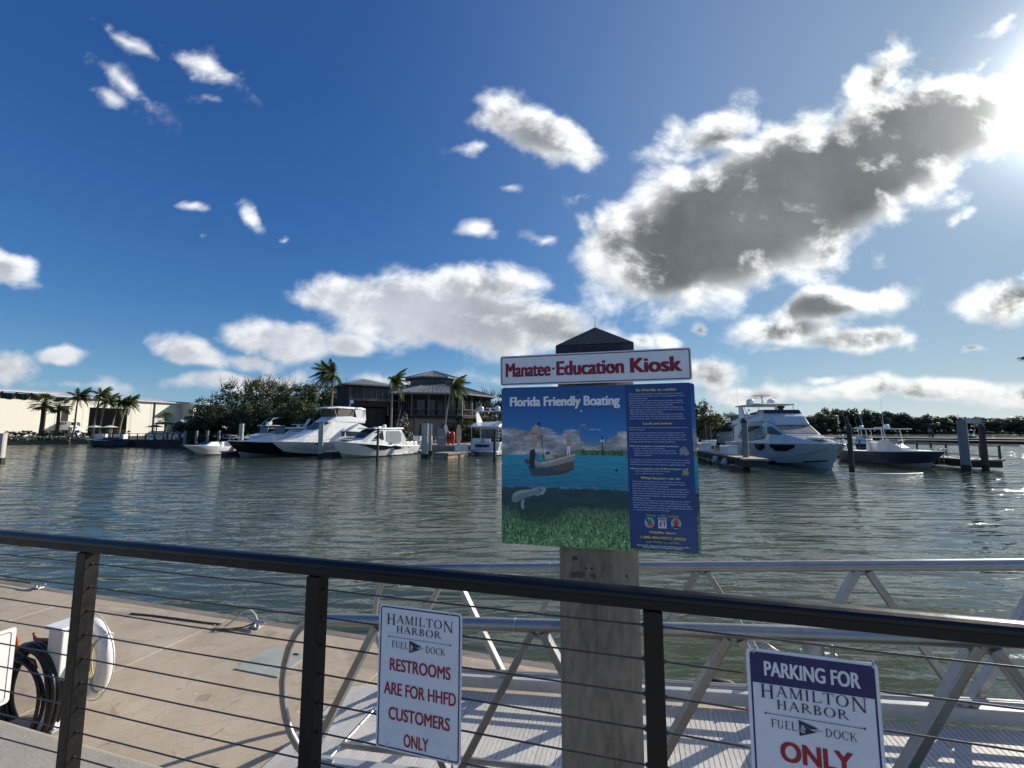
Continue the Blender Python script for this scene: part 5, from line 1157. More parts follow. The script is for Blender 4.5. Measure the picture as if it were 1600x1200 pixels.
for i, (px, pt, Y) in enumerate(((290, 674, 68), (308, 673, 66), (325, 673, 66), (343, 673, 65), (262, 675, 76), (281, 675, 74), (243, 676, 80))):
    pile_px(px, pt, Y, .32, ['short grey post of the left dock row, rightmost but three', 'short grey post of the left dock row, third from its right end', 'short grey post of the left dock row, second from its right end', 'short grey post at the right end of the left dock row, by the bowrider', 'short grey post of the dark terrace dock, second from the left', 'short grey post of the dark terrace dock, third from the left', 'short grey post of the dark terrace dock, leftmost'][i], m_pileg, grp='short posts along the left docks')
pile_px(1108, 664, 60, .4, 'dark pile right beside the kiosk panel, far back', m_timber, square=False); pile_px(1456, 672, 107, .4, 'slim marker post at the end of the far dock', m_timber, square=False)
pile_px(1101, 660, 66, .35, 'farther slim dark pile beside the kiosk panel', m_timber, square=False)
m_glitter = M('white_glitter_streak', (.7, .7, .68), .4)  # white tube added to imitate a bright sun-glitter streak on the water
tag(MB().tube([(23.6, 31.8, .0), (25.8, 31.0, .01), (27.8, 31.0, .01), (29.8, 31.6, .0)], .04, 8).build('glitter_streak', m_glitter), 'thin white tube standing in for a streak of sun glitter on the water in front of the large yacht and timber pile', 'glitter')

# ================================================================== land, buildings, planting
def land():
    shore = [(-400, 60), (-150, 72), (-99, 85), (-82, 92), (-74, 90), (-62, 79), (-50, 72), (-38, 70.5), (-22, 66), (-12, 63), (4, 62), (13, 66), (24, 78), (44, 110), (60, 140), (85, 190), (110, 226), (170, 232), (300, 226), (420, 170), (900, 120)]
    far = [(900, 1400), (420, 1400), (300, 1400), (170, 1400), (110, 1400), (85, 1400), (60, 1400), (44, 1400), (24, 1400), (13, 1400), (4, 1400), (-12, 1400), (-22, 1400), (-38, 1400), (-50, 1400), (-62, 1400), (-74, 1400), (-82, 1400), (-99, 1400), (-150, 1400), (-400, 1400)][::-1]
    m = M('shore_ground', (.045, .048, .028), .95, var=.35, scale=.25, bump=.3)
    b = MB(); n = len(shore)
    vs = [(x, y, -.6) for x, y in shore]+[(x, y, .75) for x, y in shore]+[(x, y+6, 1.1) for x, y in shore]+[(x, y, 1.4) for x, y in far]
    for j in range(3): b.add(vs, [(j*n+i, j*n+i+1, (j+1)*n+i+1, (j+1)*n+i) for i in range(n-1)])
    tag(b.build('ground', m), kind='structure')
    # low sea wall of separate panels in front of the storage building
    sw = thing('sea_wall', 'low concrete sea wall along the left shore below the hedge', 'sea wall')
    P = [Vector((-140, 72.6, 0)), Vector((-99, 84.2, 0)), Vector((-82, 91.2, 0)), Vector((-74.5, 89.3, 0))]
    for a, c in zip(P, P[1:]):
        k = max(1, int((c-a).length/4)); 
        for i in range(k):
            p, q = a.lerp(c, i/k), a.lerp(c, (i+.985)/k); MB().bar(p+Vector((0, 0, .30)), q+Vector((0, 0, .30)), .35, 1.1).build('wall_panel', m_waler if i % 3 == 0 else m_pileg, sw); MB().bar(p+Vector((0, 0, .90)), q+Vector((0, 0, .90)), .60, .12).build('cap_panel', m_pilel, sw)
land()

m_wallc = M('cream_render_wall', (.70, .67, .57), .85, var=.04, scale=.4)
m_wallt = M('white_trim', (.72, .71, .66), .7, var=.04, scale=.6)
m_roofm = M('pale_metal_roof', (.50, .52, .54), .45, var=.06, scale=.3, streak=(6, .2, 1))
m_void = M('interior_shade_black', (.004, .004, .005), .95, spec=.05)  # near-black colour stands in for the shade inside openings
m_louvre = M('dark_window_glass', (.025, .027, .03), .25, var=.2, scale=1)
m_brace = M('dark_brown_timber', (.035, .026, .022), .8, var=.25, scale=1)

def storage_hall():
    # local x runs along the facade, y away from the viewer
    A = Vector((-105.5, 80, 0)); a_ = math.atan2(.98, .2)
    r = thing('storage_hall', 'long cream boat storage hall with one black doorway and overhanging roof', 'building', A, a_)
    H_ = 10.9; L = 47.5
    def wall(x0, x1, z0, z1, y=0, name='wall', th=.4, mat=m_wallc): return MB().box(((x0+x1)/2, -y-th/2 if False else y+th/2, (z0+z1)/2), (x1-x0, th, z1-z0)).build(name, mat, r)
    S1 = -1                                     # y < 0 is towards the water (facade normal points that way)
    # main wall with the door opening; local +y must point inland -> flip by using negative y for outward
    def W(x0, x1, z0, z1, out=0, name='wall', th=.4, mat=m_wallc):
        return MB().box(((x0+x1)/2, out+th/2, (z0+z1)/2), (x1-x0-.004, th, z1-z0)).build(name, mat, r)
    door = (23.0, 31.5)
    W(11.5, door[0], .8, 10.2); W(door[1], L, .8, 10.2); W(door[0], door[1], 8.1, 10.2)
    W(door[0]-.02, door[1]+.02, .8, 8.2, .12, 'door_shade_sheet', .2, m_void)  # near-black sheet fills the opening, its shade put into the colour
    W(17.6, 18.9, 4.2, 8.0, -.06, 'window', .1, m_louvre); W(17.4, 19.1, 8.0, 8.2, -.25, 'window_hood', .3, m_brace)
    # left projecting wing
    W(-2.5, 11.3, .8, 9.0, -4.0); 
    for i in range(6): W(-2.4+2.3*i, -1.9+2.3*i, 9.0, 10.2, -4.0, 'mullion', .4, m_wallt)
    W(-2.4, 11.2, 9.0, 10.2, -3.6, 'clerestory_window', .1, m_louvre)
    MB().box((11.2, -1.9, 5.5), (.35, 3.8, 9.4)).build('wall', m_wallc, r); MB().box((-2.6, 2, 5.5), (.35, 12, 9.4)).build('wall', m_wallc, r)
    for i in range(7): MB().bar((-2.2+2.2*i, -4.05, 9.0), (-2.2+2.2*i, -5.6, 10.35), .2, .25).build('eave_bracket', m_brace, r)
    rf = MB().add([(-5, -6.0, 10.35), (13.2, -6.0, 10.35), (13.2, 8, 11.3), (-5, 8, 11.3), (-5, -6.0, 10.6), (13.2, -6.0, 10.6), (13.2, 8, 11.55), (-5, 8, 11.55)], [(0, 3, 2, 1), (4, 5, 6, 7), (0, 1, 5, 4), (2, 3, 7, 6), (1, 2, 6, 5), (0, 4, 7, 3)]).build('roof', m_roofm, r)
    rf = MB().add([(13.3, -.9, 10.2), (L+.2, -.9, 10.2), (L+.2, 22, 12.6), (13.3, 22, 12.6), (13.3, -.9, 10.4), (L+.2, -.9, 10.4), (L+.2, 22, 12.8), (13.3, 22, 12.8)], [(0, 3, 2, 1), (4, 5, 6, 7), (0, 1, 5, 4), (2, 3, 7, 6), (1, 2, 6, 5), (0, 4, 7, 3)]).build('roof', m_roofm, r)
    for x in (12.1, 14.6, 38.2): MB().box((x, -.12, 5.5), (.28, .2, 9.3)).build('downpipe', m_brace, r)
    for k in range(6): MB().box((16.5+5.2*k if 16.5+5.2*k < 22 or 16.5+5.2*k > 32 else 33.5+1.5*k-4, -.012, 5.5), (.05, .03, 9.2)).build('panel_joint', m_pilel, r)
    for z in (1.6,): W(11.5, 17.4, z-.2, z+.2, -.05, 'plinth_band', .08, m_wallt); W(31.6, 38, z-.2, z+.2, -.05, 'plinth_band', .08, m_wallt)
    # right projecting bay with three windows
    W(46.0, 55.5, 5.3, 8.5, -4.5); MB().box((45.9, -2.2, 6.9), (.4, 4.6, 6.4)).build('wall', m_wallc, r)
    W(46.0, 55.5, 8.5, 10.0, -4.1, 'clerestory_window', .1, m_louvre)
    for i in range(4): W(46.0+3.0*i, 46.5+3.0*i, 8.5, 10.0, -4.5, 'mullion', .4, m_wallt)
    for i in range(5): MB().bar((45.8+2.4*i, -4.5, 8.9), (45.8+2.4*i, -5.8, 10.2), .2, .2).build('eave_bracket', m_brace, r)
    MB().add([(44.0, -6.3, 10.2), (58, -6.3, 10.2), (58, 8, 11.0), (44.0, 8, 11.0), (44.0, -6.3, 10.4), (58, -6.3, 10.4), (58, 8, 11.2), (44.0, 8, 11.2)], [(0, 3, 2, 1), (4, 5, 6, 7), (0, 1, 5, 4), (2, 3, 7, 6), (1, 2, 6, 5), (0, 4, 7, 3)]).build('roof', m_roofm, r)
    # low lean-to with grey metal roof
    MB().add([(39, -9.5, 3.4), (60, -9.5, 3.4), (60, -4.5, 5.6), (42, -4.5, 5.4), (39, -9.5, 3.2), (60, -9.5, 3.2), (60, -4.5, 5.4), (42, -4.5, 5.2)], [(0, 1, 2, 3), (4, 7, 6, 5), (0, 4, 5, 1), (1, 5, 6, 2), (0, 3, 7, 4)]).build('lean_to_roof', m_roofm, r)
    W(42, 60, .8, 5.2, -4.4, 'lean_to_back_wall', .2, m_brace)
    for x in (39.6, 46, 52.5, 59): MB().box((x, -9.2, 2.0), (.25, .25, 2.6)).build('lean_to_post', m_wallt, r)
storage_hall()

def octo(R_, n=8, off=22.5): return [(R_*math.cos(R(off+45*i)), R_*math.sin(R(off+45*i))) for i in range(8)]
m_clubroof = M('grey_standing_seam_roof', (.18, .182, .185), .5, var=.09, scale=.5)
m_clubwall = M('brown_shingle_wall', (.028, .022, .019), .85, var=.22, scale=1.2)
m_clubdark = M('dark_club_timber', (.022, .017, .017), .8, var=.25, scale=1)
m_clubstone = M('buff_render_arcade', (.27, .24, .20), .85, var=.1, scale=.8)
m_clubtrim = M('grey_trim_timber', (.12, .11, .10), .7, var=.1, scale=1)
m_mural = M('dim_window_glass', (.035, .045, .06), .15, var=.5, scale=1.5)
def clubhouse():
    c = Vector((-14.3, 77.5, 0)); r = thing('clubhouse', 'dark two storey octagonal clubhouse with grey hip roof, lantern and arcaded ground floor', 'building', c, math.atan2(c.y, c.x)-PI/2+R(4))
    # local -y faces the viewer
    Z1, Z2, Ze = 1.1, 5.15, 8.75
    OE = octo(11.6); OV = octo(10.6); OW = octo(8.6)
    def ring(poly, z0, z1, name, mat, th=0):
        return MB().prism([(x, y, z0) for x, y in poly], z1-z0).build(name, mat, r)
    ring(OW, Z1, Z2, 'ground_floor_core', m_void); ring(OV, Z2-.35, Z2, 'balcony_floor', m_clubdark); ring(octo(8.55), Z2, Ze, 'upper_floor_wall', m_clubwall)
    # roofs with seams
    def hip(lo, zlo, hi, zhi, name, seams=6):
        rr = MB(); n = 8; rr.add([(x, y, zlo) for x, y in lo]+[(x, y, zhi) for x, y in hi]+[(x, y, zlo-.22) for x, y in lo], [(i, (i+1) % n, n+(i+1) % n, n+i) for i in range(n)]+[(i, 2*n+i, 2*n+(i+1) % n, (i+1) % n) for i in range(n)]+[tuple(range(2*n, 3*n))]); o = rr.build(name, m_clubroof, r)
        for i in range(n):
            a, b_ = Vector((*lo[i], zlo)), Vector((*hi[i], zhi)); MB().bar(a+Vector((0, 0, .04)), b_+Vector((0, 0, .04)), .16, .08).build('hip_ridge', m_clubtrim, o)
            if i in (3, 4, 5, 6, 7):
                s_ = MB()
                for k in range(1, seams*2):
                    t_ = k/(seams*2); p = Vector((*lo[i], zlo)).lerp(Vector((*lo[(i+1) % n], zlo)), t_); q = Vector((*hi[i], zhi)).lerp(Vector((*hi[(i+1) % n], zhi)), t_); s_.bar(p+Vector((0, 0, .02)), q+Vector((0, 0, .02)), .05, .05)
                tag(s_.build('roof_seams', m_clubroof, o), kind='stuff')
        return o
    hip(OE, Ze, octo(4.9), 10.75, 'roof'); ring(octo(4.2), 10.4, 12.0, 'lantern_wall', m_clubwall); hip(octo(5.4), 12.0, octo(.25), 13.5, 'lantern_roof', 2)
    for i in range(8):
        a, b_ = Vector((*octo(4.25)[i], 0)), Vector((*octo(4.25)[(i+1) % 8], 0)); t_ = (b_-a).normalized(); nrm = Vector((t_.y, -t_.x, 0)); an = math.atan2(t_.y, t_.x)
        for k in range(4):
            p = a.lerp(b_, (k+.5)/4)+nrm*.03; w_ = MB().box((p.x, p.y, 11.35), (.62, .08, .95), rz=an).build('lantern_window', m_mural, r)
            MB().box((p.x+nrm.x*.05, p.y+nrm.y*.05, 11.35), (.05, .04, .95), rz=an).build('mullion', m_clubtrim, w_)
            q = a.lerp(b_, k/4)+nrm*.05; MB().box((q.x, q.y, 11.35), (.12, .12, 1.2), rz=an).build('lantern_post', m_clubtrim, r)
    # veranda posts, rail panels, french windows, arcade
    for i in (3, 4, 5, 6, 7):
        a, b_ = Vector((*octo(10.35)[i], 0)), Vector((*octo(10.35)[(i+1) % 8], 0)); t_ = (b_-a).normalized(); nrm = Vector((t_.y, -t_.x, 0)); an = math.atan2(t_.y, t_.x); Ls = (b_-a).length
        for k in range(4):
            p = a.lerp(b_, k/3) if k < 3 else b_
            if k < 3:
                MB().box((p.x, p.y, (Z2+Ze)/2), (.22, .22, Ze-Z2), rz=an).build('veranda_post', m_clubtrim, r)
        for z in (Z2+.12, Z2+1.05): MB().bar(a+Vector((0, 0, z)), b_+Vector((0, 0, z)), .08, .09).build('balcony_rail', m_clubtrim, r)
        bal = MB()
        for k in range(34): p = a.lerp(b_, (k+.5)/34); bal.box((p.x, p.y, Z2+.58), (.05, .05, .86), rz=an)
        tag(bal.build('balusters', m_clubdark, r), kind='stuff')
        MB().bar(a+Vector((0, 0, Ze-.25)), b_+Vector((0, 0, Ze-.25)), .18, .40).build('eave_beam', m_clubdark, r)
        wa, wb = Vector((*octo(8.62)[i], 0)), Vector((*octo(8.62)[(i+1) % 8], 0))
        for k in range(4):
            p = wa.lerp(wb, (k+.5)/4)+nrm*.03; w_ = MB().box((p.x, p.y, Z2+1.35), (1.15, .08, 2.5), rz=an).build('french_window', m_mural, r)
            for dx in (-.6, 0, .6): MB().box((p.x+t_.x*dx+nrm.x*.06, p.y+t_.y*dx+nrm.y*.06, Z2+1.35), (.09, .05, 2.55), rz=an).build('window_frame', m_clubtrim, w_)
        # arcade wall with arched openings
        ga, gb = Vector((*octo(8.9)[i], 0)), Vector((*octo(8.9)[(i+1) % 8], 0)); Lg = (gb-ga).length; na = 2; seg = Lg/na
        for k in range(na):
            o_ = ga.lerp(gb, k/na); M4 = Matrix(((t_.x, 0, nrm.x, o_.x), (t_.y, 0, nrm.y, o_.y), (0, 1, 0, 0), (0, 0, 0, 1)))
            wd = 2.0; x0, x1 = (seg-wd)/2, (seg+wd)/2; zs = Z1+2.2; arch = [((x0+x1)/2+wd/2*math.cos(R(180-15*j)), zs+wd/2*.9*math.sin(R(15*j))) for j in range(13)]
            for nm, pl in (('arcade_pier', [(0, Z1), (x0, Z1), (x0, zs), (0, zs)]), ('arcade_pier', [(x1, Z1), (seg, Z1), (seg, zs), (x1, zs)]), ('arch_spandrel', [(0, zs), *arch[:7], ((x0+x1)/2, Z2-.4), (0, Z2-.4)]), ('arch_spandrel', [*arch[6:], (seg, zs), (seg, Z2-.4), ((x0+x1)/2, Z2-.4)])):
                MB().prism(pl, .3, M4).build(nm, m_clubstone, r)
            wn_ = MB().prism([(x0, Z1), (x1, Z1), (x1, zs), *arch[::-1][1:-1], (x0, zs)], .05, M4).build('arched_window', m_louvre, r)
            for j in range(3):
                xx = x0+wd*(j+1)/4; MB().prism([(xx-.05, Z1), (xx+.05, Z1), (xx+.05, zs+wd*.38), (xx-.05, zs+wd*.38)], .12, M4).build('glazing_bar', m_clubtrim, wn_)
            MB().prism([(x0, zs-.06), (x1, zs-.06), (x1, zs+.06), (x0, zs+.06)], .13, M4).build('glazing_bar', m_clubtrim, wn_)
        if i in (6, 7):
            for k in range(3): p = a.lerp(b_, k/3); MB().box((p.x, p.y, (Z1+Z2)/2), (.28, .28, Z2-Z1), rz=an).build('undercroft_post', m_clubdark, r); MB().bar((p.x, p.y, Z2-1.4), (p.x-nrm.x*1.4, p.y-nrm.y*1.4, Z2-.3), .18, .18).build('knee_brace', m_clubdark, r)
    return r
clubhouse()
def club_wing():
    r = thing('club_wing', 'dark square stair tower of the clubhouse with its own low hip roof', 'building', (-23.9, 68.5, 0), R(38))
    h = 2.7
    MB().box((0, 0, 3.7), (2*h, 2*h, 5.2)).build('lower_wall', m_clubwall, r); MB().box((0, 0, 8.2), (2*h+.9, 2*h+.9, 3.4)).build('upper_wall', m_clubwall, r)
    e = 4.1; MB().add([(-e, -e, 9.85), (e, -e, 9.85), (e, e, 9.85), (-e, e, 9.85), (0, 0, 11.1), (-e, -e, 9.65), (e, -e, 9.65), (e, e, 9.65), (-e, e, 9.65)], [(0, 1, 4), (1, 2, 4), (2, 3, 4), (3, 0, 4), (0, 5, 6, 1), (1, 6, 7, 2), (2, 7, 8, 3), (3, 8, 5, 0), (5, 8, 7, 6)]).build('roof', m_clubroof, r)
    for s_, (ax, ay) in enumerate(((0, -1), (1, 0))):
        MB().box((ax*(h+.5), ay*(h+.5), 8.55), (6.4 if ax == 0 else .1, .1 if ax == 0 else 6.4, 1.7)).build('window_band', m_louvre, r)
        for k in range(7):
            q = -3.0+1.0*k; MB().box((ax*(h+.56)+(q if ax == 0 else 0), ay*(h+.56)+(q if ay == 0 else 0), 8.55), (.14, .14, 1.8)).build('mullion', m_clubtrim, r)
        MB().box((ax*(h+.58), ay*(h+.58), 7.55), (6.5 if ax == 0 else .12, .12 if ax == 0 else 6.5, .35)).build('sill_band', m_clubtrim, r)
        for k in range(5):
            q = -2.4+1.2*k; MB().box((ax*(h+.03)+(q if ax == 0 else 0), ay*(h+.03)+(q if ay == 0 else 0), 3.7), (.12, .12, 5.2)).build('wall_batten', m_clubdark, r)
    for x in (-3.0, 3.0): MB().bar((x, -3.0, 5.2), (x, -3.1, 6.6), .18, .18).build('knee_brace', m_clubtrim, r)
    s = thing('covered_link', 'dark slatted link wall between the stair tower and the clubhouse', 'building', (-21.0, 71.5, 0), R(20))
    MB().box((0, 0, 4.4), (7.5, 3.2, 6.8)).build('wall', m_clubdark, s)
    for k in range(16): MB().box((-3.6+.48*k, -1.66, 3.6), (.14, .1, 5.0)).build('slat', m_clubwall, s)
    MB().add([(-4.2, -2.4, 7.7), (4.2, -2.4, 7.7), (4.2, 2, 8.7), (-4.2, 2, 8.7), (-4.2, -2.4, 7.5), (4.2, -2.4, 7.5), (4.2, 2, 8.5), (-4.2, 2, 8.5)], [(0, 1, 2, 3), (4, 7, 6, 5), (0, 4, 5, 1), (1, 5, 6, 2), (2, 6, 7, 3), (3, 7, 4, 0)]).build('roof', m_clubroof, s)
club_wing()

# ------------------------------------------------------------------ palms
def leafmat(name, a, b, c, tr=.25):
    m, t, bb = principled(name); o = t.new('ShaderNodeTexCoord').outputs['Object']; oi = t.new('ShaderNodeObjectInfo').outputs['Random']
    geo = t.new('ShaderNodeNewGeometry').outputs['Random Per Island']
    f = t.m('ADD', t.m('MULTIPLY', geo, .6), t.m('MULTIPLY', t.noise(o, .7, 3), .4)); c_ = t.ramp(f, [(.2, a), (.5, b), (.85, c)])
    t.put(bb.inputs['Base Color'], c_); bb.inputs['Roughness'].default_value = .6
    ts = t.new('ShaderNodeBsdfTranslucent'); t.put(ts.inputs[0], t.mix(.5, c_, (.12, .16, .02))); mx = t.new('ShaderNodeMixShader'); mx.inputs[0].default_value = tr
    out = t.n['Material Output']; t.l.new(bb.outputs[0], mx.inputs[1]); t.l.new(ts.outputs[0], mx.inputs[2]); t.l.new(mx.outputs[0], out.inputs[0]); return m
m_palm = leafmat('palm_frond_green', (.035, .050, .014), (.060, .085, .022), (.13, .14, .040))
m_mang = leafmat('mangrove_leaf', (.024, .036, .013), (.045, .062, .020), (.10, .11, .036), .2)
m_mangl = leafmat('olive_leaf', (.045, .052, .018), (.085, .090, .032), (.15, .14, .055), .25)
m_hedge = leafmat('hedge_leaf', (.020, .030, .010), (.045, .058, .018), (.10, .105, .035), .2)
m_far = leafmat('far_tree_leaf', (.050, .062, .036), (.085, .098, .055), (.14, .145, .085), .2)
m_bark = M('grey_palm_trunk', (.23, .20, .165), .9, var=.25, scale=2, streak=(1, 1, 4), bump=.4)
m_barkd = M('dark_bark', (.075, .06, .048), .9, var=.3, scale=1.5, bump=.4)
m_twig = M('bare_grey_twig', (.11, .098, .085), .9, var=.2, scale=1)
def frond(L, droop, rr, wind=0.0, dens_=26):
    """pinnate frond along +x, drooping; leaflets are thin folded blades"""
    b = MB(); pts = []
    for i in range(9):
        t_ = i/8; pts.append(Vector((L*t_*(1-.12*droop*t_), wind*L*t_*t_*.25, L*(.22*t_-droop*.62*t_*t_))))
    b.tube(pts, [.035*(1-.85*i/8) for i in range(9)], 5, smooth=False)
    for i in range(dens_):
        t_ = .12+.88*i/(dens_-1); k = t_*8; j = min(7, int(k)); p = pts[j].lerp(pts[j+1], k-j); tan = (pts[j+1]-pts[j]).normalized()
        for sg in (-1, 1):
            l = L*.30*math.sin(PI*min(1, .15+.80*t_))**.7*rr.uniform(.8, 1.1); sd_ = tan.cross(Vector((0, 0, 1))).normalized()*sg
            d_ = (sd_*.75+tan*.55+Vector((0, 0, -.45-rr.uniform(0, .4)))).normalized(); w_ = tan*.055*L/3
            e = p+d_*l+Vector((0, 0, -.10*l)); mdl = p+d_*l*.5+Vector((0, 0, .02))
            b.add([p-w_, p+w_, mdl+w_, mdl-w_, e], [(0, 1, 2, 3), (3, 2, 4)])
    return b
_rf = random.Random(5)
FRONDS = [frond(3.0, d_, _rf, wd).mesh('palm_frond', m_palm) for d_, wd in ((.55, .4), (.85, .7), (1.15, .6), (1.45, .3), (1.9, .1))]
def palm(name, label, x, y, zb, h, lean, k=1.0, nf=20, seed=1, wind=(1, .2), group='coconut palms along the waterfront', trunk=.17):
    rr = random.Random(seed); r = thing(name, label, 'palm', (x, y, zb), 0, group)
    pts = []
    for i in range(11): t_ = i/10; pts.append((lean[0]*t_*t_, lean[1]*t_*t_, h*t_))
    MB().tube(pts, [trunk*(1.25 if i == 0 else 1-.35*i/10) for i in range(11)], 9).build('trunk', m_bark, r); top = Vector(pts[-1])
    MB().lathe([(.05, -.5), (.26, -.15), (.22, .2), (.05, .45)], 9, top).build('crown_shaft', m_palm, r)
    wdir = math.atan2(wind[1], wind[0])
    for i in range(nf):
        az = 2*PI*i*.381966+rr.uniform(-.25, .25); el = (i/nf)
        dl = math.atan2(math.sin(wdir-az), math.cos(wdir-az)); az += dl*.50*rr.uniform(.6, 1.2)          # the wind sweeps the fronds round
        me = FRONDS[min(4, int(el*5))]; o = bpy.data.objects.new('frond', me); C.objects.link(o); o.parent = r
        o.location = top+Vector((0, 0, .15-.3*el)); o.rotation_euler = (rr.uniform(-.3, .3), -R(58)*(1-el)**1.2+R(8), az); s_ = k*rr.uniform(.85, 1.12); o.scale = (s_, s_, s_)
    return r
def palm_px(label, px, pbase, ptop, Y, lean_px, k=1.0, **kw):
    b0 = ray(px, 668); X = b0.x/b0.y*Y; t_ = ray(px, ptop); zt_ = CAMH+t_.z/t_.y*Y; lx = lean_px/FPX*Y; zb = kw.pop('zb', 1.0)
    return palm('coconut_palm', label, X, Y, zb, zt_-zb, (lx, 0), k, **kw)
palm_px('tallest coconut palm, standing against the trees left of the clubhouse', 516, 690, 586, 62, 2, 1.0, seed=3, nf=26, wind=(-1, 0))
palm_px('straight coconut palm in front of the stair tower', 611, 690, 596, 60, 0, .82, seed=5, nf=20, wind=(1, 0))
palm_px('leaning coconut palm in front of the right half of the clubhouse', 694, 690, 606, 60, 11, .88, seed=8, nf=20, wind=(1, 0), trunk=.15)
for i, (px, pt, Y, lp, lab) in enumerate(((116, 620, 86, 1, 'leftmost coconut palm in front of the cream hall'), (146, 617, 88, 6, 'tall palm at the left side of the black doorway'), (156, 628, 89, 6, 'palm in front of the left half of the black doorway'), (174, 631, 90, 9, 'leaning palm in front of the right half of the black doorway'), (187, 630, 91, 9, 'palm leaning right beside the doorway, in front of the cream wall'))):
    palm_px(lab, px, 685, pt, Y, lp, .86, seed=20+i, nf=18, wind=(1, 0))
def fan_palm(label, px, ptop, Y, k=1.0):
    b0 = ray(px, 668); X = b0.x/b0.y*Y; t_ = ray(px, ptop); zt_ = CAMH+t_.z/t_.y*Y; r = thing('sabal_palm', label, 'palm', (X, Y, 1.0), 0, 'short thick fan palms')
    MB().tube([(0, 0, 0), (.1, 0, (zt_-1)*.5), (0, 0, zt_-1)], [.27*k, .24*k, .20*k], 9).build('trunk', m_barkd, r); rr = random.Random(int(px)); top = Vector((0, 0, zt_-1))
    for i in range(34):
        b = MB(); az = 2.399*i; el = R(80-125*(i/34)); d_ = Vector((math.cos(az)*math.cos(el), math.sin(az)*math.cos(el), math.sin(el))); sd_ = d_.cross(Vector((0, 0, 1))).normalized(); up = sd_.cross(d_).normalized()
        p = top+d_*1.0*k
        for j in range(9):
            a = R(-75+150*j/8); e = p+(d_*math.cos(a)+sd_*math.sin(a))*1.0*k+Vector((0, 0, -.25*k)); b.add([p, p.lerp(e, .55)+up*.05+sd_*.11*k, e, p.lerp(e, .55)-sd_*.11*k], [(0, 1, 2, 3)])
        b.bar(top, p, .05, .03); b.build('fan_leaf', m_palm, r)
fan_palm('bushy fan palm with dark crown before the hall, left of the pair', 64, 630, 84, 1.25); fan_palm('bushy fan palm before the hall, right of the pair', 89, 635, 85, 1.2)
fan_palm('small fan palm in front of the grey lean-to roof', 258, 655, 86, .9)
# frond tips of a palm that stands just outside the view on the right
palm('coconut_palm', 'palm beyond the right edge of the view, only a frond tip showing', 27.6, 20.2, .5, 5.8, (.2, 0), .8, 18, 40, (-1, 0))

# ------------------------------------------------------------------ trees
def clumped(rr, cx, cy, cz, rx, ry, rz, nclump, nleaf, ls, b, flat=.75):
    for c in range(nclump):
        a = rr.uniform(0, 2*PI); q = rr.uniform(.25, 1)**.6; e = rr.uniform(-.85, 1)
        px, py, pz = cx+rx*q*math.cos(a)*math.sqrt(max(0, 1-e*e*.8)), cy+ry*q*math.sin(a)*math.sqrt(max(0, 1-e*e*.8)), cz+rz*e*q; cr = rr.uniform(.16, .34)*min(rx, rz)*1.2
        for l in range(nleaf):
            d_ = Vector((rr.gauss(0, 1), rr.gauss(0, 1), rr.gauss(0, 1)*flat)).normalized()*cr*rr.uniform(.35, 1.05); p = Vector((px, py, pz))+d_
            n_ = (d_.normalized()+Vector((rr.uniform(-.7, .7), rr.uniform(-.7, .7), rr.uniform(-.2, .9)))).normalized(); s1 = n_.orthogonal().normalized(); s1.rotate(Matrix.Rotation(rr.uniform(0, 6.28), 3, n_)); s2 = n_.cross(s1); s_ = ls*rr.uniform(.6, 1.3)
            b.add([p-s1*s_*.5, p+s2*s_*.32, p+s1*s_*.6, p-s2*s_*.32], [(0, 1, 2, 3)])
def tree_meshes(seed, H_, Wd, nclump, nleaf, ls, leaf, bark=m_barkd, open_=False, twigs=0):
    rr = random.Random(seed); tr = MB(); cr = MB(); 
    n = rr.randint(2, 4); tops = []
    for i in range(n):
        a = 2*PI*i/n+rr.uniform(-.4, .4); x, y = Wd*.28*math.cos(a), Wd*.28*math.sin(a); pts = [(0+.15*math.cos(a), .15*math.sin(a), 0), (x*.35, y*.35, H_*.25), (x*.8, y*.8, H_*.5), (x*1.1+rr.uniform(-.5, .5), y*1.1, H_*.78)]
        tr.tube(pts, [.22, .17, .12, .05], 6); tops.append(Vector(pts[-1]))
        for k in range(4):
            p = Vector(pts[2]).lerp(Vector(pts[3]), rr.random()); e = p+Vector((rr.uniform(-1, 1)*Wd*.3, rr.uniform(-1, 1)*Wd*.3, rr.uniform(.1, .35)*H_*.6)); tr.tube([p, p.lerp(e, .5)+Vector((0, 0, .15)), e], [.07, .05, .02], 5)
    clumped(rr, 0, 0, H_*.56, Wd*.5, Wd*.5, H_*.43, nclump, nleaf, ls, cr)
    if twigs:
        for i in range(twigs):
            p = Vector((rr.uniform(-.45, .45)*Wd, rr.uniform(-.3, .3)*Wd, H_*rr.uniform(.70, .88)))
            for k in range(5):
                e = p+Vector((rr.uniform(-.9, .9), rr.uniform(-.5, .5), rr.uniform(.6, 2.0))); md = p.lerp(e, .5)+Vector((rr.uniform(-.2, .2), 0, .1)); tr.tube([p, md, e], [.05, .035, .012], 4)
                for q in range(2): f_ = md.lerp(e, rr.random()); tr.tube([f_, f_+Vector((rr.uniform(-.5, .5), rr.uniform(-.3, .3), rr.uniform(.2, .8)))], [.022, .008], 4)
    return tr.mesh('trunk', bark), cr.mesh('crown', leaf)
def plant_tree(name, label, x, y, z, ms, rz, s, cat='tree', group=None):
    r = thing(name, label, cat, (x, y, z), rz, group)
    for nm, me in (('trunk', ms[0]), ('crown', ms[1])):
        o = bpy.data.objects.new(nm, me); C.objects.link(o); o.parent = r
    r.scale = s if isinstance(s, tuple) else (s, s, s); return r
TA = [tree_meshes(i, 10, 8.5, 60, 80, .46, m_mang, twigs=(2 if i % 2 else 0)) for i in (1, 2, 3)]
TB = [tree_meshes(i, 10, 7, 42, 62, .40, m_mangl, bark=m_twig, twigs=12) for i in (4, 5)]
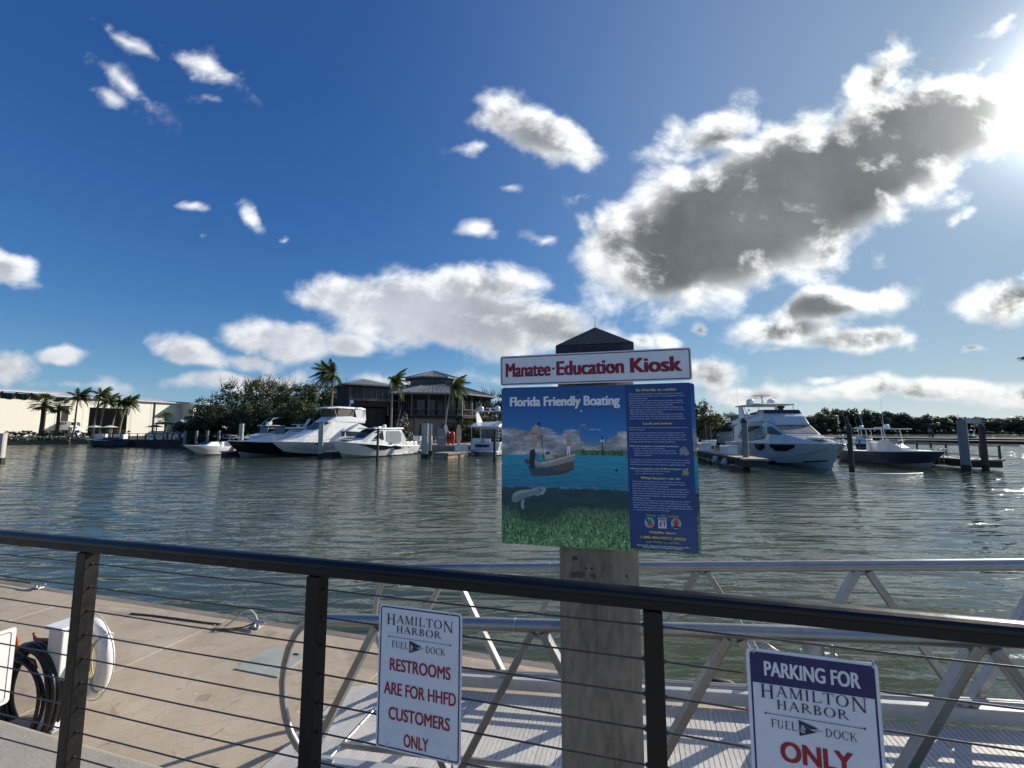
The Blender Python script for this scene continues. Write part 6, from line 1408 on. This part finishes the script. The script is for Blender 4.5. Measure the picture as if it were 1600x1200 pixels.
TF = [tree_meshes(i, 9, 12, 70, 60, .85, m_far) for i in (7, 8, 9)]
GL = 'dense trees behind the left-hand boats'
PXT = [(311, 645, 80, 0, 'dark low tree at the left end of the wood, above the terrace posts'), (328, 622, 78, 0, 'dark rounded tree behind the left dock posts'), (352, 628, 76, 0, 'dark tree directly behind the bowrider'), (378, 590, 84, 1, 'tall tree with bare twiggy top rising above the pale square pile'), (408, 586, 88, 1, 'tallest olive tree with dead branches in the middle of the wood'), (436, 592, 84, 1, 'thin olive tree with bare twigs left of the tall palm'), (400, 625, 74, 0, 'dark dense tree behind the boats with the tower'), (432, 628, 73, 0, 'dark dense tree behind the long hardtop boat'), (466, 594, 82, 1, 'olive tree whose top touches the tallest palm on its left'), (462, 620, 73, 0, 'dark tree above the white motor yacht bow'), (495, 600, 80, 0, 'leafy tree behind the tallest palm'), (500, 628, 71, 0, 'dark low tree below the tallest palm'), (532, 604, 82, 0, 'tree between the tallest palm and the stair tower'), (545, 595, 96, 1, 'thin distant tree just left of the stair tower roof'), (748, 612, 92, 1, 'bare topped tree right of the clubhouse roof'), (768, 606, 88, 1, 'bare topped tree beside the kiosk panel, behind the stern yacht'), (762, 640, 76, 0, 'dark tree behind the stern yacht radar arch'), (730, 655, 70, 0, 'dark bush under the clubhouse balcony at its right end'), (800, 610, 90, 0, 'tree hidden mostly by the kiosk panel, left part'), (1093, 626, 78, 0, 'dark tall tree touching the right edge of the poster'), (1075, 628, 82, 0, 'tree mostly behind the right edge of the poster'), (1112, 648, 86, 0, 'dark tree above the small tender'), (1135, 642, 112, 1, 'olive tree behind the far white yacht'), (1160, 645, 118, 0, 'tree just left of the flybridge yacht pylon')]
for i, (px, pt, Y, kind, lab) in enumerate(PXT):
    b0 = ray(px, 668); X = b0.x/b0.y*Y; t_ = ray(px, pt); zt_ = CAMH+t_.z/t_.y*Y; h = zt_-1; ms = (TB if kind else TA)[i % (2 if kind else 3)]; wd = max(.8, h/10*1.05) if h > 6 else .95
    plant_tree('shore_tree', lab, X, Y, .8, ms, i*1.3, (wd, wd, h/10.2), group=GL if px < 560 else None)
# dead snag
sn = thing('dead_tree', 'two bare dead snags sticking up left of the wood', 'dead tree', (-54.5, 78, 1)); b = MB(); b.tube([(0, 0, 0), (.1, 0, 6), (-.3, 0, 9.2)], [.14, .10, .03], 6); b.build('trunk', m_twig, sn); MB().tube([(.1, 0, 6), (.9, 0, 7.6), (.7, 0, 8.8)], [.06, .04, .02], 5).build('branch', m_twig, sn); MB().tube([(4, 0, 5.5), (4.9, 0, 7.6), (5.5, 0, 9.0)], [.09, .06, .02], 5).build('branch', m_twig, sn)
# mangrove line across the far right shore
rr = random.Random(11)
MLAB = ['grey green mangrove hidden mostly behind the poster, left one', 'grey green mangrove hidden mostly behind the poster, right one', "mangrove crown behind the flybridge yacht's round-capped pile", "mangrove crown behind the flybridge yacht's hardtop, left part", "mangrove crown behind the flybridge yacht's hardtop, right part", "mangrove crown just right of the flybridge yacht's hardtop strut", "mangrove crown above the flybridge yacht's sloping windscreen", "high mangrove crown above the flybridge yacht's bow", 'highest mangrove crown, just left above the white-capped timber pile', "mangrove crown directly above the slate blue boat's T-top, left half", "mangrove crown directly above the slate blue boat's T-top, right half", "mangrove crown behind the slate blue boat's tall antenna", "mangrove crown right of the slate blue boat's T-top", "mangrove crown above the slate blue boat's bow", "mangrove crown above the left end of the far dock's marker board", 'mangrove crown left of the tall square grey pile', 'mangrove crown behind the tall square grey pile', 'mangrove crown seen between the two piles of the railed dock', 'mangrove crown right of the shorter dark pile', 'mangrove crown second from the right edge of the view', 'mangrove crown at the very right edge of the view', 'first mangrove beyond the right edge of the view', 'second mangrove beyond the right edge of the view', 'third mangrove beyond the right edge of the view', 'farthest right mangrove outside the view']
tops = [(1030, 648), (1050, 645), (1180, 650), (1215, 648), (1245, 650), (1262, 648), (1285, 644), (1305, 638), (1325, 635), (1348, 642), (1370, 640), (1395, 646), (1412, 645), (1435, 648), (1458, 650), (1478, 649), (1500, 652), (1520, 650), (1545, 652), (1566, 655), (1588, 651), (1612, 650), (1640, 650), (1680, 648), (1720, 650)]
for i, (px, pt) in enumerate(tops):
    Y = 232+rr.uniform(-6, 14) if px < 1560 else 190+rr.uniform(-5, 5); b0 = ray(px, 668); X = b0.x/b0.y*Y; t_ = ray(px, pt); h = CAMH+t_.z/t_.y*Y-.5
    plant_tree('mangrove_tree', MLAB[i], X, Y, .4, TF[i % 3], rr.uniform(0, 6), (1.35, 1.35, h/9.4), group='mangroves along the far shore')
def understory():
    rr = random.Random(12); b = MB()
    for i in range(360):
        t_ = i/359; px = 1010+760*t_; Y = 227+rr.uniform(-4, 14)-(30 if px > 1590 else 0); b0 = ray(px, 668); X = b0.x/b0.y*Y; clumped(rr, X, Y, 1.8, 3.0, 2, 2.6, 3, 18, 1.0, b)
    tag(b.build('mangrove_understory', m_far), 'low tangled mangrove growth filling the foot of the far shore', 'undergrowth', kind='stuff')
    b = MB()
    for i in range(230):
        t_ = i/229; px = 285+260*t_; Y = 72.5+7*rr.random()+(6 if px < 330 else 0); b0 = ray(px, 668); X = b0.x/b0.y*Y; clumped(rr, X, Y, 2.2, 1.5, 1.5, 1.8, 2, 26, .38, b)
    tag(b.build('shore_undergrowth', m_mang), 'dark undergrowth along the bank behind the left-hand boats', 'undergrowth', kind='stuff')
    b = MB()
    for i in range(90):
        t_ = i/89; px = 1085+75*t_; Y = 82+20*t_+rr.uniform(0, 8); b0 = ray(px, 668); X = b0.x/b0.y*Y; clumped(rr, X, Y, 1.9, 1.8, 1.5, 1.6, 2, 22, .5, b)
    for i in range(60):
        px = 690+130*i/59; Y = 72+rr.uniform(0, 8); b0 = ray(px, 668); X = b0.x/b0.y*Y; clumped(rr, X, Y, 2.0, 1.8, 1.5, 1.4, 2, 22, .4, b)
    tag(b.build('bank_undergrowth', m_mang), 'low green growth on the bank either side of the kiosk panel', 'undergrowth', kind='stuff')
understory()
def hedges():
    rr = random.Random(14)
    for k, (p0, p1, Y0, Y1, z, h, w_, lab) in enumerate(((2, 92, 80, 85, 1.2, 1.5, 1.3, 'clipped hedge on the bank in front of the cream hall, left length'), (92, 190, 85.5, 92, 1.2, 1.7, 1.4, 'hedge with taller shrubs on the bank below the palms'), (0, 120, 78.5, 84.5, .9, .7, 1.0, 'low olive ground cover strip just above the sea wall'))):
        b = MB()
        for i in range(70):
            t_ = i/69; px = p0+(p1-p0)*t_; Y = Y0+(Y1-Y0)*t_; b0 = ray(px, 668); X = b0.x/b0.y*Y; clumped(rr, X, Y+1.2, z+h*.45, .9, w_, h*.6, 2, 22, .22, b)
        tag(b.build('hedge', m_hedge if k != 0 else m_mang), lab, 'hedge')
    st = MB()
    for i in range(60):
        px = 22+80*rr.random(); Y = 80.5+4*(px/100); b0 = ray(px, 668); X = b0.x/b0.y*Y; q = rr.uniform(.15, .4); st.box((X, Y, 1.4+rr.uniform(-.1, .1)), (q*1.8, q*1.4, q), rz=rr.uniform(0, 3))
    tag(st.build('bank_stones', m_pilel), 'pale stones scattered along the bank under the hedge', 'stones', kind='stuff')
hedges()

# ------------------------------------------------------------------ terrace and dock furniture on the left shore
def place(px, Y): b0 = ray(px, 668); return b0.x/b0.y*Y
def terrace():
    r = thing('terrace_deck', 'dark timber terrace dock over the water in front of the lean-to', 'deck', (place(250, 78), 78, 0), R(-14), 'finger docks of the marina')
    for k in range(11): MB().box((-9+1.85*k, 0, 1.05), (1.8, 5, .16)).build('deck_panel', m_clubdark, r)
    MB().box((0, -2.4, .4), (20, .12, 1.2)).build('fascia', m_clubdark, r)
    for k in range(11): MB().box((-9.5+1.95*k, -2.45, 1.7), (.12, .12, 1.1)).build('rail_post', m_clubdark, r)
    MB().box((0, -2.45, 2.25), (20, .14, .08)).build('rail', m_clubdark, r); MB().box((0, -2.45, 1.7), (20, .03, .03)).build('rail_wire', m_clubdark, r)
    n = 0
    labs = ['leftmost white chair on the dark terrace', 'second white chair from the left on the dark terrace', 'third white chair from the left on the dark terrace', 'white chair in the middle of the dark terrace', 'fifth white chair along the dark terrace', 'second white chair from the right on the dark terrace', 'rightmost white chair on the dark terrace']
    for i, px in enumerate((227, 236, 246, 256, 266, 277, 284)):
        Y = 77.6-.25*i; q = thing('garden_chair', labs[i], 'chair', (place(px, Y), Y, 1.13), R(-20+25*(i % 3)), 'white terrace chairs')
        MB().box((0, 0, .40), (.62, .58, .07)).build('seat', m_white, q); MB().box((0, .30, .78), (.60, .07, .80)).build('backrest', m_white, q)
        for sx_ in (-.33, .33): MB().box((sx_, 0, .58), (.09, .66, .05)).build('armrest', m_white, q); MB().box((sx_, -.26, .28), (.07, .07, .56)).build('leg', m_white, q); MB().box((sx_, .26, .28), (.07, .07, .56)).build('leg', m_white, q)
    for i, (px, Y, lab) in enumerate(((148, 88.5, 'white parasol standing on the bank below the black doorway, left of the pair'), (172, 90, 'white parasol standing on the bank below the black doorway, right of the pair'), (242, 77, 'blue and white market parasol on the dark terrace'))):
        q = thing('parasol', lab, 'parasol', (place(px, Y), Y, 1.1), 0, 'parasols on the left shore'); MB().tube([(0, 0, 0), (0, 0, 2.6)], .04, 6).build('pole', m_white, q); MB().lathe([(1.45, 2.25), (.7, 2.5), (.02, 2.72)], 8, smooth=False).build('canopy', m_white if i < 2 else m_canvasb, q)
    q = thing('deck_cover', 'low dark blue canopy over the right half of the terrace', 'canopy', (place(277, 79), 79, 1.1), R(-10)); MB().box((0, 0, 2.9), (6.5, 3, .25)).build('canopy', m_canvasb, q)
    for x in (-3, 3): MB().box((x, -1.3, 1.4), (.12, .12, 2.9)).build('post', m_clubdark, q)
    h = thing('moored_launch', 'dark blue launch moored against the left end of the terrace', 'boat', (place(212, 77), 76.5, 0), R(185), 'boats moored in the marina'); Hull(7.5, 2.4, 1.25, .9, .9).build(h, m_hullgrey, m_bottom, m_hullblue); MB().box((3.2, 0, 1.35), (2.2, 1.5, .5)).build('canvas_cover', m_canvasb, h, bevel=.1)
    # bits on the sea wall
    def small(name, lab, px, Y, fn, cat=None): q = thing(name, lab, cat or name.replace('_', ' '), (place(px, Y), Y, .96)); fn(q); return q
    small('life_ring_stand', 'white life ring on a stand on the far left sea wall', 95, 86.5, lambda q: (MB().tube([(.34*math.cos(2*PI*i/20), 0, 1.0+.34*math.sin(2*PI*i/20)) for i in range(20)], .09, 8, closed=True).build('ring', m_gelcoat, q), MB().box((0, .08, .5), (.12, .08, 1.2)).build('post', m_white, q)), 'life ring')
    small('power_pedestal', 'small white power pedestal just right of the far life ring', 100.5, 86.8, lambda q: (MB().box((0, 0, .45), (.35, .3, .9)).build('housing', m_white, q), MB().lathe([(.22, .9), (.18, 1.1), (.02, 1.2)], 10).build('lamp_cap', m_gelcoat, q)), 'pedestal')
    small('power_pedestal', 'white power pedestal with lamp right of the pale post on the sea wall', 115.5, 87.3, lambda q: (MB().box((0, 0, .6), (.4, .3, 1.2)).build('housing', m_white, q), MB().lathe([(.25, 1.2), (.2, 1.45), (.02, 1.55)], 10).build('lamp_cap', m_gelcoat, q)), 'pedestal')
    pile_px(110, 668, 86.0, .42, 'pale pile in front of the hedge on the far left shore', m_pilel)
    dock_box(place(157, 88.8), 88.8, .96, R(10), 'long white dock box below the two white parasols', 1.7); dock_box(place(45, 82), 81.5, .9, R(20), 'low white dock box near the left end of the sea wall', .9); dock_box(place(190, 90), 90, .96, 0, 'pale dock box at the right end of the sea wall', 1.6)
    cov = dup(yacht, (place(128, 97), 97, 1.0), R(170), 'white yacht laid up on land in front of the cream hall', sc=.62)
terrace()

# ------------------------------------------------------------------ clubhouse terrace: kayaks, decorated tree, furniture, rail
def club_terrace():
    m_or = M('orange_red_kayak', (.62, .055, .03), .4, var=.1, scale=1)
    for i, (px, lab) in enumerate(((701, 'orange red kayak standing upright, left of the pair beside the yacht stern'), (708, 'orange red kayak standing upright, right of the pair beside the yacht stern'))):
        Y = 59; q = thing('kayak', lab, 'kayak', (place(px, Y), Y, 1.0), R(20), 'upright kayaks on the terrace'); MB().tube([(0, 0, 0), (0, 0, .3), (0, 0, 1.1), (0, 0, 1.6), (0, 0, 1.85)], [.12, .27, .30, .22, .05], 10).build('hull', m_or, q); MB().tube([(0, -.2, .8), (0, -.22, 1.0)], [.18, .15], 8).build('cockpit', m_black, q)
    for i, (px, lab) in enumerate(((696.5, 'white paddle board leaning left of the orange kayaks'), (717, 'cream paddle board standing right of the orange kayaks'))):
        Y = 59.5; q = thing('paddle_board', lab, 'paddle board', (place(px, Y), Y, 1.0), R(15)); MB().prism([(-.15, 0), (.15, 0), (.36, .7), (.36, 1.9), (.15, 2.7), (-.15, 2.7), (-.36, 1.9), (-.36, .7)], .1, Matrix.Rotation(PI/2, 4, 'X')).build('board', m_gelcoat if i == 0 else M('cream_board', (.60, .52, .36), .5), q)
    q = thing('board_rack', 'grey cabinet shaped stand left of the kayaks', 'cabinet', (place(690.5, 58.5), 58.5, 1.0)); House([(-.55, 0, 2.2, .3, .3), (.55, 0, 2.2, .3, .3)]).build(q, 'body', M('grey_cabinet', (.20, .23, .26), .5), .03); MB().box((0, -.31, 1.0), (1.0, .02, .06)).build('shelf_edge', m_white, q)
    # terrace slab with sea wall in front of the club
    t = thing('club_terrace', 'paved terrace and bulkhead in front of the clubhouse', 'terrace', (-9.5, 62.5, 0), R(-3))
    for k in range(10): MB().box((-16+3.3*k, 0, .82), (3.27, 9.5, .30)).build('paving_slab', m_fdeck, t); MB().box((-16+3.3*k, -4.85, .30), (3.27, .25, 1.0)).build('bulkhead_panel', m_pileg, t)
    for k in range(14): MB().box((6+.55*k, -3.9, 1.55), (.16, .06, 1.2)).build('fence_picket', M('tan_fence_wood', (.34, .25, .16), .8) if k == 0 else bpy.data.materials['tan_fence_wood'], t)
    MB().box((9.7, -3.85, 1.9), (7.6, .06, .1)).build('fence_rail', bpy.data.materials['tan_fence_wood'], t)
    x = place(632, 62); q = thing('decorated_tree', 'dark cone shaped holiday tree hung with pale baubles on the club terrace', 'tree', (x, 62, 1.0)); rr = random.Random(9); b = MB()
    for i in range(1500):
        z = rr.uniform(.2, 4.6); rad = (4.8-z)*.36*rr.uniform(.6, 1); a = rr.uniform(0, 6.28); p = Vector((rad*math.cos(a), rad*math.sin(a), z)); e = p+Vector((math.cos(a)*.22, math.sin(a)*.22, -.08)); b.add([p+Vector((0, 0, .05)), e, p-Vector((0, 0, .05))], [(0, 1, 2)])
    b.build('crown', m_mang, q); MB().tube([(0, 0, 0), (0, 0, 4.6)], [.09, .02], 6).build('trunk', m_barkd, q)
    for i in range(70):
        z = rr.uniform(.3, 4.4); rad = (4.8-z)*.36; a = rr.uniform(PI, 2*PI); MB().lathe([(.001, -.09), (.08, -.04), (.08, .04), (.001, .09)], 6, (rad*math.cos(a), rad*math.sin(a), z)).build('bauble', m_white if i % 4 else M('red_bauble', (.4, .03, .03), .3) if i == 0 else bpy.data.materials['red_bauble'], q)
    labs = ['left', 'second', 'third', 'fourth', 'right']
    for i, px in enumerate((648, 655, 661, 677, 684)):
        Y = 60.5; q = thing('terrace_chair', ['white chair nearest the holiday tree on the club terrace', 'white chair second from the holiday tree', 'white chair just left of the tall pale pile', 'white chair right of the tall pale pile', 'white chair nearest the grey cabinet'][i], 'chair', (place(px, Y), Y, 1.0), R(25*i), 'white chairs on the club terrace')
        MB().box((0, 0, .42), (.55, .55, .06)).build('seat', m_white, q); MB().box((0, .27, .78), (.52, .05, .7)).build('backrest', m_white, q)
        for sx_ in (-.24, .24):
            for sy_ in (-.24, .24): MB().box((sx_, sy_, .2), (.05, .05, .42)).build('leg', m_white, q)
    for i, (px, lab) in enumerate(((650.5, 'low white bollard pair left member by the club bulkhead'), (657, 'low white bollard by the club bulkhead, right one'))):
        Y = 56.5; q = thing('bollard', lab, 'bollard', (place(px, Y), Y, .6), 0, 'white bollards'); MB().tube([(0, 0, 0), (0, 0, .8)], .13, 8).build('shaft', m_white, q); MB().lathe([(.17, .8), (.17, .9), (.02, .98)], 8).build('cap', m_white, q)
    c = thing('piling_signpost', 'small sign board on posts at the far dock seen between the two right piles', 'sign', (place(1521, 100), 100, .9)); MB().box((0, 0, 3.9), (4.0, .15, 1.1)).build('board', m_fender, c)
    for x_ in (-1.6, 1.6): MB().box((x_, 0, 1.9), (.2, .2, 3.9)).build('post', m_pileg, c)
    k = thing('far_marker', 'small square marker board on a post at the left end of the far dock', 'sign', (place(1452, 104), 104, .0)); MB().box((0, 0, 2.6), (.9, .08, .8)).build('board', m_pileg, k); MB().box((0, .1, 1.3), (.15, .15, 2.6)).build('post', m_timber, k)
club_terrace()
b5 = dup(navy, (place(1518, 118), 118, 0), R(-140), 'small white boat tied to the far right dock', sc=.8)
